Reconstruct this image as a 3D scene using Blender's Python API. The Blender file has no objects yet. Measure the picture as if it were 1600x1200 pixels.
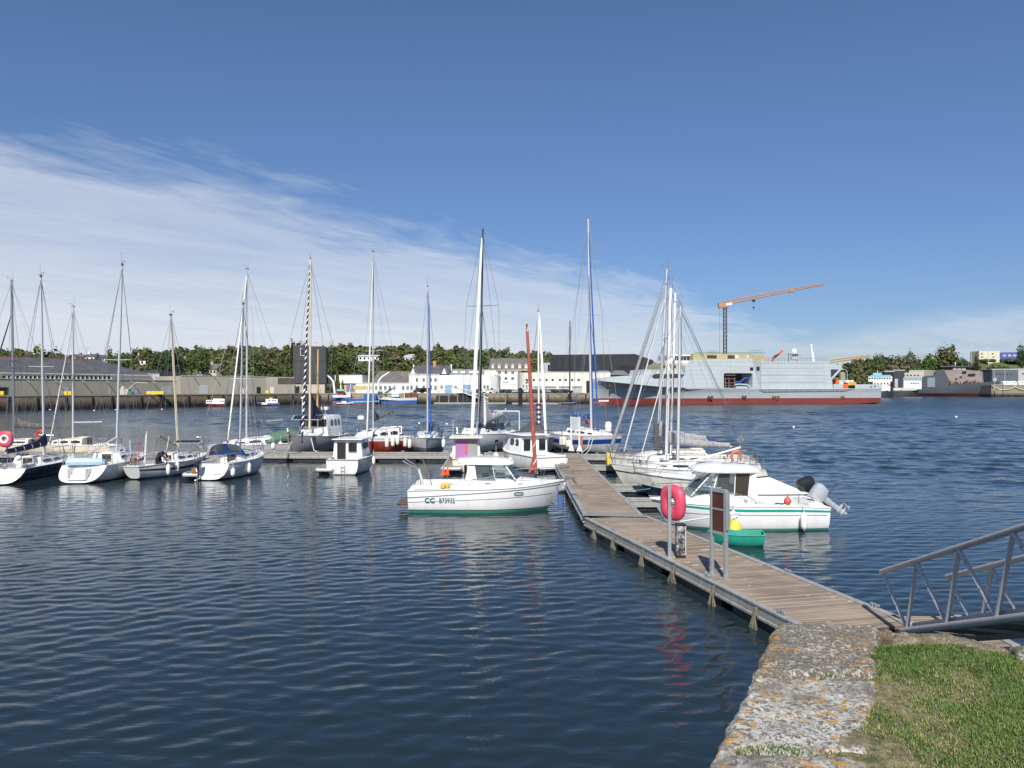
import bpy, bmesh, math, random
import numpy as np
from mathutils import Vector, Matrix, Euler
R=math.radians; PI=math.pi
random.seed(7)
sc=bpy.context.scene; COL=sc.collection
# ---------------- camera
F=1202.0; HY=607.0; CH=5.5
cam=bpy.data.cameras.new('camera'); co=bpy.data.objects.new('camera',cam); COL.objects.link(co)
co.location=(0,0,CH); co.rotation_euler=(PI/2,0,0)
cam.sensor_width=36; cam.lens=36*F/1600; cam.shift_y=7/1600; cam.clip_start=.05; cam.clip_end=9000
sc.camera=co
sc.view_settings.view_transform='Standard'; sc.view_settings.look='None'
sc.view_settings.exposure=0.42; sc.view_settings.gamma=1
sc.cycles.use_denoising=True
sc.cycles.max_bounces=7; sc.cycles.transparent_max_bounces=8
# ---------------- sun and sky
SUN_EL=44; SUN_AZ=186   # the sun stands behind the camera, a little to the left
sun=bpy.data.lights.new('sun','SUN'); sun.energy=4.4; sun.angle=R(.53); sun.color=(1,.95,.87)
so=bpy.data.objects.new('sun',sun); COL.objects.link(so)
az=R(SUN_AZ)   # compass style, 0 = +y, clockwise
sd=Vector((math.sin(az)*math.cos(R(SUN_EL)),math.cos(az)*math.cos(R(SUN_EL)),math.sin(R(SUN_EL))))
so.rotation_euler=sd.to_track_quat('Z','Y').to_euler()
w=bpy.data.worlds.new('World'); sc.world=w; w.use_nodes=True
nt=w.node_tree; N=nt.nodes; LK=nt.links; N.clear()
def nn(t,**k):
    n=N.new(t)
    for a,b in k.items(): setattr(n,a,b)
    return n
def mth(op,a,b=None,c=None,clamp=False):
    n=N.new('ShaderNodeMath'); n.operation=op; n.use_clamp=clamp
    for i,v in enumerate((a,b,c)):
        if v is None: continue
        if hasattr(v,'links') or hasattr(v,'is_linked'): LK.new(v,n.inputs[i])
        else: n.inputs[i].default_value=v
    return n.outputs[0]
sky=nn('ShaderNodeTexSky',sky_type='NISHITA'); sky.sun_disc=False
sky.sun_elevation=R(SUN_EL); sky.sun_rotation=R(SUN_AZ); sky.air_density=1.0; sky.dust_density=.35; sky.ozone_density=4.5; sky.altitude=0
tc=nn('ShaderNodeTexCoord'); sp=nn('ShaderNodeSeparateXYZ'); LK.new(tc.outputs['Generated'],sp.inputs[0])
zc=mth('ADD',mth('MAXIMUM',sp.outputs[2],0),.035)
u=mth('DIVIDE',sp.outputs[0],zc); v=mth('DIVIDE',sp.outputs[1],zc)
cb=nn('ShaderNodeCombineXYZ'); LK.new(u,cb.inputs[0]); LK.new(v,cb.inputs[1])
def noise(scale,rot,stretch,det,rough,dist=0):
    m=nn('ShaderNodeMapping'); m.vector_type='TEXTURE'; m.inputs['Rotation'].default_value=(0,0,R(rot)); m.inputs['Scale'].default_value=(stretch[0],stretch[1],1)
    LK.new(cb.outputs[0],m.inputs[0]); n=nn('ShaderNodeTexNoise'); n.inputs['Scale'].default_value=scale
    n.inputs['Detail'].default_value=det; n.inputs['Roughness'].default_value=rough; n.inputs['Distortion'].default_value=dist
    LK.new(m.outputs[0],n.inputs[0]); return n.outputs[0]
n1=noise(1.3,50,(2.0,.8),10,.66,.5); n2=noise(.45,20,(1,1),5,.5); n3=noise(4.2,28,(1.5,.8),9,.68,.9); n5=noise(3.4,64,(2.2,.7),9,.7,.6)
# cirrus bank on the left: everything beyond a slanting line on the cloud plane
s=mth('SUBTRACT',v,mth('MULTIPLY_ADD',u,1.25,4.55))
s=mth('ADD',s,mth('MULTIPLY',mth('SUBTRACT',n2,.5),2.6)); s=mth('ADD',s,mth('MULTIPLY',mth('SUBTRACT',n1,.5),2.6)); s=mth('ADD',s,mth('MULTIPLY',mth('SUBTRACT',n5,.5),1.9))
bank=mth('MULTIPLY_ADD',s,.8,.1,True)
fade=mth('MULTIPLY_ADD',u,-.20,1.35,True)
st=mth('MULTIPLY_ADD',mth('SUBTRACT',n1,.42),2.6,.45,True)
bank=mth('MULTIPLY',mth('MULTIPLY',bank,fade),mth('MULTIPLY_ADD',st,.22,mth('MULTIPLY_ADD',mth('MULTIPLY_ADD',s,.11,.0,True),.50,.34)))
# second thin bank low on the right
s2=mth('ADD',mth('SUBTRACT',mth('MULTIPLY',v,1.0),5.9),mth('MULTIPLY',mth('SUBTRACT',n1,.5),2.2))
b2=mth('MULTIPLY',mth('MULTIPLY_ADD',s2,.5,0,True),mth('MULTIPLY_ADD',mth('ADD',u,mth('MULTIPLY',mth('SUBTRACT',n2,.5),2.5)),.9,-3.2,True))
b2=mth('MULTIPLY',b2,mth('MULTIPLY_ADD',st,.32,.18))
# faint wisps
wi=mth('MULTIPLY',mth('MULTIPLY_ADD',n3,4.5,-2.95,True),mth('MULTIPLY_ADD',n2,3.5,-1.6,True)); wi=mth('MULTIPLY',wi,.36)
wi=mth('MULTIPLY',wi,mth('MULTIPLY_ADD',u,-.4,1.1,True))
m=mth('MAXIMUM',mth('MAXIMUM',bank,b2),wi,None,True)
mx=nn('ShaderNodeMixRGB'); LK.new(m,mx.inputs[0]); LK.new(sky.outputs[0],mx.inputs[1]); mx.inputs[2].default_value=(6.2,6.6,7.3,1)
# the air low over the land is a duller blue-grey than a clean sky gives
dm=nn('ShaderNodeMapRange'); dm.inputs[1].default_value=0; dm.inputs[2].default_value=.42; dm.inputs[3].default_value=1; dm.inputs[4].default_value=0; dm.interpolation_type='SMOOTHSTEP'; LK.new(sp.outputs[2],dm.inputs[0])
tm=nn('ShaderNodeMixRGB'); tm.blend_type='MULTIPLY'; LK.new(dm.outputs[0],tm.inputs[0]); LK.new(sky.outputs[0],tm.inputs[1]); tm.inputs[2].default_value=(.74,.77,.86,1)
t2=nn('ShaderNodeMixRGB'); t2.blend_type='MULTIPLY'; t2.inputs[0].default_value=1; LK.new(tm.outputs[0],t2.inputs[1]); t2.inputs[2].default_value=(.73,.79,.90,1)
LK.new(t2.outputs[0],mx.inputs[1])
bg=nn('ShaderNodeBackground'); bg.inputs[1].default_value=.086; LK.new(mx.outputs[0],bg.inputs[0])
ow=nn('ShaderNodeOutputWorld'); LK.new(bg.outputs[0],ow.inputs[0])
w.cycles.sampling_method='MANUAL'; w.cycles.sample_map_resolution=512

# ---------------- projection helpers: where a thing seen in the photo stands, given its distance
def X(px,D): return (px-800)/F*D
def Z(py,D): return CH-(py-HY)/F*D
def P(px,py,D): return Vector((X(px,D),D,Z(py,D)))
def G(px,py,z=0):
    D=(CH-z)*F/(py-HY); return Vector((X(px,D),D,z))
# ---------------- materials
MATS={}
def mat(name,col,rough=.5,metal=0,mot=.12,scale=3,bump=0,bscale=None,streak=0,coat=0,spec=.5,stretch=(1,1,1),alpha=1,col2=None,trans=0,dirt=None):
    if name in MATS: return MATS[name]
    m=bpy.data.materials.new(name); m.use_nodes=True; t=m.node_tree; b=t.nodes['Principled BSDF']
    b.inputs['Roughness'].default_value=rough; b.inputs['Metallic'].default_value=metal
    b.inputs['Specular IOR Level'].default_value=spec
    if coat: b.inputs['Coat Weight'].default_value=coat
    if trans: b.inputs['Transmission Weight'].default_value=trans
    c=tuple(col)+(1,)
    tcx=t.nodes.new('ShaderNodeTexCoord'); mp=t.nodes.new('ShaderNodeMapping'); mp.inputs['Scale'].default_value=stretch
    t.links.new(tcx.outputs['Object'],mp.inputs[0])
    no=t.nodes.new('ShaderNodeTexNoise'); no.inputs['Scale'].default_value=scale; no.inputs['Detail'].default_value=6; no.inputs['Roughness'].default_value=.65
    t.links.new(mp.outputs[0],no.inputs[0])
    ra=t.nodes.new('ShaderNodeValToRGB'); ra.color_ramp.elements[0].position=.3; ra.color_ramp.elements[1].position=.7
    lo=tuple(x*(1-mot) for x in col)+(1,) if col2 is None else tuple(col2)+(1,)
    hi=tuple(min(1,x*(1+mot*.6)) for x in col)+(1,) if col2 is None else c
    ra.color_ramp.elements[0].color=lo; ra.color_ramp.elements[1].color=hi
    t.links.new(no.outputs[0],ra.inputs[0]); last=ra.outputs[0]
    if streak:
        m2=t.nodes.new('ShaderNodeMapping'); m2.inputs['Scale'].default_value=(5,5,.35); t.links.new(tcx.outputs['Object'],m2.inputs[0])
        n2_=t.nodes.new('ShaderNodeTexNoise'); n2_.inputs['Scale'].default_value=1.3; n2_.inputs['Detail'].default_value=5; t.links.new(m2.outputs[0],n2_.inputs[0])
        r2=t.nodes.new('ShaderNodeValToRGB'); r2.color_ramp.elements[0].position=.5; r2.color_ramp.elements[1].position=.75
        r2.color_ramp.elements[0].color=(0,0,0,1); r2.color_ramp.elements[1].color=(streak,)*3+(1,); t.links.new(n2_.outputs[0],r2.inputs[0])
        mm=t.nodes.new('ShaderNodeMixRGB'); t.links.new(r2.outputs[0],mm.inputs[0]); t.links.new(last,mm.inputs[1]); mm.inputs[2].default_value=(dirt or (.16,.12,.08))+(1,)
        last=mm.outputs[0]
    t.links.new(last,b.inputs['Base Color'])
    if bump:
        nb=t.nodes.new('ShaderNodeTexNoise'); nb.inputs['Scale'].default_value=bscale or scale*4; nb.inputs['Detail'].default_value=5; t.links.new(mp.outputs[0],nb.inputs[0])
        bp=t.nodes.new('ShaderNodeBump'); bp.inputs['Strength'].default_value=1; bp.inputs['Distance'].default_value=bump
        t.links.new(nb.outputs[0],bp.inputs['Height']); t.links.new(bp.outputs[0],b.inputs['Normal'])
    MATS[name]=m; return m
gel=mat('white_gelcoat',(.80,.80,.78),.28,mot=.06,scale=1.2,coat=.3,streak=.10)
gel2=mat('cream_gelcoat',(.74,.71,.62),.35,mot=.08,scale=1.5,streak=.12)
gelg=mat('pale_grey_gelcoat',(.55,.57,.58),.35,mot=.06,scale=1.5,streak=.1)
deckm=mat('nonslip_deck',(.68,.68,.65),.7,mot=.1,scale=5)
deckc=mat('cream_deck',(.66,.62,.52),.7,mot=.1,scale=5)
alu=mat('anodised_aluminium',(.60,.61,.62),.4,.25,mot=.08,scale=2)
alud=mat('dull_mast_metal',(.30,.31,.32),.45,.6,mot=.1,scale=2)
mastw=mat('white_mast_paint',(.78,.78,.76),.35,mot=.06)
mastc=mat('cream_mast_paint',(.62,.55,.40),.45,mot=.1)
mastk=mat('black_carbon',(.025,.022,.022),.3,mot=.2)
steel=mat('stainless_steel',(.6,.6,.6),.25,1,mot=.08)
wire=mat('rigging_wire',(.30,.31,.32),.4,.7,mot=.1)
rope=mat('white_rope',(.62,.60,.54),.8,mot=.15,scale=20)
glass=mat('dark_window_glass',(.018,.024,.03),.06,mot=.2,scale=1)
glassc=mat('tinted_clear_glass',(.42,.5,.5),.04,mot=.03,trans=.9)
black=mat('black_rubber',(.015,.015,.016),.55,mot=.2)
blk2=mat('black_paint',(.02,.022,.026),.25,mot=.2,coat=.3)
navy=mat('navy_canvas',(.012,.02,.06),.8,mot=.25,scale=6,bump=.02)
blue=mat('blue_canvas',(.015,.09,.34),.75,mot=.2,scale=6,bump=.02)
greyc=mat('grey_canvas',(.30,.30,.31),.85,mot=.18,scale=5,bump=.03)
dgrey=mat('dark_grey_canvas',(.10,.095,.095),.85,mot=.25,scale=5,bump=.03)
lgrey=mat('pale_sail_cloth',(.62,.61,.58),.8,mot=.12,scale=5,bump=.03)
whc=mat('white_sail_cloth',(.78,.77,.73),.75,mot=.1,scale=4,bump=.02)
redc=mat('faded_red_canvas',(.36,.085,.06),.8,mot=.2,scale=5,bump=.015)
maroon=mat('maroon_canvas',(.14,.015,.025),.8,mot=.2,scale=6,bump=.02)
greenc=mat('green_canvas',(.08,.17,.12),.85,mot=.2,scale=4,bump=.03)
purple=mat('purple_curtain',(.36,.16,.36),.8,mot=.12,scale=6)
teal=mat('teal_stripe_paint',(.01,.28,.23),.35,mot=.1)
orange=mat('orange_plastic',(.78,.12,.02),.5,mot=.12)
yel=mat('yellow_plastic',(.72,.52,.04),.5,mot=.15)
red=mat('red_plastic',(.6,.03,.02),.45,mot=.12)
wood=mat('varnished_wood',(.30,.14,.05),.4,mot=.3,scale=6,stretch=(1,6,6))
tan=mat('yellow_pine_mast',(.62,.40,.14),.45,mot=.2,scale=3)
fendm=mat('fender_vinyl',(.76,.74,.66),.45,mot=.1,scale=4,streak=.15)
skinm=mat('skin',(.55,.33,.24),.55,mot=.08)
cloth=mat('navy_checked_jacket',(.02,.025,.05),.85,mot=.5,scale=18)
jeans=mat('dark_trousers',(.02,.024,.035),.85,mot=.3,scale=10)
hairm=mat('grey_hair',(.22,.2,.18),.8,mot=.3,scale=30)
solar=mat('solar_cells',(.01,.014,.035),.12,mot=.3,scale=10)
whp=mat('white_painted_plaster',(.76,.75,.71),.75,mot=.10,scale=.25,streak=.22)
winf=mat('window_pane',(.03,.045,.06),.1,mot=.35,scale=.8)
# ---------------- mesh builder
class MB:
    def __init__(s): s.v=[]; s.f=[]; s.m=[]
    def add(s,vs,fs,m=0):
        o=len(s.v); s.v.extend([tuple(p) for p in vs]); s.f.extend([tuple(i+o for i in f) for f in fs])
        s.m.extend([m]*len(fs) if isinstance(m,int) else m); return s
    def box(s,c,d,rz=0,m=0,M=None):
        x,y,z=[q/2 for q in d]; c=Vector(c)
        vs=[Vector((a*x,b*y,e*z)) for a in(-1,1) for b in(-1,1) for e in(-1,1)]
        if M is not None: vs=[M@p for p in vs]
        elif rz:
            q=Matrix.Rotation(rz,3,'Z'); vs=[q@p for p in vs]
        return s.add([p+c for p in vs],[(0,1,3,2),(4,6,7,5),(0,4,5,1),(2,3,7,6),(0,2,6,4),(1,5,7,3)],m)
    def bx(s,x0,x1,y0,y1,z0,z1,m=0): return s.box(((x0+x1)/2,(y0+y1)/2,(z0+z1)/2),(abs(x1-x0),abs(y1-y0),abs(z1-z0)),0,m)
    def tube(s,pts,r,n=6,m=0,cap=True):
        pts=[Vector(p) for p in pts]; k=len(pts); rs=r if isinstance(r,(list,tuple)) else [r]*k
        vs=[]; up=None
        for i,p in enumerate(pts):
            d=(pts[min(i+1,k-1)]-pts[max(i-1,0)])
            if d.length<1e-7: d=Vector((0,0,1))
            d.normalize()
            if up is None: up=Vector((0,0,1)) if abs(d.z)<.9 else Vector((1,0,0))
            a=d.cross(up)
            if a.length<1e-4: a=d.cross(Vector((0,1,0)))
            a.normalize(); b=a.cross(d).normalized(); up=b
            for j in range(n):
                t=2*PI*j/n; vs.append(p+(a*math.cos(t)+b*math.sin(t))*rs[i])
        fs=[(i*n+j,i*n+(j+1)%n,(i+1)*n+(j+1)%n,(i+1)*n+j) for i in range(k-1) for j in range(n)]
        if cap: fs+=[tuple(range(n))[::-1],tuple((k-1)*n+j for j in range(n))]
        return s.add(vs,fs,m)
    def loft(s,rings,m=0,closed=True,cap=True):
        n=len(rings[0]); vs=[p for r in rings for p in r]; fs=[]
        for i in range(len(rings)-1):
            for j in range(n if closed else n-1):
                fs.append((i*n+j,i*n+(j+1)%n,(i+1)*n+(j+1)%n,(i+1)*n+j))
        if cap: fs+=[tuple(range(n))[::-1],tuple((len(rings)-1)*n+j for j in range(n))]
        return s.add(vs,fs,m)
    def lathe(s,prof,c=(0,0,0),n=12,M=None,m=0):
        c=Vector(c); rings=[]
        for r,z in prof:
            rr=[Vector((r*math.cos(2*PI*j/n),r*math.sin(2*PI*j/n),z)) for j in range(n)]
            if M is not None: rr=[M@p for p in rr]
            rings.append([p+c for p in rr])
        return s.loft(rings,m)
    def prism(s,poly,a,b,m=0,axis='z'):
        k=len(poly)
        def q(p,h): return (p[0],p[1],h) if axis=='z' else ((p[0],h,p[1]) if axis=='y' else (h,p[0],p[1]))
        vs=[q(p,a) for p in poly]+[q(p,b) for p in poly]
        fs=[tuple(range(k))[::-1],tuple(range(k,2*k))]+[(i,(i+1)%k,k+(i+1)%k,k+i) for i in range(k)]
        return s.add(vs,fs,m)
    def sphere(s,c,r,n=10,sc3=(1,1,1),m=0):
        pr=[(max(1e-4,r*math.sin(PI*i/n)),-r*math.cos(PI*i/n)) for i in range(n+1)]
        M=Matrix.Diagonal(sc3); return s.lathe(pr,c,n+2,M,m)
    def torus(s,c,Rr,r,n=20,k=8,M=None,m=0,a0=0,a1=2*PI):
        c=Vector(c); full=abs(a1-a0-2*PI)<1e-6; rings=[]
        for i in range(n+(0 if full else 1)):
            t=a0+(a1-a0)*i/n; rr=[]
            for j in range(k):
                q=2*PI*j/k; p=Vector(((Rr+r*math.cos(q))*math.cos(t),(Rr+r*math.cos(q))*math.sin(t),r*math.sin(q)))
                rr.append((M@p if M is not None else p)+c)
            rings.append(rr)
        if full: rings.append(rings[0]); return s.loft(rings,m,cap=False)
        return s.loft(rings,m)
    def build(s,name,ms,parent=None,bevel=0,smooth=40,loc=None,label=None):
        me=bpy.data.meshes.new(name); me.from_pydata(s.v,[],s.f)
        if not isinstance(ms,(list,tuple)): ms=[ms]
        for q in ms: me.materials.append(q)
        if len(ms)>1: me.polygons.foreach_set('material_index',s.m)
        bm=bmesh.new(); bm.from_mesh(me); bmesh.ops.recalc_face_normals(bm,faces=bm.faces); bm.to_mesh(me); bm.free()
        if smooth:
            me.polygons.foreach_set('use_smooth',[True]*len(me.polygons)); me.set_sharp_from_angle(angle=R(smooth))
        me.update()
        o=bpy.data.objects.new(name,me); COL.objects.link(o)
        if parent: o.parent=parent
        if loc: o.location=loc
        if bevel:
            b=o.modifiers.new('bevel','BEVEL'); b.width=bevel; b.segments=2; b.limit_method='ANGLE'; b.angle_limit=R(50)
        if label: o['label']=label
        return o
def thing(name,label,cat,loc=(0,0,0),rz=0,group=None):
    o=bpy.data.objects.new(name,None); COL.objects.link(o); o.location=loc; o.rotation_euler=(0,0,rz); o.empty_display_size=.3
    o['label']=label; o['category']=cat
    if group: o['group']=group
    return o
def tag(o,label,cat,group=None,kind=None):
    if label: o['label']=label
    if cat: o['category']=cat
    if group: o['group']=group
    if kind: o['kind']=kind
    return o
def struct(o,label=None):
    o['kind']='structure'
    if label: o['label']=label
    return o
def dup(root,loc=None,rz=None,label=None,group=None,scale=None,swap=None):
    def cp(o,par):
        c=o.copy(); COL.objects.link(c); c.parent=par
        if swap and c.type=='MESH':
            for i,sl in enumerate(c.material_slots):
                if sl.material and sl.material.name in swap: sl.link='OBJECT'; sl.material=MATS[swap[sl.material.name]]
        for ch in o.children: cp(ch,c)
        return c
    r=cp(root,None)
    if loc is not None: r.location=loc
    if rz is not None: r.rotation_euler=(0,0,rz)
    if scale: r.scale=scale
    if label: r['label']=label
    if group: r['group']=group
    return r
def text(body,name,m,parent,loc,size,rot=(PI/2,0,0),ext=.004,bold=0,shear=0,align='LEFT'):
    cu=bpy.data.curves.new(name,'FONT'); cu.body=body; cu.size=size; cu.extrude=ext; cu.offset=bold; cu.align_x=align; cu.shear=shear
    cu.materials.append(m); cu.resolution_u=3; c=bpy.data.objects.new(name,cu); COL.objects.link(c); bpy.context.view_layer.update()
    me=bpy.data.meshes.new_from_object(c.evaluated_get(bpy.context.evaluated_depsgraph_get())); bpy.data.objects.remove(c)
    if not me.materials: me.materials.append(m)
    o=bpy.data.objects.new(name,me); COL.objects.link(o); o.parent=parent; o.location=loc; o.rotation_euler=rot
    return o
# ---------------- water: one sheet out to the horizon, rippled by bump
def water():
    m=bpy.data.materials.new('harbour_water'); m.use_nodes=True; t=m.node_tree; b=t.nodes['Principled BSDF']; L=t.links
    b.inputs['Base Color'].default_value=(.013,.024,.030,1); b.inputs['Roughness'].default_value=.045; b.inputs['IOR'].default_value=1.333
    tc=t.nodes.new('ShaderNodeTexCoord')
    def nz(sx,sy,rot,det,rough,dist=0):
        mp=t.nodes.new('ShaderNodeMapping'); mp.inputs['Scale'].default_value=(sx,sy,1); mp.inputs['Rotation'].default_value=(0,0,R(rot))
        L.new(tc.outputs['Object'],mp.inputs[0]); n=t.nodes.new('ShaderNodeTexNoise'); n.inputs['Scale'].default_value=1
        n.inputs['Detail'].default_value=det; n.inputs['Roughness'].default_value=rough; n.inputs['Distortion'].default_value=dist
        L.new(mp.outputs[0],n.inputs[0]); return n.outputs[0]
    def M(op,a,bb,c=None):
        n=t.nodes.new('ShaderNodeMath'); n.operation=op
        for i,q in enumerate((a,bb,c)):
            if q is None: continue
            if hasattr(q,'is_linked'): L.new(q,n.inputs[i])
            else: n.inputs[i].default_value=q
        return n.outputs[0]
    patch=nz(.05,.09,10,3,.5)
    pr=t.nodes.new('ShaderNodeMapRange'); pr.inputs[1].default_value=.35; pr.inputs[2].default_value=.65; pr.inputs[3].default_value=.45; pr.inputs[4].default_value=1.25
    L.new(patch,pr.inputs[0])
    # calm lee among the boats: ripples grow beyond the pontoon and away from the quay
    sp=t.nodes.new('ShaderNodeSeparateXYZ'); L.new(tc.outputs['Object'],sp.inputs[0])
    ca=t.nodes.new('ShaderNodeMapRange'); ca.inputs[1].default_value=48; ca.inputs[2].default_value=75; ca.inputs[3].default_value=WCALM; ca.inputs[4].default_value=WOPEN
    L.new(M('MULTIPLY_ADD',sp.outputs[0],.9,sp.outputs[1]),ca.inputs[0])
    h=M('MULTIPLY',nz(1.6,4.2,-12,2,.55,.5),.019)
    h=M('ADD',h,M('MULTIPLY',nz(3.6,9.5,11,3,.6,.4),.013))
    rr=t.nodes.new('ShaderNodeMapRange'); rr.inputs[1].default_value=45; rr.inputs[2].default_value=230; rr.inputs[3].default_value=.02; rr.inputs[4].default_value=.30; L.new(sp.outputs[1],rr.inputs[0]); L.new(rr.outputs[0],b.inputs['Roughness'])
    h=M('MULTIPLY',h,M('MULTIPLY',pr.outputs[0],ca.outputs[0]))
    bp=t.nodes.new('ShaderNodeBump'); bp.inputs['Strength'].default_value=1; bp.inputs['Distance'].default_value=1
    L.new(h,bp.inputs['Height']); L.new(bp.outputs[0],b.inputs['Normal'])
    # a grid fine enough to carry real waves out to the far quays; only big flat faces beyond
    rng=np.random.default_rng(3); Ds=[1.0]
    while Ds[-1]<330: Ds.append(Ds[-1]+max(.085,.0031*Ds[-1]))
    Ds+=[360,420,520,700,1000,1600,2600,4200]; Ds=np.array(Ds); tt=np.concatenate([[-3,-2,-1.4],np.arange(-1.0,1.0,.0034),[1.4,2,3]])
    D,T=np.meshgrid(Ds,tt,indexing='ij'); Xg=D*T; Zg=np.zeros_like(D); cell=np.maximum(.085,.0031*D)
    wn=[]
    for L_,sl,k in((7.5,.020,5),(4.2,.040,8),(2.4,.060,10),(1.4,.065,12),(.85,.055,14),(.5,.055,16),(.32,.05,14)):
        for i in range(k): wn.append((L_*rng.uniform(.75,1.3),sl/math.sqrt(k)*1.4,rng.normal(100,24),rng.uniform(0,6.28)))
    calm=np.clip((Xg*.9+D-48)/30,0,1); calm=WC[0]+(WC[1]-WC[0])*calm
    gust=1+.35*np.sin(Xg*.05+D*.021+1.3*np.sin(D*.034+1))*np.sin(D*.047-Xg*.016+.6*np.sin(Xg*.03))
    for L_,sl,dg,ph in wn:
        k=2*PI/L_; dx,dy=math.cos(R(dg)),math.sin(R(dg)); wgt=np.clip((L_/cell-2.2)/2.5,0,1); 
        c=calm*(1 if L_<1.1 else .8) if L_<3 else calm*.75; q=np.clip((calm-WC[0])/.9,0,1); c=c*(q+(1-q)*(1.75 if L_<.66 else (.75 if L_<1.1 else (.22 if L_<2 else .10))))
        ph2=k*(Xg*dx+D*dy)+ph+.9*np.sin(.35*Xg/L_*1.1+ph*3)+.6*np.sin(.27*D/L_+ph*5)
        Zg+=sl/k*np.sin(ph2)*wgt*c*gust
    Zg*=np.clip((400-D)/80,0,1); Zg[:,:3]=0; Zg[:,-3:]=0
    V=np.stack([Xg,D,Zg],-1).reshape(-1,3).astype(np.float32); nr,nc=D.shape; ii=np.arange((nr-1)*(nc-1)); r_,c_=ii//(nc-1),ii%(nc-1); v0=r_*nc+c_
    F4=np.stack([v0,v0+1,v0+nc+1,v0+nc],-1).astype(np.int32); me=bpy.data.meshes.new('water'); me.vertices.add(len(V)); me.vertices.foreach_set('co',V.ravel()); me.loops.add(F4.size); me.loops.foreach_set('vertex_index',F4.ravel()); me.polygons.add(len(F4)); me.polygons.foreach_set('loop_start',np.arange(0,F4.size,4,dtype=np.int32)); me.polygons.foreach_set('use_smooth',np.ones(len(F4),dtype=bool)); me.materials.append(m); me.update(calc_edges=True)
    o=bpy.data.objects.new('water',me); COL.objects.link(o); struct(o,'dark blue rippled harbour water'); return o
WCALM=.45; WOPEN=1.0; WC=(.42,1.35)
water()
# ---------------- pontoons
planks=bpy.data.materials.new('weathered_pontoon_planks'); planks.use_nodes=True
def plankmat(m):
    t=m.node_tree; b=t.nodes['Principled BSDF']; L=t.links; b.inputs['Roughness'].default_value=.8
    tc=t.nodes.new('ShaderNodeTexCoord'); sp=t.nodes.new('ShaderNodeSeparateXYZ'); L.new(tc.outputs['Object'],sp.inputs[0])
    def M(op,a,bb,c=None):
        n=t.nodes.new('ShaderNodeMath'); n.operation=op
        for i,q in enumerate((a,bb,c)):
            if q is None: continue
            if hasattr(q,'is_linked'): L.new(q,n.inputs[i])
            else: n.inputs[i].default_value=q
        return n.outputs[0]
    q=M('DIVIDE',sp.outputs[1],.135); idx=M('FLOOR',q,0); fr=M('FRACT',q,0)
    wn=t.nodes.new('ShaderNodeTexWhiteNoise'); wn.noise_dimensions='1D'; L.new(idx,wn.inputs['W'])
    mp=t.nodes.new('ShaderNodeMapping'); mp.inputs['Scale'].default_value=(1.2,14,1); L.new(tc.outputs['Object'],mp.inputs[0])
    n=t.nodes.new('ShaderNodeTexNoise'); n.inputs['Scale'].default_value=1.5; n.inputs['Detail'].default_value=6; L.new(mp.outputs[0],n.inputs[0])
    st2=t.nodes.new('ShaderNodeTexNoise'); st2.inputs['Scale'].default_value=.9; st2.inputs['Detail'].default_value=6; L.new(tc.outputs['Object'],st2.inputs[0])
    f=M('MULTIPLY_ADD',wn.outputs[0],.45,M('ADD',M('MULTIPLY',n.outputs[0],.75),M('MULTIPLY_ADD',st2.outputs[0],1.0,-.5)))
    r=t.nodes.new('ShaderNodeValToRGB'); e=r.color_ramp.elements; e[0].position=.25; e[0].color=(.17,.13,.095,1); e[1].position=.85; e[1].color=(.37,.295,.22,1); L.new(f,r.inputs[0])
    gap=M('LESS_THAN',fr,.085); mx=t.nodes.new('ShaderNodeMixRGB'); L.new(gap,mx.inputs[0]); L.new(r.outputs[0],mx.inputs[1]); mx.inputs[2].default_value=(.025,.02,.017,1)
    # gull droppings and pale scuffs
    vo=t.nodes.new('ShaderNodeTexVoronoi'); vo.inputs['Scale'].default_value=2.3; m2=t.nodes.new('ShaderNodeMapping'); m2.inputs['Scale'].default_value=(.75,2.0,1); L.new(tc.outputs['Object'],m2.inputs[0])
    n4=t.nodes.new('ShaderNodeTexNoise'); n4.inputs['Scale'].default_value=9; L.new(tc.outputs['Object'],n4.inputs[0])
    mm=t.nodes.new('ShaderNodeMixRGB'); mm.inputs[0].default_value=.12; L.new(m2.outputs[0],mm.inputs[1]); L.new(n4.outputs['Color'],mm.inputs[2]); L.new(mm.outputs[0],vo.inputs[0])
    wc=t.nodes.new('ShaderNodeSeparateColor'); L.new(vo.outputs['Color'],wc.inputs[0])
    th=M('MULTIPLY',wc.outputs[0],.24); sp2=M('LESS_THAN',vo.outputs['Distance'],th); sp2=M('MULTIPLY',sp2,M('GREATER_THAN',wc.outputs[1],.35))
    m3=t.nodes.new('ShaderNodeMixRGB'); L.new(M('MULTIPLY',sp2,.75),m3.inputs[0]); L.new(mx.outputs[0],m3.inputs[1]); m3.inputs[2].default_value=(.62,.6,.55,1)
    L.new(m3.outputs[0],b.inputs['Base Color'])
    bp=t.nodes.new('ShaderNodeBump'); bp.inputs['Distance'].default_value=.012; L.new(M('SUBTRACT',M('MULTIPLY',n.outputs[0],.3),gap),bp.inputs['Height']); L.new(bp.outputs[0],b.inputs['Normal'])
plankmat(planks)
MATS['planks']=planks
pont=mat('grey_pontoon_frame',(.36,.36,.34),.6,.2,mot=.2,scale=3,streak=.35,dirt=(.08,.075,.04))
pontd=mat('dark_float_blocks',(.02,.022,.03),.5,mot=.4,scale=2,streak=.3)
galv=mat('galvanised_steel',(.44,.46,.47),.45,.55,mot=.14,scale=4)
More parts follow.
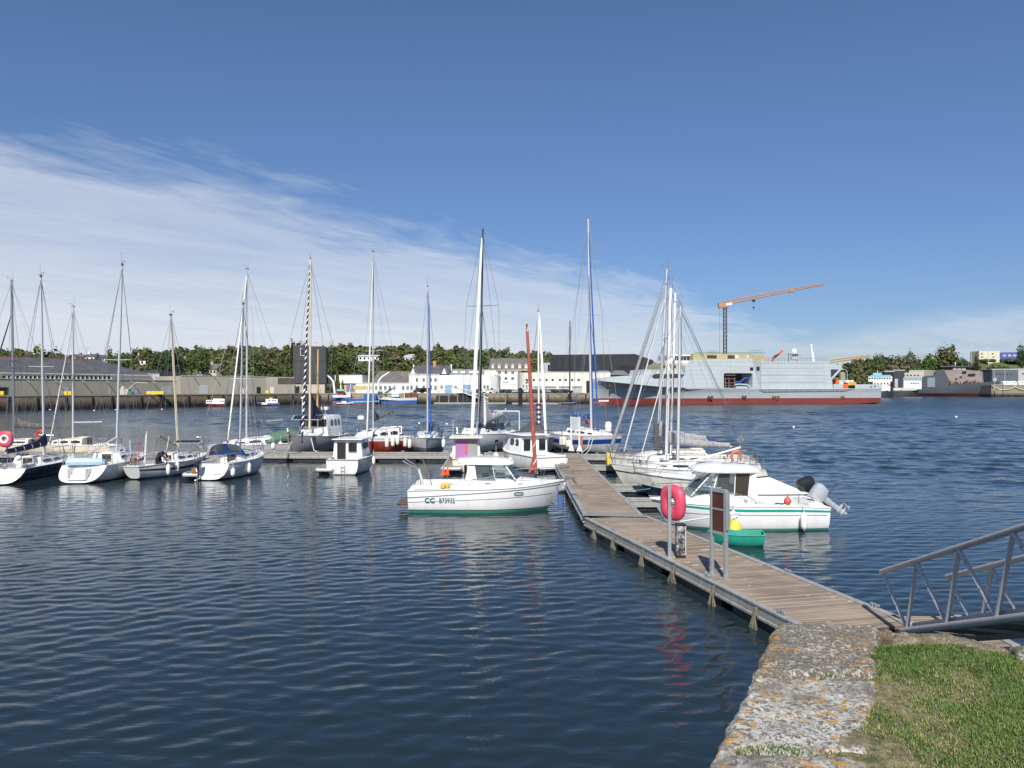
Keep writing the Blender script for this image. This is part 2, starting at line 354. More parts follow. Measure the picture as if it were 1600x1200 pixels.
def pontoon(name,label,a,b,wid,top=.5,cleats=True,group=None,cl_at=None,open_=True,step=3.1):
    a=Vector((a[0],a[1],0)); b=Vector((b[0],b[1],0)); d=b-a; L=d.length; rz=math.atan2(d.y,d.x)-PI/2
    t=thing(name,label,'pontoon',a,rz,group)
    h=wid/2
    MB().bx(-h+.16,h-.16,0,L,top-.07,top-.002).build('deck_boards',planks,t,smooth=0)
    for s in(-1,1):
        x=s*h; m=MB()
        m.bx(x-s*.165,x,0,L,top-.02,top+.035); m.bx(x-s*.10,x-s*.02,0,L,top-.20,top-.022); m.bx(x-s*.12,x+s*.03,0,L,top-.28,top-.21)
        m.build('edge_beam',pont,t,.008)
    m=MB(); k=max(1,int(L/step)); sl=L/k
    for i in range(k):
        m.bx(-h+.08,h-.08,i*sl+sl*.08,i*sl+sl*.92,-.35,top-.2)
        m.bx(-h+.15,h-.15,i*sl,i*sl+.12,top-.3,top-.1)
    m.build('float_blocks',pontd,t,.02)
    if cleats:
        for i in range(max(1,int(L/3.4))):
            y=1.2+i*3.4
            if y>L-.3: break
            for s in(-1,1):
                m=MB(); c=(s*(h-.085),y,top+.035); m.bx(c[0]-.03,c[0]+.03,y-.07,y-.04,c[2],c[2]+.06); m.bx(c[0]-.03,c[0]+.03,y+.04,y+.07,c[2],c[2]+.06); m.bx(c[0]-.025,c[0]+.025,y-.14,y+.14,c[2]+.058,c[2]+.09); m.build('cleat',galv,t,.006)
    return t
def gpt(px,py,z=.5):
    q=G(px,py,z); return q
S1=pontoon('pontoon','nearest grey planked pontoon section running out from the stone quay',(7.35,16.0),(4.02,29.9),2.55)
S2=pontoon('pontoon','middle planked pontoon section between the pink lifebuoy post and the far walkway',(3.98,30.25),(4.0,59.6),2.35)
S3=pontoon('pontoon','long planked pontoon crossing behind the moored boats on the left',(2.85,58.6),(-56,60.4),2.3)
MB().box((4.0,30.06,.545),(2.5,.42,.012),R(-7)).build('ramp_plate',mat('chequer_plate',(.42,.43,.43),.45,.6,mot=.15,scale=8),S2).matrix_parent_inverse=Matrix.LocRotScale(S2.location,S2.rotation_euler,None).inverted()
pontoon('pontoon','short dark pontoon bridging on toward the blue striped yacht',(5.2,57.6),(12.5,57.2),1.8)
FG=[(508,745,1.1,.42,49),(706,738,1.25,.45,49.5),(120,762,.9,.42,46.2),(300,762,1.0,.42,46.2)]
for i,(px,py,wd,tp,D0) in enumerate(FG):
    x=X(px,D0); lab=['narrow finger pontoon on the left of the small white cabin boat','stub finger pontoon beside the boat with the purple curtain','finger pontoon between the navy hull and the open transom yacht','finger pontoon with a grey bumper left of the blue hooded sailboat'][i]
    f=pontoon('finger_pontoon',lab,(x,D0),(x-.2,57.4),wd,tp,False)
    MB().tube([(-wd/2,.02,tp-.1),(-wd/2+.1,-.18,tp-.1),(wd/2-.1,-.18,tp-.1),(wd/2,.02,tp-.1)],.11,8).build('bumper',mat('pale_bumper',(.45,.5,.52),.5),f)
for i,(D0,le,lab) in enumerate([(40.3,8,'narrow finger pontoon below the navy motorboat bow'),(50.6,9,'finger pontoon beyond the cream sailboats'),(35.2,7.5,'narrow finger pontoon behind the teal striped cabin cruiser')]):
    pontoon('finger_pontoon',lab,(5.2,D0),(5.2+le,D0),.9,.42,False)
# hanging tyres / mooring frays along the near section
frm=mat('frayed_mussel_rope',(.17,.155,.11),.9,mot=.4,scale=12,bump=.02)
d1=(Vector((4.02,29.9,0))-Vector((7.35,16,0))); L1=d1.length; d1.normalize(); nrm=Vector((-d1.y,d1.x,0))
for i,yy in enumerate([2.0,4.0,6.3,8.5,11.0,12.9]):
    p=Vector((7.35,16,0))+d1*yy+nrm*1.33; m=MB(); rnd=random.Random(i)
    q=p+Vector((0,0,.42))
    for k in range(18):
        a=rnd.uniform(-.24,.24); e=q+d1*a+nrm*rnd.uniform(-.02,.1)+Vector((0,0,-.40-rnd.uniform(0,.14)))
        mid=q+d1*a*.35+nrm*.05+Vector((0,0,-.15)); m.tube([q,mid,e],[.016,.014,.018],5)
    m.tube([q+Vector((0,0,.06)),q-Vector((0,0,.12))],.05,6)
    wds=['nearest the stone quay','second along from the quay','third along, below the empty frame posts','fourth along, below the pink lifebuoy','fifth along, short of the joint','farthest, next to the pontoon joint']
    tag(m.build('mooring_fray',frm),'frayed pale rope bundle hanging on the pontoon side, '+wds[i],'rope',group='frayed rope bundles under the pontoon edge')
# ---------------- boats
HM={}
def hullmat(name,top,anti=(.02,.03,.06),boot=None,za=.06,zb=.14,low=None,zl=0,rough=.3,streak=.12):
    m=bpy.data.materials.new(name); m.use_nodes=True; t=m.node_tree; b=t.nodes['Principled BSDF']; L=t.links
    b.inputs['Roughness'].default_value=rough; b.inputs['Coat Weight'].default_value=.3
    tc=t.nodes.new('ShaderNodeTexCoord'); sp=t.nodes.new('ShaderNodeSeparateXYZ'); L.new(tc.outputs['Object'],sp.inputs[0])
    n=t.nodes.new('ShaderNodeTexNoise'); n.inputs['Scale'].default_value=1.6; n.inputs['Detail'].default_value=6
    mp=t.nodes.new('ShaderNodeMapping'); mp.inputs['Scale'].default_value=(1.6,1.6,.5); L.new(tc.outputs['Object'],mp.inputs[0]); L.new(mp.outputs[0],n.inputs[0])
    dr=t.nodes.new('ShaderNodeValToRGB'); e=dr.color_ramp.elements; e[0].position=.45; e[0].color=(0,0,0,1); e[1].position=.8; e[1].color=(streak*3,)*3+(1,); L.new(n.outputs[0],dr.inputs[0])
    last=None
    def mixz(lastsock,base,col,z):
        c=t.nodes.new('ShaderNodeMath'); c.operation='LESS_THAN'; L.new(sp.outputs[2],c.inputs[0]); c.inputs[1].default_value=z
        mx=t.nodes.new('ShaderNodeMixRGB'); L.new(c.outputs[0],mx.inputs[0])
        if lastsock is None: mx.inputs[1].default_value=tuple(base)+(1,)
        else: L.new(lastsock,mx.inputs[1])
        mx.inputs[2].default_value=tuple(col)+(1,); return mx.outputs[0]
    last=mixz(None,top,low or top,zl)
    if boot: last=mixz(last,None,boot,zb)
    last=mixz(last,None,anti,za)
    d=t.nodes.new('ShaderNodeMixRGB'); L.new(dr.outputs[0],d.inputs[0]); L.new(last,d.inputs[1]); d.inputs[2].default_value=(.30,.25,.16,1)
    # scum just above the water
    g=t.nodes.new('ShaderNodeMapRange'); g.inputs[1].default_value=za+.16; g.inputs[2].default_value=za; g.inputs[3].default_value=0; g.inputs[4].default_value=.35; L.new(sp.outputs[2],g.inputs[0])
    gm=t.nodes.new('ShaderNodeMath'); gm.operation='MULTIPLY'; L.new(g.outputs[0],gm.inputs[0]); L.new(n.outputs[0],gm.inputs[1])
    d2=t.nodes.new('ShaderNodeMixRGB'); L.new(gm.outputs[0],d2.inputs[0]); L.new(d.outputs[0],d2.inputs[1]); d2.inputs[2].default_value=(.25,.22,.10,1)
    L.new(d2.outputs[0],b.inputs['Base Color']); MATS[name]=m; return m
def lerp(a,b,t): return a+(b-a)*t
class Hull:
    def __init__(s,L,B,fb=(1.1,.85,.85),draft=.45,sw=.7,rake=.8,tr=.35,full=.55,bowv=1.5,tz=.06,tm=.42,n=26,flare=0,bp=2.2):
        s.L,s.B,s.fb,s.draft,s.sw,s.rake,s.tr,s.full,s.bowv,s.tz,s.tm,s.n,s.flare,s.bp=L,B,fb,draft,sw,rake,tr,full,bowv,tz,tm,n,flare,bp
    def hb(s,t):
        if t<s.tm: return s.B/2*(s.sw+(1-s.sw)*math.sin(PI/2*t/s.tm))
        u=(t-s.tm)/(1-s.tm); return max(.025,s.B/2*(1-u**s.bp))
    def zs(s,t):
        b,m,a=s.fb[0],s.fb[1],s.fb[2]
        return m+(a-m)*max(0,(.4-t)/.4)**2+(b-m)*max(0,(t-.4)/.6)**1.8
    def pt(s,t,q,side=1,off=0):   # q 0 at the sheer .. 1 at the keel
        a=q*PI/2; u=max(0,(t-s.tm)/(1-s.tm)); e=lerp(s.full,s.bowv,u**1.3); b=s.hb(t); z1=s.zs(t)
        if t<s.tm: k=lerp(s.tz,-s.draft,math.sin(PI/2*t/s.tm))
        else: k=lerp(-s.draft,-.12,u**1.6)
        c,si=math.cos(a),math.sin(a); ez=lerp(s.full,1,u)
        df=si**(2*ez) if True else si
        y=b*(max(c,0)**(e)) ; dz=si**(1/ .9 if False else 1.0); z=z1-(z1-k)*(si**(lerp(.85,1.0,u)) if u>0 else si**.85)
        d=(z1-z)/max(.05,(z1-k))
        x=-s.L/2+t*s.L-s.rake*(u**3)*d+s.tr*((1-t)**6)*(1-d)
        y*=1-s.flare*u*min(1,d*1.6)*(1-u*.5)
        return Vector((x,side*(y+off),z))
    def q_for_z(s,t,z):
        lo,hi=0,1
        for _ in range(18):
            m=(lo+hi)/2
            if s.pt(t,m).z>z: lo=m
            else: hi=m
        return lo
    def at(s,t,side=1,off=0,dz=0): p=s.pt(t,0,side,off); p.z+=dz; return p
    def sh(s,x):  # t for a local x at the sheer
        return min(1,max(0,(x+s.L/2)/s.L))
    def mesh(s,parent,ms,m=10,stripe=None,transom=1):
        mb=MB(); rings=[]
        qs=[j/m for j in range(m+1)]
        if stripe: qs=[0,stripe[0],stripe[1]]+[stripe[1]+(1-stripe[1])*j/m for j in range(1,m+1)]
        for i in range(s.n+1):
            t=i/s.n; t=1-(1-t)**1.25
            r=[s.pt(t,q,1) for q in qs]+[s.pt(t,q,-1) for q in reversed(qs[:-1])]
            rings.append(r)
        k=len(rings[0]); vs=[p for r in rings for p in r]; fs=[];mm=[]
        for i in range(s.n):
            for j in range(k-1):
                fs.append((i*k+j,i*k+j+1,(i+1)*k+j+1,(i+1)*k+j))
                jj=min(j,k-2-j); mm.append(2 if (stripe and jj==1) else 0)
        fs.append(tuple(range(k))); mm.append(transom)
        mb.add(vs,fs,mm); return mb.build('hull',ms,parent,smooth=38)
    def deck(s,parent,m,c=(.06,.36),cw=.3,depth=.42,camber=.05,name='deck',coam=.1,mcock=None):
        mb=MB(); ts=[i/22 for i in range(23)]; out=[]
        for t in ts:
            out.append(t)
        ext=sorted(set(out+[c[0],c[1]])); seq=[]
        for t in ext:
            if abs(t-c[0])<1e-6: seq+= [(t,0),(t+1e-4,1)]
            elif abs(t-c[1])<1e-6: seq+=[(t,1),(t+1e-4,0)]
            else: seq.append((t,1 if c[0]<t<c[1] else 0))
        rings=[]
        for t,inn in seq:
            b=s.hb(t)-.015; z=s.zs(t)-.01; x=s.at(t).x; w_=min(cw*s.B,b*.8); h=camber*(b/(s.B/2))
            cz=z-depth if inn else z+h
            e=coam if inn else h*.6
            rings.append([(x,-b,z),(x,-w_-.06,z+e),(x,-w_,z+e if inn else z+h),(x,-w_*.98,cz),(x,w_*.98,cz),(x,w_,z+e if inn else z+h),(x,w_+.06,z+e),(x,b,z)])
        mb.loft(rings,0,closed=False,cap=False); return mb.build(name,m,parent,smooth=30)
    def rail(s,parent,m,name='toe_rail',r=.022):
        mb=MB()
        for sd_ in(1,-1): mb.tube([s.at(i/24,sd_,.004,.01) for i in range(25)],r,5)
        mb.tube([s.at(0,1),s.at(0,-1)],r,5)
        return mb.build(name,m,parent)
    def lines(s,parent,m,name='lifelines',h=.58,t0=.03,t1=.97,n=5,r=.012):
        mb=MB(); ts=[t0+(t1-t0)*i/n for i in range(n+1)]
        for sd_ in(1,-1):
            pp=[s.at(t,sd_,-.04) for t in ts]; tp=[p+Vector((0,0,h)) for p in pp]; md=[p+Vector((0,0,h*.5)) for p in pp]
            for a,b in zip(pp,tp): mb.tube([a,b],r*1.1,5)
            mb.tube(tp,r*.6,4,cap=False); mb.tube(md,r*.6,4,cap=False)
        return mb.build(name,m,parent)
    def pulpit(s,parent,m,h=.6,ln=.16,r=.016):
        mb=MB(); bt=1.0; a=s.at(1); t0=1-ln
        tip=a+Vector((.12,0,h)); L_=[s.at(t0,1,-.04,h),s.at(t0+ln*.5,1,-.02,h),tip+Vector((-.1,.1,0)),tip,tip+Vector((-.1,-.1,0)),s.at(t0+ln*.5,-1,-.02,h),s.at(t0,-1,-.04,h)]
        mb.tube(L_,r,6)
        mb.tube([L_[0]-Vector((0,0,h*.5)),L_[1]-Vector((0,0,h*.5)),a+Vector((.02,.06,h*.45))],r*.8,5); mb.tube([L_[6]-Vector((0,0,h*.5)),L_[5]-Vector((0,0,h*.5)),a+Vector((.02,-.06,h*.45))],r*.8,5)
        for sd_ in(1,-1):
            for q,k in((L_[0] if sd_>0 else L_[6],t0+.01),(L_[1] if sd_>0 else L_[5],t0+ln*.6),(tip+Vector((-.1,.1*sd_,0)),.985)): mb.tube([q,s.at(k,sd_,-.05)],r,5)
        return mb.build('pulpit',m,parent)
    def pushpit(s,parent,m,h=.62,r=.016,t1=.13,gap=True):
        for sd_ in(1,-1):
            mb=MB(); pts=[s.at(t1,sd_,-.05,h),s.at(.02,sd_,-.08,h),s.at(0,sd_,-.25 if gap else -.1,h)+Vector((.03,0,0))]
            if not gap: pts.append(s.at(0,sd_,-s.hb(0)+.02,h)+Vector((.02,0,0)))
            for dz in(0,-h*.45): mb.tube([p+Vector((0,0,dz)) for p in pts],r,5)
            for p in(pts[0],pts[1],pts[2]): mb.tube([p,Vector((p.x,p.y,p.z-h))],r,5)
            mb.build('pushpit',m,parent)
def cabin(parent,secs,m,name='coachroof',sh=.05,rnd=.14,bev=.0,wins=(),wm=None,smooth=50):
    """secs: (x, halfwidth bottom, halfwidth top, z bottom, z top); wins: (i0 f0, i1 f1, v0, v1) strips on the sides"""
    mb=MB(); rings=[]
    for x,hb,ht,zb,zt in secs:
        c=min(rnd,ht*.4); k=min(sh*1.2,max(.004,(zt-zb)*.3))
        rings.append([(x,-hb,zb),(x,-ht,zt-k),(x,-ht+c*.35,zt-k*.35),(x,-ht+c,zt),(x,0,zt+sh*.5),(x,ht-c,zt),(x,ht-c*.35,zt-k*.35),(x,ht,zt-k),(x,hb,zb)])
    mb.loft(rings,0); o=mb.build(name,m,parent,smooth=smooth)
    def sp(f,v,side,off=.012):
        i=min(int(f),len(secs)-2); g=f-i; a,b=secs[i],secs[i+1]; q=[lerp(a[k],b[k],g) for k in range(5)]
        kk=min(sh*1.2,max(.004,(q[4]-q[3])*.3)); y=lerp(q[1],q[2],v); z=lerp(q[3],q[4]-kk,v); return Vector((q[0],side*(y+off),z))
    for wn in wins:
        f0,f1,v0,v1=wn[:4]; sk=wn[4] if len(wn)>4 else 0
        for side in(1,-1):
            n=max(2,int((f1-f0)*3)); mb=MB(); lo=[];hi=[]
            for i in range(n+1):
                f=lerp(f0,f1,i/n); tt=i/n; e=.25*abs(2*tt-1)**4*(v1-v0); lo.append((f,v0+e*.6)); hi.append((min(f+sk*0,9),v1-e))
            vs=[sp(f,v,side) for f,v in lo]+[sp(f,v,side) for f,v in hi]+[sp(f,v,side,-.02) for f,v in lo]+[sp(f,v,side,-.02) for f,v in hi]
            k=n+1; fs=[(i,i+1,k+i+1,k+i) for i in range(n)]+[(2*k+i,2*k+i+1,i+1,i) for i in range(n)]+[(k+i,k+i+1,3*k+i+1,3*k+i) for i in range(n)]+[(0,k,3*k,2*k),(n,2*k+n,3*k+n,k+n)]
            mb.add(vs,fs); mb.build('window',wm or glass,o,smooth=0)
    return o,sp
def fender(pos,label,group='white fenders hung along the moored hulls',r=.11,l=.5,m=None,line=.5):
    mb=MB(); mb.lathe([(.02,-l/2-.06),(.045,-l/2-.02),(r*.75,-l/2+.03),(r,-l/2+.11),(r,l/2-.11),(r*.75,l/2-.03),(.045,l/2+.02),(.02,l/2+.06)],(0,0,0),10)
    t=thing('fender',label,'fender',pos,0,group); mb.build('body',m or fendm,t)
    MB().tube([(0,0,l/2+.04),(0,0,l/2+line)],.012,4).build('line',rope,t); return t
def outboard(parent,x,y,z,cow,tilt=0,sc_=1.0,legm=None,name='outboard'):
    """hung on a transom at x, pointing aft (-x)"""
    Mx=Matrix.Translation((x,y,z))@Matrix.Rotation(R(tilt),4,'Y')@Matrix.Scale(sc_,4)
    def q(ps): return [Mx@Vector(p) for p in ps]
    leg=MB(); legm=legm or cow
    def ring(zz,x0,x1,hw,n=10,ex_=.7):
        cx=(x0+x1)/2; rx=(x1-x0)/2; return [Mx@Vector((cx+rx*math.copysign(abs(math.cos(2*PI*i/n))**ex_,math.cos(2*PI*i/n)),hw*math.copysign(abs(math.sin(2*PI*i/n))**ex_,math.sin(2*PI*i/n)),zz)) for i in range(n)]
    leg.loft([ring(.05,-.42,-.10,.12),ring(-.25,-.36,-.14,.075),ring(-.62,-.36,-.16,.05),ring(-.66,-.52,-.10,.09),ring(-.69,-.52,-.10,.09),ring(-.71,-.36,-.16,.035),ring(-.88,-.34,-.18,.03)])
    leg.loft([ring(-.80,-.30,-.22,.02),ring(-.86,-.5,-.08,.055),ring(-.92,-.3,-.22,.02)])
    leg.add(q([(-.36,-.008,-.9),(-.2,-.008,-.9),(-.32,-.008,-1.05),(-.36,.008,-.9),(-.2,.008,-.9),(-.32,.008,-1.05)]),[(0,1,2),(3,5,4),(0,3,4,1),(1,4,5,2),(2,5,3,0)])
    o=leg.build(name,legm,parent)
    c=MB(); c.loft([ring(.02,-.46,-.06,.13,14,.5),ring(.10,-.60,.02,.18,14,.5),ring(.40,-.66,.04,.18,14,.5),ring(.55,-.60,.0,.16,14,.5),ring(.60,-.48,-.08,.10,14,.5)]); c.build('cowling',cow,o)
    b=MB(); b.add(q([(-.14,-.09,.02),(.04,-.09,.02),(.04,.09,.02),(-.14,.09,.02),(-.14,-.09,-.3),(.04,-.09,-.22),(.04,.09,-.22),(-.14,.09,-.3)]),[(0,1,2,3),(7,6,5,4),(0,4,5,1),(1,5,6,2),(2,6,7,3),(3,7,4,0)]); b.build('bracket',blk2,o)
    pr=MB()
    for k in range(3):
        a=2*PI*k/3; cc=Vector((-.53,0,-.86))
        def pp(r,da,dx): return Mx@(cc+Vector((dx,r*math.cos(a+da),r*math.sin(a+da))))
        pr.add([pp(.03,-.5,-.02),pp(.03,.5,.02),pp(.16,.45,.04),pp(.165,-.35,-.03),pp(.03,-.5,-.035),pp(.03,.5,.005),pp(.16,.45,.025),pp(.165,-.35,-.045)],[(0,1,2,3),(7,6,5,4),(0,4,5,1),(1,5,6,2),(2,6,7,3),(3,7,4,0)])
    pr.build('propeller',alu,o)
    return o
def spiral(parent,a,b,r0,r1,turns,m,wd=.35,name='spiral_lashing',n=10):
    """a band wound round a furled sail as a raised ribbon"""
    a=Vector(a);b=Vector(b);d=(b-a);L=d.length;dn=d.normalized();u=dn.cross(Vector((0,1,0))).normalized();v=dn.cross(u);mb=MB();vs=[];fs=[];N_=int(turns*n)
    for i in range(N_+1):
        f=i/N_; t=2*PI*turns*f; r=(lerp(r0,r1,f))*1.06+.004; e=u*math.cos(t)+v*math.sin(t); h=wd*L/turns/2
        c=a+d*f; vs+=[c+e*r-dn*h,c+e*r+dn*h]
    for i in range(N_): fs.append((2*i,2*i+1,2*i+3,2*i+2))
    mb.add(vs,fs); o=mb.build(name,m,parent); s=o.modifiers.new('thick','SOLIDIFY'); s.thickness=.012; return o
def sailboat(label,px,D,py_base,top,hdg,L,B,hull,fb=(1.15,.95,.9),mf=.58,anti=None,stripe=None,stripe_m=None,mastm=None,mr=.075,
     spread=((.5,.8),),furl=None,furl2=None,boom=None,cab=None,deckmat=None,sw=.72,tr=.4,rake=.9,draft=.4,cock=(.05,.36),pushp=True,full=.55,trans=None,lift=0,taper=.75,life=True,bowx=None,tm=.42,group='sailing boats moored in the marina',rigw=.012,cwins=True,wires=True):
    th_=R(hdg); mx=Vector((X(px,D),D,0)); lx=mf*L-L/2; c,s=math.cos(th_),math.sin(th_)
    base=Vector((mx.x-lx*c,mx.y-lx*s,0)); T=thing('sailboat',label,'sailboat',base,th_,group)
    def loc(wp): d=Vector(wp)-base; return Vector((d.x*c+d.y*s,-d.x*s+d.y*c,d.z))
    H=Hull(L,B,fb,draft,sw,rake,tr,full,tm=tm); H.mesh(T,[hull,trans or gel,stripe_m or gel],stripe=stripe)
    deckmat=deckmat or deckm
    H.deck(T,deckmat,cock,.26); H.rail(T,alu)
    # coachroof
    z0=H.zs(.5); ch=.42 if cab is None else cab.get('h',.42); cm=(cab or {}).get('m',deckmat); x0=-L/2+(cock[1]+.0)*L; x1=-L/2+.80*L
    def hw(x,k): return H.hb((x+L/2)/L)*k
    k=(cab or {}).get('k',.62)
    xs=[x0,lerp(x0,x1,.3),lerp(x0,x1,.62),lerp(x0,x1,.85),x1]; hs=[ch,ch*.97,ch*.8,ch*.5,.05]
    secs=[(x,max(.12,hw(x,k)),max(.08,hw(x,k*.85)),H.zs((x+L/2)/L)-.02,H.zs((x+L/2)/L)+h) for x,h in zip(xs,hs)]
    cb,spf=cabin(T,secs,cm,wins=((.15,.95,.35,.8),(1.2,1.9,.35,.8),(2.2,2.75,.35,.75)) if cwins else ())
    # companionway and hatches
    mb=MB(); mb.bx(x0-.03,x0+.02,-.28,.28,secs[0][3]-.25,secs[0][4]-.06); mb.build('companionway',mat('smoked_hatch',(.05,.035,.03),.2),cb)
    mb=MB(); mb.bx(x0,x0+.75,-.32,.32,secs[0][4]+.01,secs[0][4]+.06); mb.build('sliding_hatch',cm,cb,.015)
    mb=MB(); mb.bx(xs[2]-.02,xs[2]+.45,-.25,.25,secs[2][4]+.0,secs[2][4]+.045); mb.build('deck_hatch',glass,cb,.015)
    for sd_ in(1,-1): MB().tube([spf(.2,1,sd_,-.03)+Vector((0,0,.07)),spf(1.9,1,sd_,-.03)+Vector((0,0,.07))],.016,5).build('handrail',wood,cb)
    # winches
    for sd_ in(1,-1): MB().lathe([(.07,0),(.055,.03),(.045,.10),(.06,.14),(.05,.15)],(-L/2+cock[1]*L*.6,sd_*(.26*B+.08),H.zs(.2)+.09),8).build('winch',steel,T)
    if life: H.lines(T,steel); H.pulpit(T,steel)
    if pushp: H.pushpit(T,steel)
    # mast
    zb=Z(py_base,D); zdk=H.zs(mf)+(ch*.6); zb=max(.5,min(zb,zdk+.05)) if True else zb
    tp=loc(P(top[0],top[1],D)); bs=Vector((lx,0,min(zdk,H.zs(mf)+.2))); mastm=mastm or alu; ml=(tp-bs).length
    mk=MB().tube([bs,bs.lerp(tp,.6),tp],[mr,mr*.95,mr*taper],10).build('mast',mastm,T)
    dn=(tp-bs).normalized(); ends=[]
    for f,hl in spread:
        q=bs.lerp(tp,f); m=MB(); e=[]
        for sd_ in(1,-1):
            w2=q+Vector((-.12,sd_*hl,.03)); m.tube([q,w2],[.028,.016],5); e.append(w2)
        m.build('spreader',mastm,mk); ends.append(e)
    m=MB(); m.bx(tp.x-.16,tp.x+.12,-.05+tp.y,.05+tp.y,tp.z-.02,tp.z+.05); m.tube([tp+Vector((-.1,0,0)),tp+Vector((-.1,0,.75))],.008,4); m.tube([tp,tp+Vector((.05,0,.22)),tp+Vector((.3,0,.24))],.010,4); m.tube([tp+Vector((.3,0,.17)),tp+Vector((.3,0,.3))],.02,4)
    m.lathe([(.03,0),(.03,.08)],tp+Vector((.02,.0,.05)),6); m.build('masthead_gear',alud,mk)
    m=MB(); bow=H.at(1)+Vector((-.08,0,.03)); st=H.at(0)+Vector((.1,0,0)); st.y=0
    if wires:
        ft=bs.lerp(tp,.985)
        m.tube([ft,bow],rigw,4,cap=False); m.tube([ft,Vector((st.x,0,st.z+.05))],rigw,4,cap=False)
        for j,sd_ in enumerate((1,-1)):
            ch_=Vector((lx-.15,sd_*(H.hb(mf)-.08),H.zs(mf)+.03)); pts=[ch_]
            for e in ends: pts.append(e[j])
            pts.append(ft); m.tube(pts,rigw,4,cap=False)
            if ends: m.tube([ch_+Vector((-.25,0,0)),bs.lerp(tp,spread[0][0])],rigw,4,cap=False); m.tube([ch_+Vector((.35,-sd_*.05,0)),bs.lerp(tp,spread[0][0])],rigw,4,cap=False)
        m.tube([bs+Vector((.1,.06,0)),tp+Vector((.06,.04,0))],.009,3); m.tube([bs+Vector((-.12,-.05,0)),tp+Vector((-.1,-.05,0))],.009,3)
        m.build('standing_rigging',wire,T)
    def furled(spec):
        a=spec.get('a'); b=spec.get('b')
        a=loc(P(*a)) if a else bow+Vector((0,0,.35)); b=loc(P(*b)) if b else bs.lerp(tp,spec.get('f',.95))
        r=spec.get('r',.075); k=[a.lerp(b,q) for q in(0,.03,.25,.6,.93,1)]
        fo=MB().tube(k,[r*.5,r,r*1.15,r,r*.7,r*.3],9).build('furled_jib',spec['m'],T)
        MB().lathe([(.09,0),(.1,.03),(.05,.06),(.05,.12),(.1,.15),(.09,.18)],a-Vector((0,0,.2)),10).build('furling_drum',blk2,fo)
        if spec.get('sp'): spiral(fo,k[1],k[5],r*1.08,r*.6,spec['turns'],spec['sp'],spec.get('wd',.35))
    for f in(furl,furl2):
        if f: furled(f)
    if boom:
        bl,bm,cov=boom.get('l',L*.36),boom.get('m',alu),boom.get('cov'); gz=boom.get('z',.75)
        g=bs.lerp(tp,0)+dn*gz; rise=boom.get('rise',.12); e=g+Vector((-bl,boom.get('y',0),rise)) if not boom.get('e') else loc(P(*boom['e']))
        if boom.get('g'): g=loc(P(*boom['g']))
        bo=MB().tube([g,e],.055,8).build('boom',bm,T)
        if cov:
            rings=[]; d=(e-g); hx=boom.get('r',.16); pk=boom.get('pk',.5)
            for i in range(13):
                f=i/12; rr=hx*(1.15-.55*f)*(1+.07*math.sin(i*2.3)); up=rr*1.4+(pk*(1-f*4)**1 if f<.25 else 0); c_=g+d*(f*.97)
                sx=d.cross(Vector((0,0,1))).normalized()
                rings.append([c_+sx*(rr*math.cos(2*PI*k/10)*.75)+Vector((0,0,(up if math.sin(2*PI*k/10)>0 else rr*.8)*math.sin(2*PI*k/10)+.04-(.05*math.sin(f*PI)))) for k in range(10)])
            MB().loft(rings).build('sail_cover',cov,bo)
            m=MB()
            for f in(.2,.4,.6,.8): m.torus(g+d*f+Vector((0,0,.02)),hx*(1.1-.5*f)*.95,.012,12,4,Matrix.Rotation(math.atan2(d.y,d.x),3,'Z')@Matrix.Rotation(PI/2,3,'Y'))
            m.build('sail_tie',rope,bo)
        if wires: MB().tube([e,bs.lerp(tp,.985)],.007,3).tube([e,Vector((e.x*.9,0,H.zs(.2)+.1))],.012,4).build('topping_lift',wire,bo)
    return T,H,loc,bs,tp
def arch(parent,x0,x1,hw_,z0,h,m,name='spray_hood',lean=.25,n=10,t=.02,frames=None,window=None):
    rings=[]; k=5
    for i in range(k+1):
        f=i/k; x=lerp(x0,x1,f); hh=h*math.sin(PI/2*min(1,.15+1.1*(f if x1>x0 else f)))**.6 if False else h*(1-(1-f)**2.2) if True else h
        rings.append([(x+0*j,hw_*math.cos(PI*j/n)*(1.0),z0+max(.02,hh)*abs(math.sin(PI*j/n))**.55) for j in range(n+1)])
    mb=MB(); mm=[]
    mb.loft(rings,0,closed=False,cap=False)
    if window is not None:
        for i in range(k):
            for j in range(n):
                mb.m[i*n+j]=1 if (0<i<k-1 and 1<=j<n-1 and j not in(n//2-1+0,)) else 0
    o=mb.build(name,[m,window] if window is not None else m,parent,smooth=60); s=o.modifiers.new('thick','SOLIDIFY'); s.thickness=t
    return o
def ladder(parent,x,y,z0,z1,w_=.3,n=3,name='boarding_ladder'):
    m=MB(); m.tube([(x,y-w_/2,z0),(x,y-w_/2,z1)],.016,5); m.tube([(x,y+w_/2,z0),(x,y+w_/2,z1)],.016,5)
    for i in range(n): z=lerp(z0,z1,(i+.5)/n); m.tube([(x,y-w_/2,z),(x,y+w_/2,z)],.016,5)
    return m.build(name,steel,parent)
def panel(parent,c,w_,h,tilt,rz=0,name='solar_panel'):
    Mx=Matrix.Rotation(rz,3,'Z')@Matrix.Rotation(R(tilt),3,'X')
    o=MB().box(c,(w_,h,.03),M=Mx).build(name,alu,parent); m=MB(); nx=8
    for i in range(nx):
        for j in range(2):
            q=Mx@Vector(((i+.5)/nx*w_*.94-w_*.47,(j+.5)/2*h*.9-h*.45,.02)); m.box(Vector(c)+q,(w_*.94/nx-.012,h*.45-.012,.008),M=Mx)
    m.build('solar_cell_grid',solar,o); return o
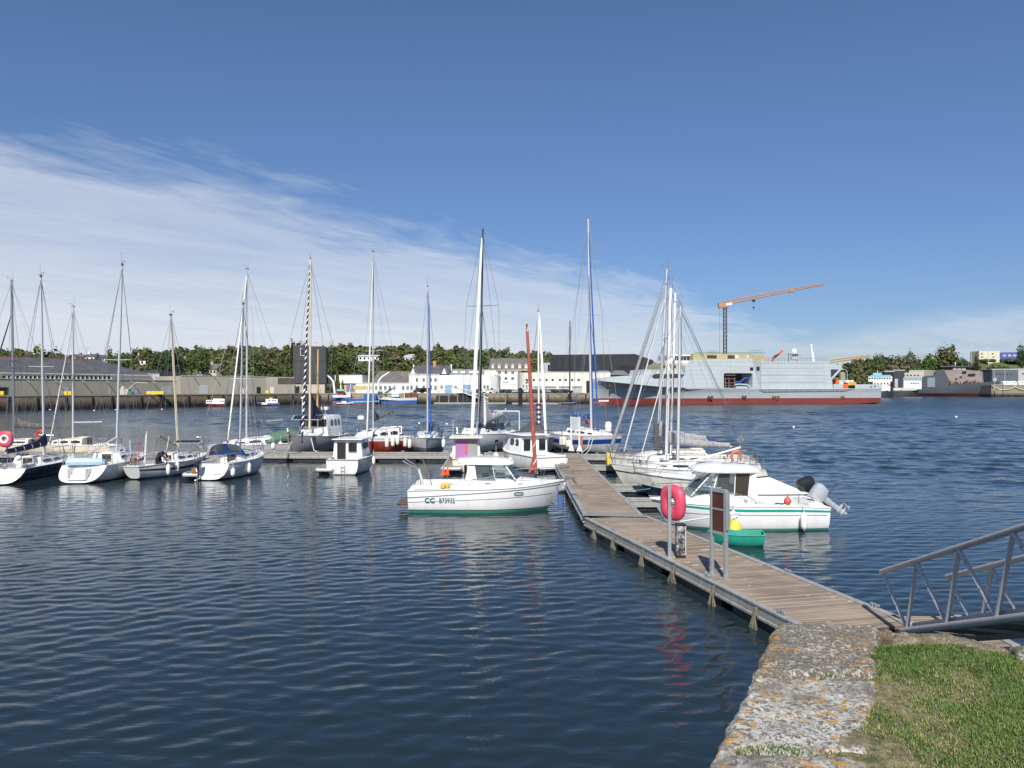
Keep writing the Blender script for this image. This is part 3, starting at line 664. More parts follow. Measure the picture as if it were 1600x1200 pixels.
# ---------------- the fleet, left to right
h_navy=hullmat('navy_hull',(.012,.018,.05),(.01,.012,.02),(.7,.7,.68),.0,.10)
h_white=hullmat('white_hull',(.70,.71,.71),(.015,.02,.05),None,.07)
h_white2=hullmat('white_hull_blue_boot',(.72,.72,.70),(.02,.06,.16),(.05,.12,.3),.05,.11)
h_cream=hullmat('cream_hull',(.62,.56,.44),(.10,.02,.015),(.25,.03,.03),.05,.12)
h_grey=hullmat('grey_hull',(.60,.61,.62),(.03,.03,.035),None,.05,low=(.17,.17,.18),zl=.62,rough=.4)
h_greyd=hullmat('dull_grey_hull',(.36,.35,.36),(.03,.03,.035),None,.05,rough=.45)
h_red=hullmat('red_hull',(.36,.035,.02),(.03,.03,.05),(.7,.68,.6),.05,.12,streak=.2)
h_blue=hullmat('white_hull_blue_bottom',(.60,.61,.62),(.01,.05,.2),None,.22)
h_old=hullmat('stained_white_hull',(.66,.64,.58),(.10,.04,.02),None,.12,streak=.25)
# A navy hull, far left
T,H,loc,bs,tp=sailboat('navy hulled white deck sailboat with navy boom cover, second mast from the left edge',69,48.6,703,(64,431),93,8.6,2.95,h_navy,mf=.57,
  fb=(1.1,.9,.85),boom=dict(cov=navy,e=(8,708,43.6),g=(70,693,48.5),r=.2,pk=.25),tr=.8,sw=.8,trans=gel)
ladder(T,-4.35,.1,.1,.75); MB().torus((-3.55,0,1.25),.38,.02,20,6,Matrix.Rotation(PI/2,3,'Y')).tube([(-3.55,0,1.25),(-3.55,0,.5)],.03).build('steering_wheel',steel,T)
panel(T,(-4.2,.75,1.35),.55,.35,0,0,'solar_panel'); MB().sphere((-3.9,-1.0,1.5),.16).build('white_horseshoe_light',gel,T)
MB().bx(-3.4,-2.4,-1.15,-.75,.9,1.08).bx(-3.4,-2.4,.75,1.15,.9,1.08).build('cockpit_seat',deckm,T,.03)
# B open transom
T,H,loc,bs,tp=sailboat('white sailboat with wide open transom and a pale blue dinghy on its stern',182,49.2,705,(191,413),92,8.6,3.0,h_white,mf=.57,
  fb=(1.15,.98,.95),boom=dict(l=2.2,y=.9,rise=-1.0,z=1.2),tr=.95,sw=.86,cock=(.03,.42),trans=gel,cab=dict(h=.5,m=gel))
m=MB(); m.bx(-4.28,-3.5,-.55,-.47,.22,.85); m.bx(-4.28,-3.5,.47,.55,.22,.85)
for i in range(3): m.bx(-4.3+i*.25,-4.05+i*.25,-.46,.46,.2,.3+i*.2)
m.build('transom_steps',gel,T,.02)
dg=tag(MB().loft([[(x,y*a,z*b_+.0) for y,z in [(-.45,.0),(-.5,.18),(-.35,.34),(0,.4),(.35,.34),(.5,.18),(.45,.0)]] for x,a,b_ in((-.9,.7,.8),(-.7,.95,1),(.3,1,1),(.9,.8,.9),(1.2,.4,.7))]).build('inflatable_dinghy',[mat('blue_white_pvc',(.45,.58,.68),.5,mot=.15)]),'pale blue upturned inflatable dinghy lying on the open transom sailboat','dinghy')
dg.location=(X(133,45.5),45.4,1.02); dg.rotation_euler=(0,0,R(8))
MB().tube([(1.2,.35,1.45),(1.2,-.35,1.5)],.1).build('lashed_bag',greyc,T)
fender((X(198,47),47,.55),'white fender on the right flank of the open transom sailboat')
# C small with man aboard
T,H,loc,bs,tp=sailboat('small white sailboat with dark transom bracket and a man in its cockpit',279,50.6,705,(267,492),78,7.4,2.55,h_white2,mf=.57,
  fb=(1.05,.85,.8),mastm=mastc,mr=.08,tr=-.35,sw=.42,cock=(.06,.42),stripe=(.12,.2),stripe_m=navy,boom=dict(l=2.6,e=(248,681,47.6),g=(276,697,50.4),m=wood),trans=gel,spread=())
MB().bx(-3.75,-3.55,-.25,.1,.35,.6).build('engine_bracket',wood,T,.02); MB().bx(-3.1,-2.85,.5,.8,.95,1.25).build('instrument_box',wood,T,.02)
m=MB()
for y,z in((.7,2.6),(-.7,2.5),(.5,2.8)): m.tube([(-2.6+abs(y),y,.8),(-2.3+abs(y),y*1.2,z)],.02,5)
m.tube([(-2.9,.9,.8),(-2.9,.95,2.3)],.02,5); m.build('upright_pole',mastw,T)
MB().tube([(-2.95,.3,.8),(-2.95,.3,2.35)],.02,5).build('red_flag_staff',red,T)
for i,(px,py,D) in enumerate([(263,729,47),(277,728,48.5),(294,724,50.5)]): fender((X(px,D),D,.55),['long cream fender hanging mid hull on the boat with the man','middle cream fender on the right side of the boat with the man','small fender near the bow of the boat with the man'][i],r=.13,l=.6)
# the man
def man():
    t=thing('person','person in navy checked jacket and dark trousers bending over in a cockpit','person',(X(247,47.4),47.4,.62),R(-15))
    me=bpy.data.meshes.new('body'); vv=[(0,0,.62),(.16,0,.84),(.36,0,.97),(.44,0,.99),(.55,0,.98),(.02,.10,.60),(.10,.12,.32),(.02,.13,.04),(.13,.13,.0),(.02,-.10,.60),(.04,-.12,.30),(-.08,-.13,.04),(.03,-.13,.0),
      (.34,.19,.95),(.46,.24,.70),(.62,.20,.55),(.68,.18,.52),(.34,-.19,.95),(.50,-.22,.74),(.66,-.14,.62),(.72,-.12,.60)]
    ee=[(0,1),(1,2),(2,3),(3,4),(0,5),(5,6),(6,7),(7,8),(0,9),(9,10),(10,11),(11,12),(2,13),(13,14),(14,15),(15,16),(2,17),(17,18),(18,19),(19,20)]
    rr=[.15,.16,.15,.06,.095,.10,.075,.05,.035,.10,.075,.05,.035,.075,.055,.04,.035,.075,.055,.04,.035]
    me.from_pydata(vv,ee,[]); o=bpy.data.objects.new('body',me); COL.objects.link(o); o.parent=t
    sk=o.modifiers.new('skin','SKIN'); 
    for i,q in enumerate(me.skin_vertices[0].data): q.radius=(rr[i],rr[i]*(1.15 if i in(0,1,2) else 1)); q.use_root=(i==0)
    ss=o.modifiers.new('sub','SUBSURF'); ss.levels=2; ss.render_levels=2; sk.use_smooth_shade=True
    me.materials.append(cloth)
    tr=MB()
    for a in([(0,.10,.62),(.10,.12,.32),(.02,.13,.06)],[(0,-.10,.62),(.04,-.12,.30),(-.08,-.13,.06)]): tr.tube(a,[.125,.09,.07],10)
    tr.build('trousers',jeans,t)
    h=MB(); h.sphere((.57,0,.99),.105,12,(1.0,.82,1.12)); h.box((.675,0,.975),(.035,.03,.05)); h.box((.57,.092,.98),(.04,.02,.06)); h.box((.57,-.092,.98),(.04,.02,.06)); h.build('head',skinm,t,.006)
    MB().sphere((.555,0,1.03),.112,12,(1.0,.86,.95)).build('hair',hairm,t)
    hd=MB()
    for y,x,z in((.18,.70,.51),(-.12,.74,.59)):
        hd.sphere((x,y,z),.045,8,(1.2,.6,.9))
        for k in range(4): hd.tube([(x+.03,y-.03+k*.02,z-.01),(x+.075,y-.03+k*.02,z-.03-.004*k),(x+.085,y-.03+k*.02,z-.065)],[.011,.010,.008],6)
        hd.tube([(x,y-.035,z),(x+.04,y-.055,z-.02)],[.012,.009],6)
    hd.build('hand',skinm,t)
man()
# D blue hood
T,H,loc,bs,tp=sailboat('white sailboat with bright blue spray hood and black outboard on its transom',375,50.4,683,(380,474),86,8.0,2.85,h_white,mf=.56,
  fb=(1.2,.98,.92),tr=.5,sw=.72,cock=(.04,.40),boom=dict(l=.9,y=0,rise=.1),trans=gel,mr=.07,cab=dict(h=.48,m=gel))
arch(T,-1.9+2.0*0+.95,-.95+2.0*0-.75,1.05,1.28,.78,blue,window=mat('clear_hood_vinyl',(.10,.11,.12),.15),name='spray_hood')
outboard(T,-4.0,.5,.75,blk2,0,.8); ladder(T,-4.1,-.55,.25,.8,.4,2); MB().bx(-4.08,-4.02,.75,1.0,.45,.75).build('wooden_pad',wood,T,.01)
panel(T,(-3.1,1.7,2.25),1.6,.55,14,R(-86),'solar_panel'); MB().tube([(-3.1,1.2,.95),(-3.1,1.6,2.25)],.025).build('panel_post',steel,T)
m=MB(); m.torus((-3.2,.1,1.45),.3,.018,18,5,Matrix.Rotation(PI/2,3,'Y')); m.build('steering_wheel',wood,T)
for i,(px,py,D) in enumerate([(390,728,48.5),(404,722,51),(308,742,46.6),(365,738,46.0)]):
    fender((X(px,D),D-.1,.50),['cream fender on the right side of the blue hooded sailboat','cream fender by the bow of the blue hooded sailboat','round cream fender on the left quarter of the blue hooded sailboat','doughnut shaped fender on the right quarter of the blue hooded sailboat'][i],r=.14,l=.45 if i>1 else .6)
# behind the pontoon, left
T,H,loc,bs,tp=sailboat('cream hulled sailboat behind the walkway with dark grey furled mainsail, leftmost mast',22,63,680,(18,438),184,9.5,3.0,h_cream,mf=.52,deckmat=deckc,
  boom=dict(cov=dgrey,e=(84,668,63),g=(24,664,63),r=.26,pk=.3),mastm=alud,mr=.095,furl=dict(m=navy,r=.06,a=(-44,690,63),f=.8))
T,H,loc,bs,tp=sailboat('small cream sailboat with low rounded coachroof and red boot stripe, third mast from the left',114,62,690,(114,479),172,7.6,2.6,h_cream,mf=.55,deckmat=deckc,cab=dict(h=.62,k=.74,m=deckc),mr=.07,
  boom=dict(l=2.6,rise=.05,z=1.6),furl=dict(m=lgrey,r=.045,a=(78,690,62),f=.9))
tag(MB().torus((0,0,0),.33,.09,20,8,Matrix.Rotation(PI/2,3,'X')).build('lifebuoy',red),'red horseshoe lifebuoy on the rail of the leftmost cream boat','lifebuoy').location=(X(60,60.6),60.9,Z(680,60.8))
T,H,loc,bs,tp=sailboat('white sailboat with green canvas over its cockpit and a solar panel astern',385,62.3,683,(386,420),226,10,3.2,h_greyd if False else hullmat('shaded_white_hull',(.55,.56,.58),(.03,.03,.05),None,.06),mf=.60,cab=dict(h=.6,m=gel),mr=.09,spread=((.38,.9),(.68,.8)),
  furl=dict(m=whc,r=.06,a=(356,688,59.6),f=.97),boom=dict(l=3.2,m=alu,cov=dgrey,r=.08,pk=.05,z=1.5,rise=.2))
arch(T,-.1,-3.4,1.25,1.15,.95,greenc,'cockpit_awning')
panel(T,(-4.6,0,3.0),2.6,1.0,-22,R(-46),'solar_panel'); MB().tube([(-4.6,.5,.9),(-4.6,.2,2.9)],.03).tube([(-4.6,-.5,.9),(-4.6,-.2,2.9)],.03).build('panel_arch',steel,T)
m=MB(); m.tube([(-4.8,-1.2,.9),(-4.8,-1.2,4.6)],.03); m.sphere((-4.8,-1.2,4.65),.13,8); w_=m.build('wind_generator',mastw,T)
m=MB()
for k in range(3):
    a=2*PI*k/3+.35; m.tube([(-4.95,-1.2,4.65),(-4.98,-1.2+.8*math.cos(a),4.65+.8*math.sin(a))],[.06,.02],4)
m.build('turbine_blade',blk2,w_)
for i,(px,D) in enumerate([(434,62.5),(445,64.2)]): fender((X(px,D),D-1.2,.9),['square white fender near the stern of the green canvas sailboat','round white fender at the stern corner of the green canvas sailboat'][i],r=.17,l=.5)
# E ketch
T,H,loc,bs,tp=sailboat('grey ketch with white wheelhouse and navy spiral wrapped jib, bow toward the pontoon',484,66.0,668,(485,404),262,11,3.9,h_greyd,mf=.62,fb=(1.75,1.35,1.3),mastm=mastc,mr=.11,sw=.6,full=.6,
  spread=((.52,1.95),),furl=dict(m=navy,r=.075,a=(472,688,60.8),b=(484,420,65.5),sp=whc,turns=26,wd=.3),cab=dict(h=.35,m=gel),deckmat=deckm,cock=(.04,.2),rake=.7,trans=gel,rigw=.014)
secs=[(.6,1.35,1.2,1.4,3.0),(.2,1.4,1.25,1.4,3.15),(-2.6,1.4,1.25,1.4,3.15),(-2.8,1.4,1.25,1.4,3.05)]
cb,spf=cabin(T,secs,gel,'wheelhouse',wins=((1.1,1.35,.45,.85),(1.42,1.65,.45,.85),(1.72,1.92,.45,.85)))
m=MB()
for y in(-.85,0,.85): m.bx(.545,.64,y-.36,y+.36,2.2,2.85)
m.build('windscreen',glass,cb,.01)
MB().tube([loc(P(495.5,668,68.9)),loc(P(497,546,68.9))],[.1,.07],9).build('mizzen_mast',tan,T); MB().tube([(-2.2,0,3.1),(-2.2,0,3.6)],.05).bx(-2.5,-1.9,-.3,.3,3.58,3.85).build('radar_dome',gel,T,.05)
m=MB(); g=bs+Vector((-.15,0,1.6)); rings=[]
for i in range(8):
    f=i/7; x=g.x-f*2.6; hh=1.9*(1-f)**1.6+.28; rings.append([(x,.22*(1-.4*f)*math.cos(2*PI*k/10),g.z-.1+(hh if math.sin(2*PI*k/10)>0 else .25)*math.sin(2*PI*k/10)) for k in range(10)])
m.loft(rings).build('sail_cover',navy,T)
MB().tube([bs+Vector((0,0,1.4)),bs+Vector((-3,0,1.5))],.07).build('boom',tan,T)
MB().tube([(5.1,0,1.75),(6.0,0,1.95)],.07).build('bowsprit',wood,T)
tag(MB().tube([(X(458,61.5),61.2,1.3),(X(452,60.6),60.4,.8),(X(446,59.8),59.8,.55)],.025,5).tube([(X(487,60.6),60.4,1.6),(X(491,60),59.9,.7),(X(496,60),59.8,.55)],.03,5).build('mooring_line',rope),'pale mooring lines from the grey ketch bow down to the walkway','rope')
# I small cabin boat (stern to us)
def cabinboat(name,label,px,D,hdg,L,B,hull,fb,secs,win=True,roofm=gel,aft=True,sw=.88,tr=-.05,cock=(.05,.45),cat='motorboat',rf=.12,deckmat=None):
    t=thing(name,label,cat,(X(px,D),D,0),R(hdg)); H=Hull(L,B,fb,.3,sw,.6,tr,.4,1.3,tz=-.1,tm=.5,flare=.15)
    H.mesh(t,[hull,hull,gel]); H.deck(t,deckmat or deckm,cock,.36,depth=.3); H.rail(t,mat('grey_rubbing_strake',(.2,.2,.21),.6),'rubbing_strake',.035)
    return t,H
T,H=cabinboat('cabin_boat','small white angler cabin boat with dark open doorway, stern to the camera',553,51.6,86,5.4,2.35,hullmat('white_hull_dark_line',(.74,.74,.73),(.04,.06,.05),None,.06),(1.25,.95,.95),None)
secs=[(-1.5,.98,.88,.9,2.08),(-1.35,.98,.88,.9,2.15),(.6,.95,.82,.95,2.18),(1.15,.85,.7,1.0,1.7),(2.1,.4,.3,1.1,1.25)]
cb,spf=cabin(T,secs,gel,'wheelhouse',wins=((.4,.9,.5,.9),(1.1,1.85,.5,.9),(2.15,2.8,.3,.8)))
MB().bx(-1.62,-1.49,.12,.66,.62,1.98).build('open_doorway',mat('dark_interior',(.02,.012,.012),.6),cb)
m=MB(); m.bx(-1.62,-1.49,-.62,-.08,1.4,1.98); m.build('rear_window',glass,cb,.02)
ladder(T,-2.76,-.05,.12,.6,.22,2); m=MB(); m.tube([(-1.3,.6,2.2),(-1.3,.6,2.7)],.012); m.tube([(-1.0,-.5,2.2),(-1.0,-.5,2.9)],.01); m.build('antenna',mastw,cb)
MB().bx(-1.75,1.0,-1.0,1.0,2.15,2.22).build('roof_overhang',gel,cb,.03)
text('MARCUS','name_lettering',red,T,(-2.72,.95,.66),.14,(PI/2,0,-PI/2)) if False else None
fender((X(585.5,51),50.6,.75),'slim white fender by the right flank of the small cabin boat')
# F red hull
T,H,loc,bs,tp=sailboat('red hulled sailboat with raised white coachroof, radar post and fenders on its side',583,65.5,675,(583,393),236,8.8,3.0,h_red,mf=.60,fb=(1.45,1.25,1.2),stripe=(.01,.07),stripe_m=gel,mr=.075,
  furl=dict(m=lgrey,r=.07,a=(573,690,62.2),f=.96),boom=dict(l=2.6,cov=dgrey,r=.15,pk=.9,z=1.3,rise=.7),cab=dict(h=.85,k=.78,m=gel),spread=((.46,1.05),))
m=MB(); m.tube([loc(P(564,686,65.5)),loc(P(564,652,65.5))],.045,8); o=m.build('radar_post',steel,T); MB().lathe([(.02,-.02),(.3,0),(.3,.22),(.2,.3)],loc(P(564,655,65.5)),14).build('radar_dome',gel,o)
panel(T,loc(P(619,672,69)),1.0,.7,62,R(-236),'solar_panel')
for i,(px,D,z) in enumerate([(609,65.5,1.0),(618,66.5,1.0),(625,67,1.1)]): fender((X(px,D),D-1.5,z),['first white fender from the bow on the red hull','second white fender from the bow on the red hull','third white fender from the bow on the red hull'][i],r=.17,l=.8)
# G grey bow-on
T,H,loc,bs,tp=sailboat('grey and white sailboat bow toward the pontoon with blue sail rolled along its mast',668,65.8,680,(668,447),275,8.8,3.1,h_grey,mf=.60,fb=(1.5,1.2,1.1),mr=.085,
  furl=dict(m=blue,r=.062,a=(673,682,63.6),b=(670,470,65.3)),cab=dict(h=.55,k=.7,m=gel),boom=dict(l=2.6,cov=blue,r=.2,pk=.5,z=1.4),spread=())
arch(T,-.3,-2.2,1.25,1.3,1.15,mat('hood_frame_clear',(.05,.09,.2),.4),'spray_hood',t=.03,window=glassc)
for i,(px,D) in enumerate([(633,64),(640,62.6),(693,63)]): fender((X(px,D),D,1.0),['white fender on the far left side of the grey bow-on sailboat','white fender left of the grey bow-on sailboat bow','white fender on the right side of the grey bow-on sailboat'][i],r=.16,l=.7)
m=MB()
for sd_ in(1,-1):
    m.bx(-3.9,-3.0,sd_*1.25-.03,sd_*1.25+.03,1.5,2.1)
m.build('dodger',blue,T)
# H large white
T,H,loc,bs,tp=sailboat('large white yacht with dark raked deck saloon windows and black mast, tallest left of centre',750,68.5,665,(754.5,358),252,12.2,4.0,hullmat('white_hull_h',(.64,.65,.68),(.03,.03,.05),None,.08),mf=.58,fb=(1.75,1.45,1.45),mastm=mastk,mr=.095,
  spread=((.62,1.55),),furl=dict(m=whc,r=.15,a=(737,688,63.1),b=(753,372,67.6)),furl2=dict(m=greyc,r=.07,a=(745,688,64.6),b=(754,440,67.6)),cab=dict(h=.85,k=.72,m=gel),cock=(.04,.32),rigw=.014)
cabin(T,[(-1.8,1.42,1.28,1.95,2.38),(1.2,1.30,1.14,1.95,2.34),(2.4,1.0,.8,1.95,2.1)],glass,'saloon_window_band')
for px in(765,780):
    q=H.q_for_z(.45 if px==765 else .3,.85)
m=MB()
for t0 in(.60,.38,.24):
    a=H.pt(t0,H.q_for_z(t0,1.0),1,.006); b=H.pt(t0+.045,H.q_for_z(t0+.045,1.0),1,.006); c=H.pt(t0+.045,H.q_for_z(t0+.045,.78),1,.006); d=H.pt(t0,H.q_for_z(t0,.78),1,.006)
    m.add([a,b,c,d]+[p-Vector((0,.04,0)) for p in(a,b,c,d)],[(0,1,2,3),(7,6,5,4),(0,4,5,1),(1,5,6,2),(2,6,7,3),(3,7,4,0)])
m.build('hull_window',glass,T,smooth=0)
g=loc(P(755,658,68)); e=loc(P(784,647,72)); d=e-g; rings=[]
for i in range(10):
    f=i/9; hh=2.2*max(0,1-f*2.3)**1.5+.42-.1*f; c_=g+d*f; rings.append([c_+Vector((0,.30*(1-.5*f)*math.cos(2*PI*k/10),(hh if math.sin(2*PI*k/10)>0 else .5*(1-.5*f))*math.sin(2*PI*k/10))) for k in range(10)])
bo=MB().tube([g,e],.09).build('boom',mastk,T); MB().loft(rings).build('sail_cover',lgrey,bo)
arch(T,-1.6,-3.4,1.4,1.9,1.35,greyc,'spray_hood',window=glassc)
m=MB()
for y in(-1.6,1.6): m.tube([(-5.6,y,1.4),(-5.6,y,3.3)],.05)
m.tube([(-5.6,-1.6,3.3),(-5.6,1.6,3.3)],.06); m.build('davit_arch',mastw,T)
# J purple curtain, stern to us
T,H=cabinboat('cabin_boat','cream cabin boat with a purple and grey curtain across its doorway',729,53.4,92,6.2,2.4,hullmat('cream_hull_j',(.68,.64,.54),(.02,.10,.07),None,.06,streak=.2),(1.35,.95,.88),None,cock=(.04,.5),sw=.7,deckmat=deckc)
secs=[(-1.2,.95,.9,.85,2.1),(-.2,1.0,.9,.85,2.15),(1.0,.9,.75,.95,2.1),(1.5,.8,.6,1.0,1.6),(2.3,.3,.2,1.1,1.3)]
cb,spf=cabin(T,secs,gel2,'wheelhouse',wins=((.3,.9,.5,.9),(1.1,1.9,.5,.9)))
MB().bx(-1.34,-1.19,-.1,.72,.62,2.0).build('curtain',purple,cb); MB().bx(-1.33,-1.19,-.75,-.105,.62,2.0).build('curtain',greyc,cb); 
m=MB(); m.bx(-1.75,1.2,-1.12,1.12,2.13,2.21); m.build('roof_overhang',gel2,cb,.03)
m=MB()
for y in(.9,.1,-.7): m.tube([(-.9,y,2.2),(-.9,y,2.8+abs(y)*.6)],.012)
m.build('antenna',mastw,cb)
m=MB(); m.tube([(-1.36,0.0,1.7),(-1.36,0,1.1)],.05); m.build('orange_buoy_cord',orange,cb)
fender((X(775,54),54,.75),'round white fender between the curtain boat and the white cabin cruiser',r=.2,l=.45)
# K white timonier cruiser
T,H=cabinboat('cabin_cruiser','white pilothouse cruiser with two dark side windows and swim platform behind the largest motorboat',824,53.8,118,6.6,2.7,hullmat('white_hull_k',(.74,.74,.73),(.02,.04,.05),(.05,.06,.08),.05,.09),(1.35,1.0,.92),None,cock=(.04,.4),sw=.9)
secs=[(-1.0,1.05,.98,.9,2.2),(-.8,1.05,.98,.9,2.28),(1.0,1.0,.88,.95,2.28),(1.9,.85,.6,1.0,1.6),(2.6,.4,.3,1.1,1.2)]
cb,spf=cabin(T,secs,gel,'wheelhouse',wins=((1.12,1.42,.45,.88),(1.52,1.88,.45,.88)))
m=MB(); m.bx(-1.06,-.99,.35,.85,1.25,2.02); m.bx(-1.06,-.99,-.85,-.35,1.25,2.02); m.build('rear_window',glass,cb,.02)
MB().bx(-1.3,1.2,-1.1,1.1,2.27,2.35).build('roof_overhang',gel,cb,.04); MB().bx(-3.75,-3.2,-1.1,1.1,.22,.36).build('swim_platform',gel,T,.03)
MB().bx(-3.36,-3.28,-1.1,1.1,.4,1.08).bx(-3.4,-3.3,-.9,-.6,.5,.8).build('transom_bench',gel,T,.04)
m=MB(); m.tube([(-2.9,-1.05,.9),(-2.9,-1.05,2.7),(-2.9,1.05,2.7),(-2.9,1.05,.9)],.03,6); m.build('stern_arch',steel,T); H.pulpit(T,steel)
fender((X(797,52.0),51.6,.6),'round white fender by the left flank of the pilothouse cruiser',r=.22,l=.5)
# hidden low dinghy with the red spiral sail
T=thing('sailing_dinghy','low open dinghy with a tall rust red rolled sail wound with white line','dinghy',(X(838,41.2),41.2,0),R(178))
H=Hull(3.6,1.4,(.55,.45,.45),.15,.75,.4,0,.55); H.mesh(T,[gelg,gelg,gelg]); H.deck(T,deckm,(.08,.7),.36,depth=.25)
a=Vector((0,0,.42)); b=Vector((-(X(823,41.2)-X(838,41.2)),0,Z(507,41.2))); mk=MB().tube([a,a.lerp(b,.06),b],[.05,.05,.04],8).build('mast',blk2,T)
k=[a.lerp(b,q) for q in(.06,.12,.5,.95,.985)]; fo=MB().tube(k,[.08,.11,.11,.08,.05],10).build('furled_sail',redc,T); spiral(fo,k[0],k[4],.11,.065,9,whc,.10)
MB().prism([(.05,1.2),(.45,.95),(.1,2.2)],-.03,.03,axis='y').build('sail_clew',redc,fo)
MB().sphere(tuple(b+Vector((0,0,.06))),.06,6).build('masthead_light',yel,mk)
# L
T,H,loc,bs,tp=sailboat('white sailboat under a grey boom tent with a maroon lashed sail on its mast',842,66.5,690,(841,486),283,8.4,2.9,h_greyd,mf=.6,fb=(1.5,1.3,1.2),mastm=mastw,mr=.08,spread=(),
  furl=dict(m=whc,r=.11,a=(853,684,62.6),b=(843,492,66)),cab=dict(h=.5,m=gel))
m=MB(); rings=[]
for x,h,w_ in((-3.6,.9,.9),(-1.5,1.35,1.1),(.6,1.3,1.0),(1.8,.8,.7)): rings.append([(x,-w_,1.25),(x,-w_*.6,1.3+h*.6),(x,0,1.3+h),(x,w_*.6,1.3+h*.6),(x,w_,1.25)])
m.loft(rings).build('boom_tent',dgrey,T,smooth=60)
m=MB()
for i in range(5): m.torus(bs+Vector((-.1,0,.9+i*.42)),.16,.1,10,6)
m.build('lashed_sail',maroon,T)
# M blue stripe
T,H,loc,bs,tp=sailboat('white yacht with broad blue sheer stripe and two bright blue rolled halyard covers, tallest mast',924,66.2,690,(919,341),296,11.4,3.7,h_blue,mf=.58,fb=(1.75,1.45,1.45),stripe=(.10,.24),stripe_m=mat('royal_blue_gelcoat',(.012,.06,.26),.3),mr=.10,
  spread=((.55,1.35),),furl=dict(m=blue,r=.062,a=(935,678,64.5),b=(920,362,66)),furl2=dict(m=blue,r=.045,a=(928,678,65),b=(920,430,66)),cab=dict(h=.6,m=gel),rake=1.3,boom=dict(l=3.4,cov=blue,r=.15,pk=.2,z=1.3),rigw=.014)
MB().lathe([(.25,0),(.28,.1),(.28,.6),(.2,.8)],(2.8,.5,1.9),10).build('life_raft_canister',gel,T)
MB().bx(-.6,-.35,.3,.5,2.35,2.75).build('red_flag_bag',red,T,.02)
fender((X(879,64),63.4,1.15),'large round white fender at the left end of the blue striped yacht',r=.33,l=.75)
fender((X(888,62.8),62.4,1.0),'smaller round white fender next to the big one on the blue striped yacht',r=.28,l=.6)
tag(MB().tube([(X(921,61),60.7,1.6),(X(918,60),59.9,.9),(X(908,58.8),58.6,.55)],.03,5).tube([(X(926,60.7),60.5,1.55),(X(921,60),59.6,.8),(X(914,57.9),57.9,.5)],.03,5).build('mooring_line',rope),'two slack pale mooring lines below the blue striped yacht bow','rope')
# N1..N3 cream boats right of the walkway, bows toward it
T,H,loc,bs,tp=sailboat('cream sailboat with a yellow stripe and orange lifebuoy, farthest of the three beside the walkway',1027,49.4,705,(1042,421),180,9.6,3.0,h_old,mf=.66,fb=(1.35,1.1,1.1),deckmat=deckc,cab=dict(h=.5,m=gel2),stripe=(.03,.12),stripe_m=yel,mr=.095,
  furl=dict(m=greyc,r=.09,a=(953,705,49.4),b=(1037,450,49.4)),boom=dict(l=4.2,cov=greyc,r=.30,pk=.5,z=1.2,e=(1105,688,49.4)),spread=((.62,.8),))
MB().tube([bs+Vector((0,.0,.0)),bs+Vector((0,0,1.9))],.25).build('mast_boot',dgrey,T)
MB().bx(4.25,4.8,-.3,.3,.62,1.38).build('yellow_bow_fender',yel,T,.06)
lb=tag(MB().torus((0,0,0),.30,.085,18,8,Matrix.Rotation(PI/2,3,'X'),a0=-.9,a1=PI+.9).build('lifebuoy',orange),'orange horseshoe lifebuoy on the stern rail of the cream sailboats','lifebuoy'); lb.location=(X(1149,46.6),46.4,Z(713,46.6))
T,H,loc,bs,tp=sailboat('white sailboat with twin white mast and grey boom, middle of three beside the walkway',1041,46.4,712,(1048,450),180,9.2,2.95,hullmat('white_hull_n',(.70,.70,.67),(.16,.05,.03),None,.1,streak=.2),mf=.62,fb=(1.4,1.1,1.05),deckmat=deckm,mastm=mastw,mr=.10,taper=.95,stripe=(.2,.25),stripe_m=navy,
  furl=dict(m=lgrey,r=.04,a=(975,706,46.4),b=(1040,462,46.4)),boom=dict(l=4,cov=greyc,r=.22,pk=.3,e=(1143,698,46.4),g=(1045,690,46.4)),spread=((.55,.7),),cab=dict(h=.45,m=deckm))
MB().tube([bs+Vector((-.28,0,-.1)),tp+Vector((-.28,0,-.3))],.07,8).build('second_mast_tube',mastw,T)
T,H,loc,bs,tp=sailboat('older white sailboat with bare wooden boom pole, nearest of the three beside the walkway',1059,43.2,730,(1063,478),180,8.8,2.8,h_old,mf=.57,fb=(1.3,1.0,1.0),deckmat=deckm,mastm=alu,mr=.085,
  boom=dict(l=3,e=(1157,699,43.2),g=(1066,725,43.2),m=mastw),spread=(),stripe=(.16,.2),stripe_m=navy,cab=dict(h=.45,m=deckm),furl=dict(m=lgrey,r=.03,a=(1000,718,43.2),b=(1061,500,43.2)))
MB().box(loc(P(1157,687,43.2)),(.35,.02,.35),M=Matrix.Rotation(R(45),3,'Y')).box(loc(P(1157,687,43.2)),(.02,.35,.35),M=Matrix.Rotation(R(45),3,'X')).build('radar_reflector',alud,T); MB().tube([loc(P(1157,687,43.2)),loc(P(1157,725,43.2))],.015).build('reflector_pole',wire,T)
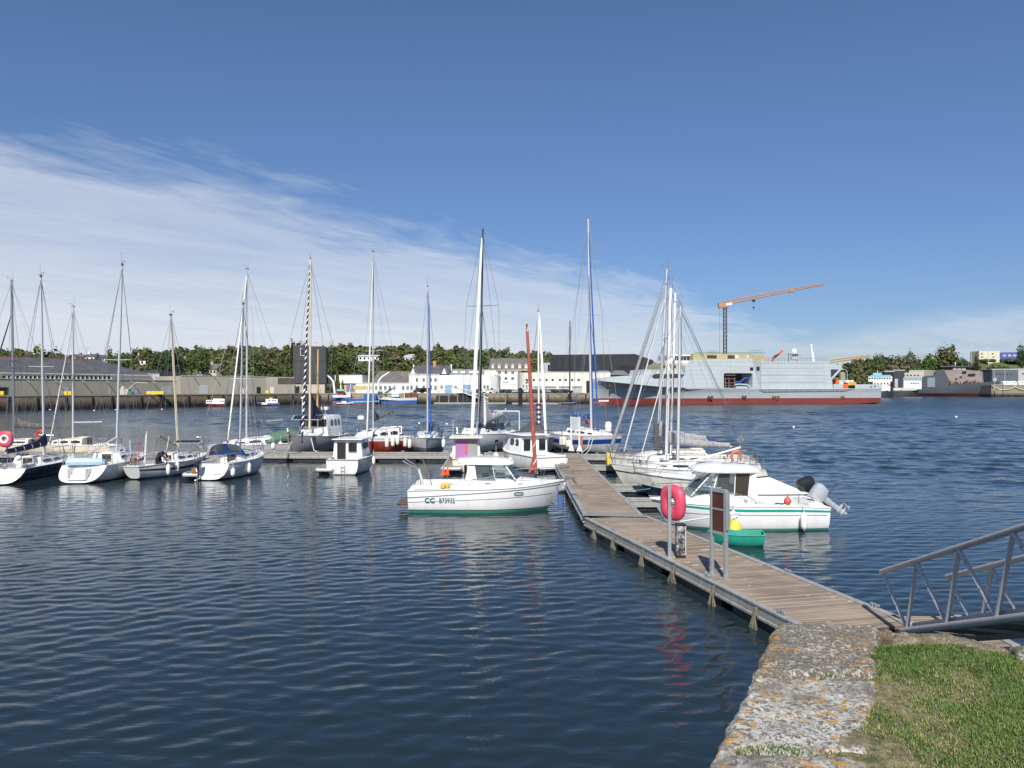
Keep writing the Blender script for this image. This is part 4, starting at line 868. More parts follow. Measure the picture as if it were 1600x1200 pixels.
# O navy motorboat
T=thing('motorboat','motorboat with white deck, navy lower topsides and tinted windscreen next to the walkway','motorboat',(X(993,39.0)+3.0,39.0,0),PI)
H=Hull(6.2,2.3,(1.25,.95,.85),.3,.85,.9,0,.45,1.35,tz=-.1,tm=.45,flare=.25); H.mesh(T,[h_navy,h_navy,h_old],stripe=(.0,.28)); H.deck(T,deckm,(.06,.45),.36,.4); H.rail(T,steel,r=.03); H.pulpit(T,steel,.5,.45)
cabin(T,[(-.1,.85,.7,.98,1.3),(1.0,.75,.6,1.0,1.25),(2.4,.3,.2,1.15,1.2)],gel,'foredeck_cabin')
m=MB(); m.loft([[(-1.0,-.95,1.0),(-1.0,-.85,1.75),(-.8,0,1.85),(-1.0,.85,1.75),(-1.0,.95,1.0)],[(.0,-.9,1.25),(-.35,-.8,1.7),(-.2,0,1.78),(-.35,.8,1.7),(.0,.9,1.25)],[(.35,-.6,1.25),(.1,-.55,1.5),(.25,0,1.5),(.1,.55,1.5),(.35,.6,1.25)]],closed=False,cap=False).build('windscreen',glassc,T)
tag(MB().tube([G(1022,752,1.0)+Vector((0,0,0)),Vector((X(1015,38.6),38.4,.5)),Vector((5.3,36.8,.55))],.018,5).build('mooring_line',mat('green_rope',(.15,.42,.33),.8)),'thin green mooring rope slung from the navy motorboat bow','rope')
# Q boat behind P with black outboard
T=thing('motorboat','low white motorboat under a pale cover with a black outboard, behind the teal striped cruiser','motorboat',(X(1158,34.6),34.6,0),PI)
H=Hull(5.6,2.2,(1.0,.85,.85),.3,.85,.8,0,.45,1.3,tz=-.1); H.mesh(T,[gel,gel,gel]); H.deck(T,deckm,(.05,.5),.34,.35); H.rail(T,steel)
MB().loft([[(-2.5,-.9,.85),(-2.5,0,1.0),(-2.5,.9,.85)],[(-1.3,-.95,.85),(-1.3,0,1.5),(-1.3,.95,.85)],[(1.2,-.9,.9),(1.2,0,1.3),(1.2,.9,.9)],[(2.2,-.5,.95),(2.2,0,1.0),(2.2,.5,.95)]],cap=True).build('boat_cover',whc,T)
outboard(T,-2.75,0,.72,blk2,25,1.15)
# ---------------- the two nearest motorboats
def sidemark(H,T,m,zf,t0,t1,n,w_,name,side=-1,off=.006):
    """a stripe on the hull side following z=zf(t)"""
    mb=MB(); vs=[]
    for i in range(n+1):
        t=lerp(t0,t1,i/n); z=zf(t)
        for dz in(w_/2,-w_/2): vs.append(H.pt(t,H.q_for_z(t,z+dz),side,off))
    mb.add(vs,[(2*i,2*i+1,2*i+3,2*i+2) for i in range(n)]); o=mb.build(name,m,T); s=o.modifiers.new('t','SOLIDIFY'); s.thickness=.01; s.offset=0; return o
h_cc=hullmat('white_hull_teal_bottom',(.76,.76,.75),(.01,.30,.24),(.03,.04,.07),.13,.17,streak=.06)
D1=35.0
T=thing('motorboat','white cabin motorboat with teal waterline and registration CC B73932, bow against the walkway','motorboat',(X(764,D1),D1,0),R(1))
H=Hull(7.05,2.65,(1.34,1.06,.98),.35,.88,.95,-.04,.42,1.3,tz=-.25,tm=.5,flare=.22); H.mesh(T,[h_cc,h_cc,gel]); H.deck(T,gel,(.04,.33),.40,depth=.45,coam=.05); H.rail(T,gelg,'gunwale',.03)
line=mat('slate_blue_stripe',(.10,.14,.18),.4)
for sd_ in(-1,1):
    sidemark(H,T,line,lambda t:.70+.50*t**1.0*.95,0.0,.97,20,.035,'sheer_stripe',sd_)
    sidemark(H,T,line,lambda t:.50+.30*t,0.0,.93,20,.016,'knuckle_line',sd_)
# coachroof running from wheelhouse to bow
secs=[(-1.35,1.06,.98,1.02,1.30),(-.9,1.10,1.0,1.04,1.52),(.9,1.05,.9,1.08,1.50),(1.6,.9,.68,1.14,1.42),(2.4,.62,.42,1.2,1.36),(3.1,.2,.1,1.28,1.32)]
cr,spf=cabin(T,secs,gel,'coachroof',sh=.07,rnd=.2,wins=())
m=MB()
for sd_ in(1,-1): m.add([spf(1.4,.55,sd_,.012),spf(2.9,.5,sd_,.012),spf(2.9,.65,sd_,.012),spf(1.4,.75,sd_,.012)],[(0,1,2,3)])
m.build('side_recess_stripe',line,cr,smooth=0)
# wheelhouse: rear pillar, glass, roof
for sd_ in(1,-1):
    wh=MB(); y0,y1=sd_*1.02,sd_*.94
    wh.add([(-1.05,y0,1.45),(-.52,y0,1.48),(-.62,y1,2.14),(-.88,y1,2.14)]+[(-1.05,y0-sd_*.06,1.45),(-.52,y0-sd_*.06,1.48),(-.62,y1-sd_*.06,2.14),(-.88,y1-sd_*.06,2.14)],[(0,1,2,3),(7,6,5,4),(0,4,5,1),(1,5,6,2),(2,6,7,3),(3,7,4,0)])
    MB().tube([(1.18,sd_*.92,1.46),(.72,sd_*.86,2.12)],.035,6).build('window_post',gel,T); MB().tube([(.28,sd_*.97,1.48),(.15,sd_*.92,2.12)],.016,5).build('window_post',gel,T); wh.build('pillar',gel,T,.01)
for sd_ in(1,-1):
    m=MB(); m.add([(-.55,sd_*1.0,1.47),(.27,sd_*.96,1.47),(.15,sd_*.91,2.12),(-.62,sd_*.93,2.12)],[(0,1,2,3)]); m.build('side_window',glassc,T,smooth=0); m=MB(); m.add([(.29,sd_*.96,1.47),(1.15,sd_*.90,1.46),(.70,sd_*.85,2.12),(.17,sd_*.91,2.12)],[(0,1,2,3)]); m.build('side_window',glassc,T,smooth=0)
m=MB(); m.add([(1.18,.9,1.47),(1.42,0,1.5),(1.18,-.9,1.47),(.74,-.84,2.12),(.92,0,2.13),(.74,.84,2.12)],[(0,1,4,5),(1,2,3,4)]); m.build('windscreen',mat('blue_tinted_screen',(.02,.045,.07),.05),T,smooth=0)
MB().loft([[(x,-w_,z),(x,-w_,z+e),(x,-w_*.85,z+e*2.2),(x,0,z+e*2.7),(x,w_*.85,z+e*2.2),(x,w_,z+e),(x,w_,z),(x,0,z-.01)] for x,w_,z,e in((-1.42,.5,2.22,.03),(-1.35,.85,2.18,.06),(-1.1,1.02,2.14,.08),(.3,1.04,2.12,.10),(.85,.95,2.10,.08),(1.08,.7,2.12,.05),(1.15,.4,2.13,.03))]).build('roof',gel,T,smooth=60)
MB().tube([(-.9,-.6,2.36),(.3,-.6,2.4)],.018,5).build('roof_rail',steel,T); MB().tube([(-.9,.6,2.36),(.3,.6,2.4)],.018,5).build('roof_rail',steel,T); MB().tube([(-.2,.3,2.35),(-.25,.3,2.5),(-.05,.3,2.5)],.02,5).build('horn',steel,T)
m=MB(); m.bx(-.5,.9,-.85,.85,1.2,1.3,0); m.bx(.35,.75,-.75,-.2,1.45,1.72); m.bx(-.3,.0,-.7,-.3,1.3,1.75); m.build('helm_console',blk2,T,.03); m=MB(); m.torus((.2,-.45,1.75),.16,.015,14,5,Matrix.Rotation(R(70),3,'Y')); m.build('steering_wheel',black,T)
MB().bx(-1.1,-1.02,-.6,.6,.95,2.05).build('cabin_door',mat('smoked_hatch',(.05,.035,.03),.2),T)
# side rails and pulpit
m=MB()
for sd_ in(1,-1):
    rl=[(-1.0,sd_*1.08,1.12),(-.7,sd_*1.10,1.5),(.3,sd_*1.12,1.62),(1.6,sd_*1.0,1.74),(2.9,sd_*.55,1.86),(3.65,sd_*.12,1.92)]
    m.tube(rl,.015,5)
    for a,b in(((.3,sd_*1.12,1.62),(.05,sd_*1.2,1.1)),((1.6,sd_*1.0,1.74),(1.3,sd_*1.08,1.14)),((2.5,sd_*.7,1.82),(2.3,sd_*.75,1.24)),((3.3,sd_*.3,1.9),(3.0,sd_*.36,1.28))): m.tube([a,b],.013,5)
m.tube([(3.65,.12,1.92),(3.65,-.12,1.92)],.015,5); m.build('guard_rail',steel,T)
m=MB(); m.prism([(3.35,1.33),(3.95,1.42),(3.9,1.5),(3.35,1.42)],-.12,.12,axis='y'); m.tube([(3.8,0,1.38),(3.95,0,1.2),(4.0,.1,1.15)],.03,5); m.build('bow_roller',steel,T)
# port light
m=MB(); t0,t1=.655,.725; vs=[]
def oval(z,dx,dz,off,n=16):
    r=[]
    for i in range(n):
        a=2*PI*i/n; t=.69+dx*math.copysign(abs(math.cos(a))**.6,math.cos(a)); zz=.86+dz*math.copysign(abs(math.sin(a))**.7,math.sin(a)); r.append(H.pt(t,H.q_for_z(t,zz),-1,off))
    return r
m.loft([oval(0,.032,.085,.0),oval(0,.032,.085,.02),oval(0,.026,.06,.02),oval(0,.026,.06,.008)],cap=False); o=m.build('portlight_frame',line,T)
m=MB(); m.add(oval(0,.0265,.062,.012),[tuple(range(16))]); m.build('glass',mat('pale_green_glass',(.35,.42,.38),.1),o,smooth=0)
# registration on the starboard side
def hulltext(body,x0,z,size,m,parent,wsc=1.0,bold=0,name='registration_lettering'):
    t=(x0+H.L/2)/H.L; p=H.pt(t,H.q_for_z(t,z+size*.35),-1,.012); p2=H.pt(t+.12,H.q_for_z(t+.12,z+size*.35),-1,.012)
    a=math.atan2(p2.y-p.y,p2.x-p.x); pz=H.pt(t,H.q_for_z(t,z),-1,.0); pw=H.pt(t,H.q_for_z(t,z+size*.7),-1,0); tl=math.atan2(-(pw.y-pz.y),size*.7)
    o=text(body,name,m,parent,(p.x,p.y-.004,z),size,(PI/2+tl,0,a),.003,bold); o.scale=(wsc,1,1); return o
regm=mat('dark_green_lettering',(.01,.10,.08),.5)
hulltext('CC',-2.80,.49,.31,regm,T,1.05,.004); hulltext('B73932',-2.17,.49,.31,mat('slate_green_lettering',(.05,.14,.14),.5),T,.74)
# aft: swim platform, rod holders, gantry, rope, rear bench
m=MB()
for i in range(7): m.bx(-4.1+i*.085,-4.035+i*.085,-.8,.8,.36,.40)
m.bx(-4.1,-3.5,-.75,-.68,.32,.36); m.bx(-4.1,-3.5,.68,.75,.32,.36); m.tube([(-4.05,-.7,.33),(-3.55,-.7,.06)],.02,5); m.tube([(-4.05,.7,.33),(-3.55,.7,.06)],.02,5); m.build('swim_platform',mat('grey_brown_teak',(.16,.11,.09),.7,mot=.3,scale=8),T)
m=MB()
for sd_,dx in((-1,0),(1,-.45)):
    m.tube([(-2.95+dx*.5,sd_*1.05,1.0),(-3.05+dx*.6,sd_*1.05,1.65),(-3.15+dx*.8,sd_*1.02,1.95),(-3.8+dx*.6,sd_*1.0,2.3)],.028,6); m.tube([(-3.1+dx*.5,sd_*1.0,1.62),(-3.35+dx*.5,sd_*.9,1.15)],.02,5)
m.build('stern_gantry',alud,T)
m=MB(); m.tube([(-3.08,-1.02,1.95),(-2.98,-1.0,1.5),(-2.85,-1.02,1.1)],[.05,.09,.06],7); m.tube([(-3.05,-.98,1.9),(-2.9,-.95,1.3)],.04,6); m.build('coiled_rope',rope,T)
MB().tube([(-2.5,-.6,1.1),(-3.05,-.2,2.45)],[.03,.014],5).build('fishing_rod',wood,T)
MB().bx(-3.3,-2.0,-1.08,-1.0,1.0,1.24).bx(-3.3,-1.4,1.0,1.08,1.0,1.24).bx(-3.42,-3.3,-1,1,.6,1.2).build('cockpit_side',gel,T,.02); MB().bx(-2.0,-1.3,-.9,-.1,.62,1.2).build('locker',gel2,T,.03)
MB().tube([(-3.3,-1.12,1.06),(-1.45,-1.16,1.10)],.02,5).build('grab_rail',alud,T)
for i,(px,lab) in enumerate([(692,'left one of two orange flag marker buoys in the cockpit of the CC B73932 boat'),(698,'right one of two orange flag marker buoys in the cockpit of the CC B73932 boat')]):
    b=thing('marker_buoy',lab,'marker buoy',(X(px,D1-1.15),D1-1.15+.15*i,1.08),0,'fishing marker buoys with orange flags')
    MB().lathe([(.03,0),(.11,.05),(.12,.16),(.08,.24),(.03,.28)],n=12).build('float',mat('amber_float',(.75,.42,.06),.5),b); MB().tube([(0,0,.2),(0.03,0,1.0)],.014,5).build('pole',alud,b)
    MB().prism([(.03,1.0),(.06,.95),(.10,.55),(.03,.62),(-.10,.58)],-.012,.012,axis='y').build('flag',orange,b)
tag(MB().tube([(X(868,35),34.1,1.2),(X(871,34.5),34,.9),(X(873,34.3),34,.6)],.02,5).tube([(X(880,34.5),34.5,1.2),(2.75,34.3,.6)],.02,5).build('mooring_line',mat('blue_rope',(.02,.07,.3),.8)),'blue mooring line at the bow of the CC B73932 boat','rope')
tag(MB().tube([(0,0,0),(0,0,.55)],[.13,.14],8).build('hanging_fender_cover',mat('denim_blue_cloth',(.07,.13,.32),.85,mot=.3,scale=8)),'denim blue padded cloth hanging under the bow of the CC B73932 boat','cloth').location=(X(875,34.2),33.7,.25)
# P teal striped cruiser, bow left
D2=30.9
T=thing('motorboat','white cabin cruiser with teal sheer stripe and raised silver outboard, right of the walkway','motorboat',(X(1147,D2),D2,0),PI); T.scale=(.92,.97,.97)
h_p=hullmat('white_hull_teal_line',(.77,.77,.76),(.01,.28,.23),None,.09,streak=.06)
H=Hull(7.3,2.7,(1.12,.98,.90),.4,.88,.9,-.05,.36,1.25,tz=-.25,tm=.5,flare=.3,bp=2.6); H.mesh(T,[h_p,h_p,gel],stripe=(.035,.075),transom=0)
T.children[0].data.materials[2]=teal
H.deck(T,gel,(.05,.34),.38,depth=.4,coam=.06); H.rail(T,gel,'gunwale',.03)
line2=mat('violet_grey_line',(.26,.25,.30),.5)
sidemark(H,T,line2,lambda t:.62+.05*t,.02,.9,20,.022,'knuckle_line',1)
secs=[(-.55,1.05,1.0,.96,1.2),(-.2,1.08,.98,.96,1.42),(1.4,1.0,.85,1.0,1.38),(2.2,.8,.6,1.04,1.28),(3.0,.45,.3,1.08,1.18),(3.4,.15,.1,1.1,1.13)]
cr,spf=cabin(T,secs,gel,'coachroof',sh=.08,rnd=.22)
zr=2.28
for sd_ in(1,-1):
    wh=MB(); y0,y1=sd_*1.0,sd_*.93
    wh.add([(-.72,y0,1.15),(-.28,y0,1.38),(-.40,y1,zr),(-.66,y1,zr)]+[(-.72,y0-sd_*.07,1.15),(-.28,y0-sd_*.07,1.38),(-.40,y1-sd_*.07,zr),(-.66,y1-sd_*.07,zr)],[(0,1,2,3),(7,6,5,4),(0,4,5,1),(1,5,6,2),(2,6,7,3),(3,7,4,0)])
    for a_,b_,r_ in(((2.05,.72,1.33),(1.15,.80,zr),.03),((1.2,.9,1.40),(.95,.85,zr-.02),.03),((.28,.97,1.4),(.22,.92,zr),.02)): MB().tube([(a_[0],sd_*a_[1],a_[2]),(b_[0],sd_*b_[1],b_[2])],r_,6).build('window_post',gel,T)
    pass; wh.build('pillar',gel,T,.01)
for sd_ in(1,-1): m=MB(); m.add([(.28,sd_*.96,1.4),(1.2,sd_*.9,1.4),(.95,sd_*.85,zr),(.22,sd_*.91,zr)],[(0,1,2,3)]); m.build('side_window',glassc,T,smooth=0); m=MB(); m.add([(1.22,sd_*.9,1.4),(2.0,sd_*.72,1.34),(1.15,sd_*.78,zr),(.97,sd_*.85,zr)],[(0,1,2,3)]); m.build('side_window',glassc,T,smooth=0)
for sd_ in(1,-1): m=MB(); m.add([(-.28,sd_*.98,1.38),(.26,sd_*.96,1.4),(.20,sd_*.91,zr),(-.38,sd_*.93,zr)],[(0,1,2,3)]); m.build('door_window',mat('brown_tinted_glass',(.045,.035,.025),.12),T,smooth=0)
m=MB(); m.add([(2.05,.7,1.34),(2.3,0,1.36),(2.05,-.7,1.34),(1.17,-.78,zr),(1.3,0,zr),(1.17,.78,zr)],[(0,1,4,5),(1,2,3,4)]); m.build('windscreen',glassc,T,smooth=0)
MB().loft([[(x,-w_,z),(x,-w_*1.02,z+e*.6),(x,-w_*.8,z+e*1.7),(x,0,z+e*2.3),(x,w_*.8,z+e*1.7),(x,w_*1.02,z+e*.6),(x,w_,z),(x,0,z-.01)] for x,w_,z,e in((-.92,.6,zr+.02,.05),(-.8,.9,zr,.09),(-.4,1.08,zr,.13),(.8,1.10,zr,.15),(1.4,1.0,zr,.12),(1.75,.7,zr+.02,.08),(1.9,.4,zr+.03,.04))]).build('roof',gel,T,smooth=60)
m=MB(); m.tube([(-.3,.55,zr+.33),(.2,.62,zr+.37),(.7,.55,zr+.35)],.018,5); m.build('roof_rail',steel,T)
m=MB(); m.bx(1.0,1.7,-.6,.6,1.3,1.55); m.torus((.85,.4,1.72),.17,.016,14,5,Matrix.Rotation(R(-65),3,'Y')); m.bx(.2,.5,.2,.7,1.3,1.8); m.build('helm_console',blk2,T,.03)
m=MB()
for sd_ in(1,-1):
    m.tube([(-.3,sd_*1.12,1.0),(0,sd_*1.12,1.42),(.9,sd_*1.08,1.60),(2.2,sd_*.85,1.66),(3.2,sd_*.4,1.68),(3.6,sd_*.1,1.68)],.015,5)
    for a,b in(((.9,1.08,1.6),(.6,1.15,1.02)),((2.2,.85,1.66),(1.8,1.0,1.06)),((3.0,.5,1.68),(2.7,.62,1.1))): m.tube([(a[0],sd_*a[1],a[2]),(b[0],sd_*b[1],b[2])],.013,5)
m.build('guard_rail',steel,T); MB().tube([(-2.4,1.08,1.1),(-2.4,1.08,1.45),(-3.2,.95,1.25)],.018,5).build('stern_rail',steel,T)
MB().tube([(-2.9,1.14,1.0),(-1.0,1.17,1.03)],.018,5).bx(-3.2,-.9,1.02,1.14,.93,.96).build('cockpit_coaming',gel2,T)
MB().bx(-3.5,-2.9,-1.0,1.0,.55,1.05).build('stern_bench',gel,T,.05)
o=text('CC B07931','registration_lettering',mat('faint_lettering',(.30,.31,.38),.5),T,(.20,1.075,1.13),.17,(PI/2,0,PI),.003); 
sil=mat('silver_cowling',(.50,.52,.54),.3,.3,mot=.08,scale=4)
ob=outboard(T,-3.72,.15,.88,sil,55,1.12,sil)
text('HONDA','cowl_lettering',mat('dark_lettering',(.03,.03,.05),.5),ob,(-3.98,.395,1.30),.15,(PI/2,R(-48)*-1*0-R(48),PI),.003)
tag(MB().sphere((0,0,0),.15,10).tube([(0,0,.12),(.03,0,.27)],.03,6).build('buoy',mat('coral_red_float',(.62,.10,.07),.5)),'round coral red buoy lying on the side deck of the teal striped cruiser','buoy').location=(X(1232,D2-1.2),D2-1.1,1.14)
tag(MB().tube([(0,0,0),(.12,.03,.03),(.25,0,0),(.38,.03,.02),(.5,0,0)],.035,6).build('rope',mat('blue_rope',(.02,.07,.3),.8)),'tangle of blue rope on the side deck of the teal striped cruiser','rope').location=(X(1212,D2-1.2),D2-1.12,1.03)
fender((X(1146,29.4),29.42,.50),'white fender amidships on the teal striped cruiser',r=.13,l=.62,m=mat('white_fender',(.78,.78,.75),.4))
fender((X(1256.5,29.4),29.42,.42),'white fender near the stern of the teal striped cruiser',r=.13,l=.62,m=MATS['white_fender'])
# green dinghy
dgm=mat('jade_green_grp',(.015,.26,.19),.4,mot=.15,scale=3,streak=.2,dirt=(.05,.08,.04))
T=thing('dinghy','small jade green rowing dinghy floating beside the walkway','dinghy',(X(1148,27.3),27.3,0),R(168)); T.scale=(.86,.9,.95)
H=Hull(2.15,1.15,(.42,.40,.42),.1,.88,.15,-.08,.45,.9,tz=-.05,tm=.4,bp=2.4); H.mesh(T,[dgm,dgm,dgm])
m=MB(); rings=[]
for i in range(11):
    t=.03+.92*i/10; b=H.hb(t)-.06; z=H.zs(t); x=H.at(t).x; rings.append([(x,-b-.06,z),(x,-b,z+.01),(x,-b*.85,z-.30),(x,b*.85,z-.30),(x,b,z+.01),(x,b+.06,z)])
m.loft(rings,closed=False,cap=False); m.build('inner_shell',dgm,T); H.rail(T,mat('pale_green_rim',(.06,.36,.28),.4),'rim',.028)
MB().bx(-.25,0.0,-.5,.5,.27,.31).bx(-.95,-.72,-.46,.46,.27,.31).build('thwart',dgm,T,.01); MB().bx(.1,.3,-.08,.1,.14,.28).build('dark_bailer',black,T,.02)
T=thing('mooring_float','yellow conical float tied to a pale boat hook pole above the green dinghy','float',(X(1148,28.0),28.0,.55))
MB().lathe([(.06,.22),(.14,.14),(.24,-.06),(.26,-.16),(.18,-.24)],n=14).build('body',mat('yellow_float',(.75,.58,.06),.5,mot=.15),T)
MB().tube([(0,0,.2),(.08,-.05,.32),(-.05,-.1,.25),(.06,-.12,.12)],.035,6).build('rope_knot',rope,T)
tag(MB().tube([(X(1062,29),28.9,.50),(X(1158,28.2),28.2,.93)],.035,6).build('boat_hook_pole',mat('pale_blue_pole',(.50,.58,.62),.5)),'pale blue boat hook pole reaching from the walkway edge to the yellow float','pole')
# ---------------- fittings on the walkway
pk=mat('faded_pink_plastic',(.66,.06,.12),.45,mot=.18,scale=3,streak=.12,dirt=(.75,.35,.35))
pb=G(1045,872,.5)
T=thing('lifebuoy_post','galvanised post carrying a faded pink lifebuoy case on the near pontoon','lifebuoy post',(pb.x+.02,pb.y,.5),R(8))
MB().bx(-.05,.05,-.03,.03,0,2.18).build('post',galv,T,.008); MB().bx(-.12,.12,-.1,.1,0,.03).build('base_plate',galv,T,.004)
T2=T
def buoycase(T,Mx,size=1.0,ring=False):
    n=28; prof=[]
    def sq(r,a,hh=1.12): return (r*math.copysign(abs(math.cos(a))**.72,math.cos(a)),r*hh*math.copysign(abs(math.sin(a))**.72,math.sin(a)))
    rings=[]
    for r,y in((.13,-.02),(.14,-.075),(.20,-.13),(.36,-.15),(.45,-.10),(.475,-.02),(.455,0.0),(.475,.02),(.45,.10),(.36,.15),(.20,.13),(.14,.075),(.13,.02)):
        hh=1.12 if r>.2 else 1.0
        rings.append([Mx@Vector((sq(r*size,2*PI*i/n,hh)[0],y*size,sq(r*size,2*PI*i/n,hh)[1])) for i in range(n)])
    rings.append(rings[0]); m=MB(); m.loft(rings,cap=False); return m.build('case',pk,T,smooth=50)
Mx=Matrix.Translation((.14,.10,1.62))@Matrix.Rotation(R(-68),4,'Z')
cs=buoycase(T,Mx); m=MB(); 
q=[Mx@Vector(p) for p in((-.02,-.17,.44),(.02,-.17,.44),(.02,-.17,.52),(-.02,-.17,.52))]
MB().bx(.02,.20,.0,.16,1.30,1.35).bx(.02,.2,0,.16,1.9,1.95).build('bracket',galv,T)
q=G(1063,872,.5)
T=thing('power_pedestal','black weathered pedestal with peeling white paint beside the pink lifebuoy post','pedestal',(q.x+.02,q.y+.1,.5),R(5))
pw=bpy.data.materials.new('peeling_black_white'); pw.use_nodes=True
def peel(m):
    t=m.node_tree;b=t.nodes['Principled BSDF'];b.inputs['Roughness'].default_value=.6;tc=t.nodes.new('ShaderNodeTexCoord');n=t.nodes.new('ShaderNodeTexNoise');n.inputs['Scale'].default_value=7;n.inputs['Detail'].default_value=8;n.inputs['Roughness'].default_value=.7
    mp=t.nodes.new('ShaderNodeMapping');mp.inputs['Scale'].default_value=(1,1,.8);t.links.new(tc.outputs['Object'],mp.inputs[0]);t.links.new(mp.outputs[0],n.inputs[0]);r=t.nodes.new('ShaderNodeValToRGB');e=r.color_ramp.elements;e[0].position=.47;e[0].color=(.03,.03,.033,1);e[1].position=.66;e[1].color=(.6,.6,.58,1);t.links.new(n.outputs[0],r.inputs[0]);t.links.new(r.outputs[0],b.inputs['Base Color'])
peel(pw)
MB().bx(-.13,.13,-.09,.09,.07,.95).build('body',pw,T,.02); MB().bx(-.14,.14,-.10,.10,0,.07).build('foot',black,T,.01); MB().bx(-.15,.15,-.11,.11,.95,1.0).build('cap',black,T,.015); MB().bx(.13,.145,-.09,.09,.1,.93).build('white_edge_strip',gel,T)
# empty notice frame
a=G(1110,899,.5); b=G(1131,909,.5); d=(b-a); W=.52; ang=R(-62)
T=thing('notice_stand','grey metal two post notice frame with brown backed panels on the near pontoon','notice frame',(a.x+.04,a.y,.5),ang)
for x in(0,W):
    p=MB().bx(x-.04,x+.04,-.05,.05,.03,2.35).build('post',galv,T,.008)
    MB().bx(x-.13,x+.13,-.11,.11,0,.03).prism([(x-.12,.03),(x-.04,.03),(x-.04,.16)],-.01,.01,axis='y').prism([(x+.12,.03),(x+.04,.03),(x+.04,.16)],-.01,.01,axis='y').build('base_plate',galv,p)
for a_,b_,c_ in((.045,2.25,2.35),(.03,1.78,1.83),(.04,1.14,1.22)): MB().bx(.04,W-.04,-a_,a_,b_,c_).build('crossbar',galv,T,.006)
MB().bx(.04,W-.04,-.02,-.005,1.22,2.25).build('back_board',mat('brown_board',(.085,.03,.018),.6,mot=.3,scale=4),T)
MB().bx(W+.045,W+.09,-.06,.06,1.30,2.30).build('side_rail',galv,T,.006)
# far sign by the blue yacht
q=G(897,704,.5)
T=thing('notice_board','pale notice board on two white posts at the far end of the walkway','notice board',(q.x-.25,q.y-.4,.5),R(-35))
for x in(0,.75):
    MB().bx(x-.06,x+.06,-.05,.05,0,2.75).prism([(x-.28,.0),(x+.28,0),(x+.06,.55),(x-.06,.55)],-.02,.02,axis='y').build('post',mastw,T)
MB().bx(-.02,.77,-.06,-.05,1.85,2.72).build('board',mat('pale_grey_board',(.50,.54,.57),.5),T); m=MB()
for i in range(6): m.bx(.08,.66-.06*(i%3),-.066,-.061,2.0+i*.1,2.025+i*.1)
m.build('printed_lines',mat('faded_print',(.32,.36,.4),.6),T)
q=G(907,702,.5)
T=thing('extinguisher_box','narrow coral red box standing beside the pale notice board','box',(q.x,q.y-.3,.5)); MB().bx(-.15,.15,-.12,.12,.03,1.12).build('body',mat('coral_red_box',(.55,.08,.06),.5),T,.02); MB().bx(-.11,.11,-.135,-.121,.1,1.05).build('door',mat('coral_red_door',(.62,.11,.08),.5),T,.01); MB().bx(-.16,.16,-.13,.13,0,.03).build('foot',black,T)
# left lifebuoy case on the far walkway
T=thing('lifebuoy_post','pink lifebuoy case with white ring at the left edge of the marina','lifebuoy post',(X(12,57.2),57.0,.5))
MB().bx(-.05,.05,.12,.2,0,1.3).build('post',galv,T); cs=buoycase(T,Matrix.Translation((0,-.03,Z(686,57)-.5)),1.15)
MB().torus((0,0,0),.27,.09,24,8,Matrix.Translation((0,-.16,Z(686,57)-.5))@Matrix.Rotation(PI/2,4,'X')).build('ring',whc,T)
# ---------------- gangway
D0=16.5
def rp(s,dz=0,side=0): return Vector((.4825*D0-.0077*D0*s+side*1.18,D0-.0984*D0*s-side*.42,1.575+.594*s+dz))
T=thing('gangway','grey aluminium truss gangway climbing from the pontoon to the quay on the right','gangway',tuple(rp(1,-1.33)))
O=-Vector(T.location); galg=mat('grey_truss_tube',(.42,.42,.42),.45,.15,mot=.12,scale=4)
bh=-1.33
for sd_ in(0,1):
    m=MB(); m.tube([rp(-.05,0,sd_)+O,rp(7,0,sd_)+O],.058,12); m.build('handrail',galg,T)
    m=MB(); m.tube([rp(.6,bh,sd_)+O,rp(7,bh,sd_)+O],.07,12); m.build('bottom_chord',galg,T)
    for n in range(0,7):
        MB().tube([rp(n,-.04,sd_)+O,rp(n+.72,bh+.04,sd_)+O],.038,8).build('strut',galg,T)
        if n: MB().tube([rp(n,-.04,sd_)+O,rp(n-.28,bh+.04,sd_)+O],.040,8).build('strut',galg,T)
        m=MB()
        for f in(.2,.4,.6,.8):
            q=rp(n,-.04,sd_).lerp(rp(n+.72,bh+.04,sd_),f)+O; m.sphere(q+Vector((-.03,-.02,0)),.014,5)
        m.build('rivet',black,T)
m=MB()
def beam(m,s0,s1,z0,z1,side,th=.04):
    a0,a1=rp(s0,z0,side)+O,rp(s1,z0,side)+O; b0,b1=rp(s0,z1,side)+O,rp(s1,z1,side)+O; w_=Vector((th,0,0)); m.add([a0,a1,b1,b0,a0+w_,a1+w_,b1+w_,b0+w_],[(0,1,2,3),(7,6,5,4),(0,4,5,1),(1,5,6,2),(2,6,7,3),(3,7,4,0)])
beam(m,.75,7,bh+.14,bh+.44,.98); beam(m,.75,7,bh+.10,bh+.16,.06); m.build('kick_plate',galg,T)
m=MB(); a0,a1,b0,b1=[p+O for p in(rp(.72,bh+.09,.04),rp(7,bh+.09,.04),rp(.72,bh+.09,.97),rp(7,bh+.09,.97))]
dz=Vector((0,0,-.05)); m.add([a0,a1,b1,b0,a0+dz,a1+dz,b1+dz,b0+dz],[(0,1,2,3),(7,6,5,4),(0,4,5,1),(1,5,6,2),(2,6,7,3),(3,7,4,0)]); m.build('deck_grating',mat('grey_grating',(.26,.27,.27),.6,.4,mot=.2,scale=10),T)
for k in range(1,7): MB().tube([rp(k+.72-1+.0,bh,0)+O,rp(k+.72-1,bh,1)+O],.035,6).build('cross_member',galg,T)
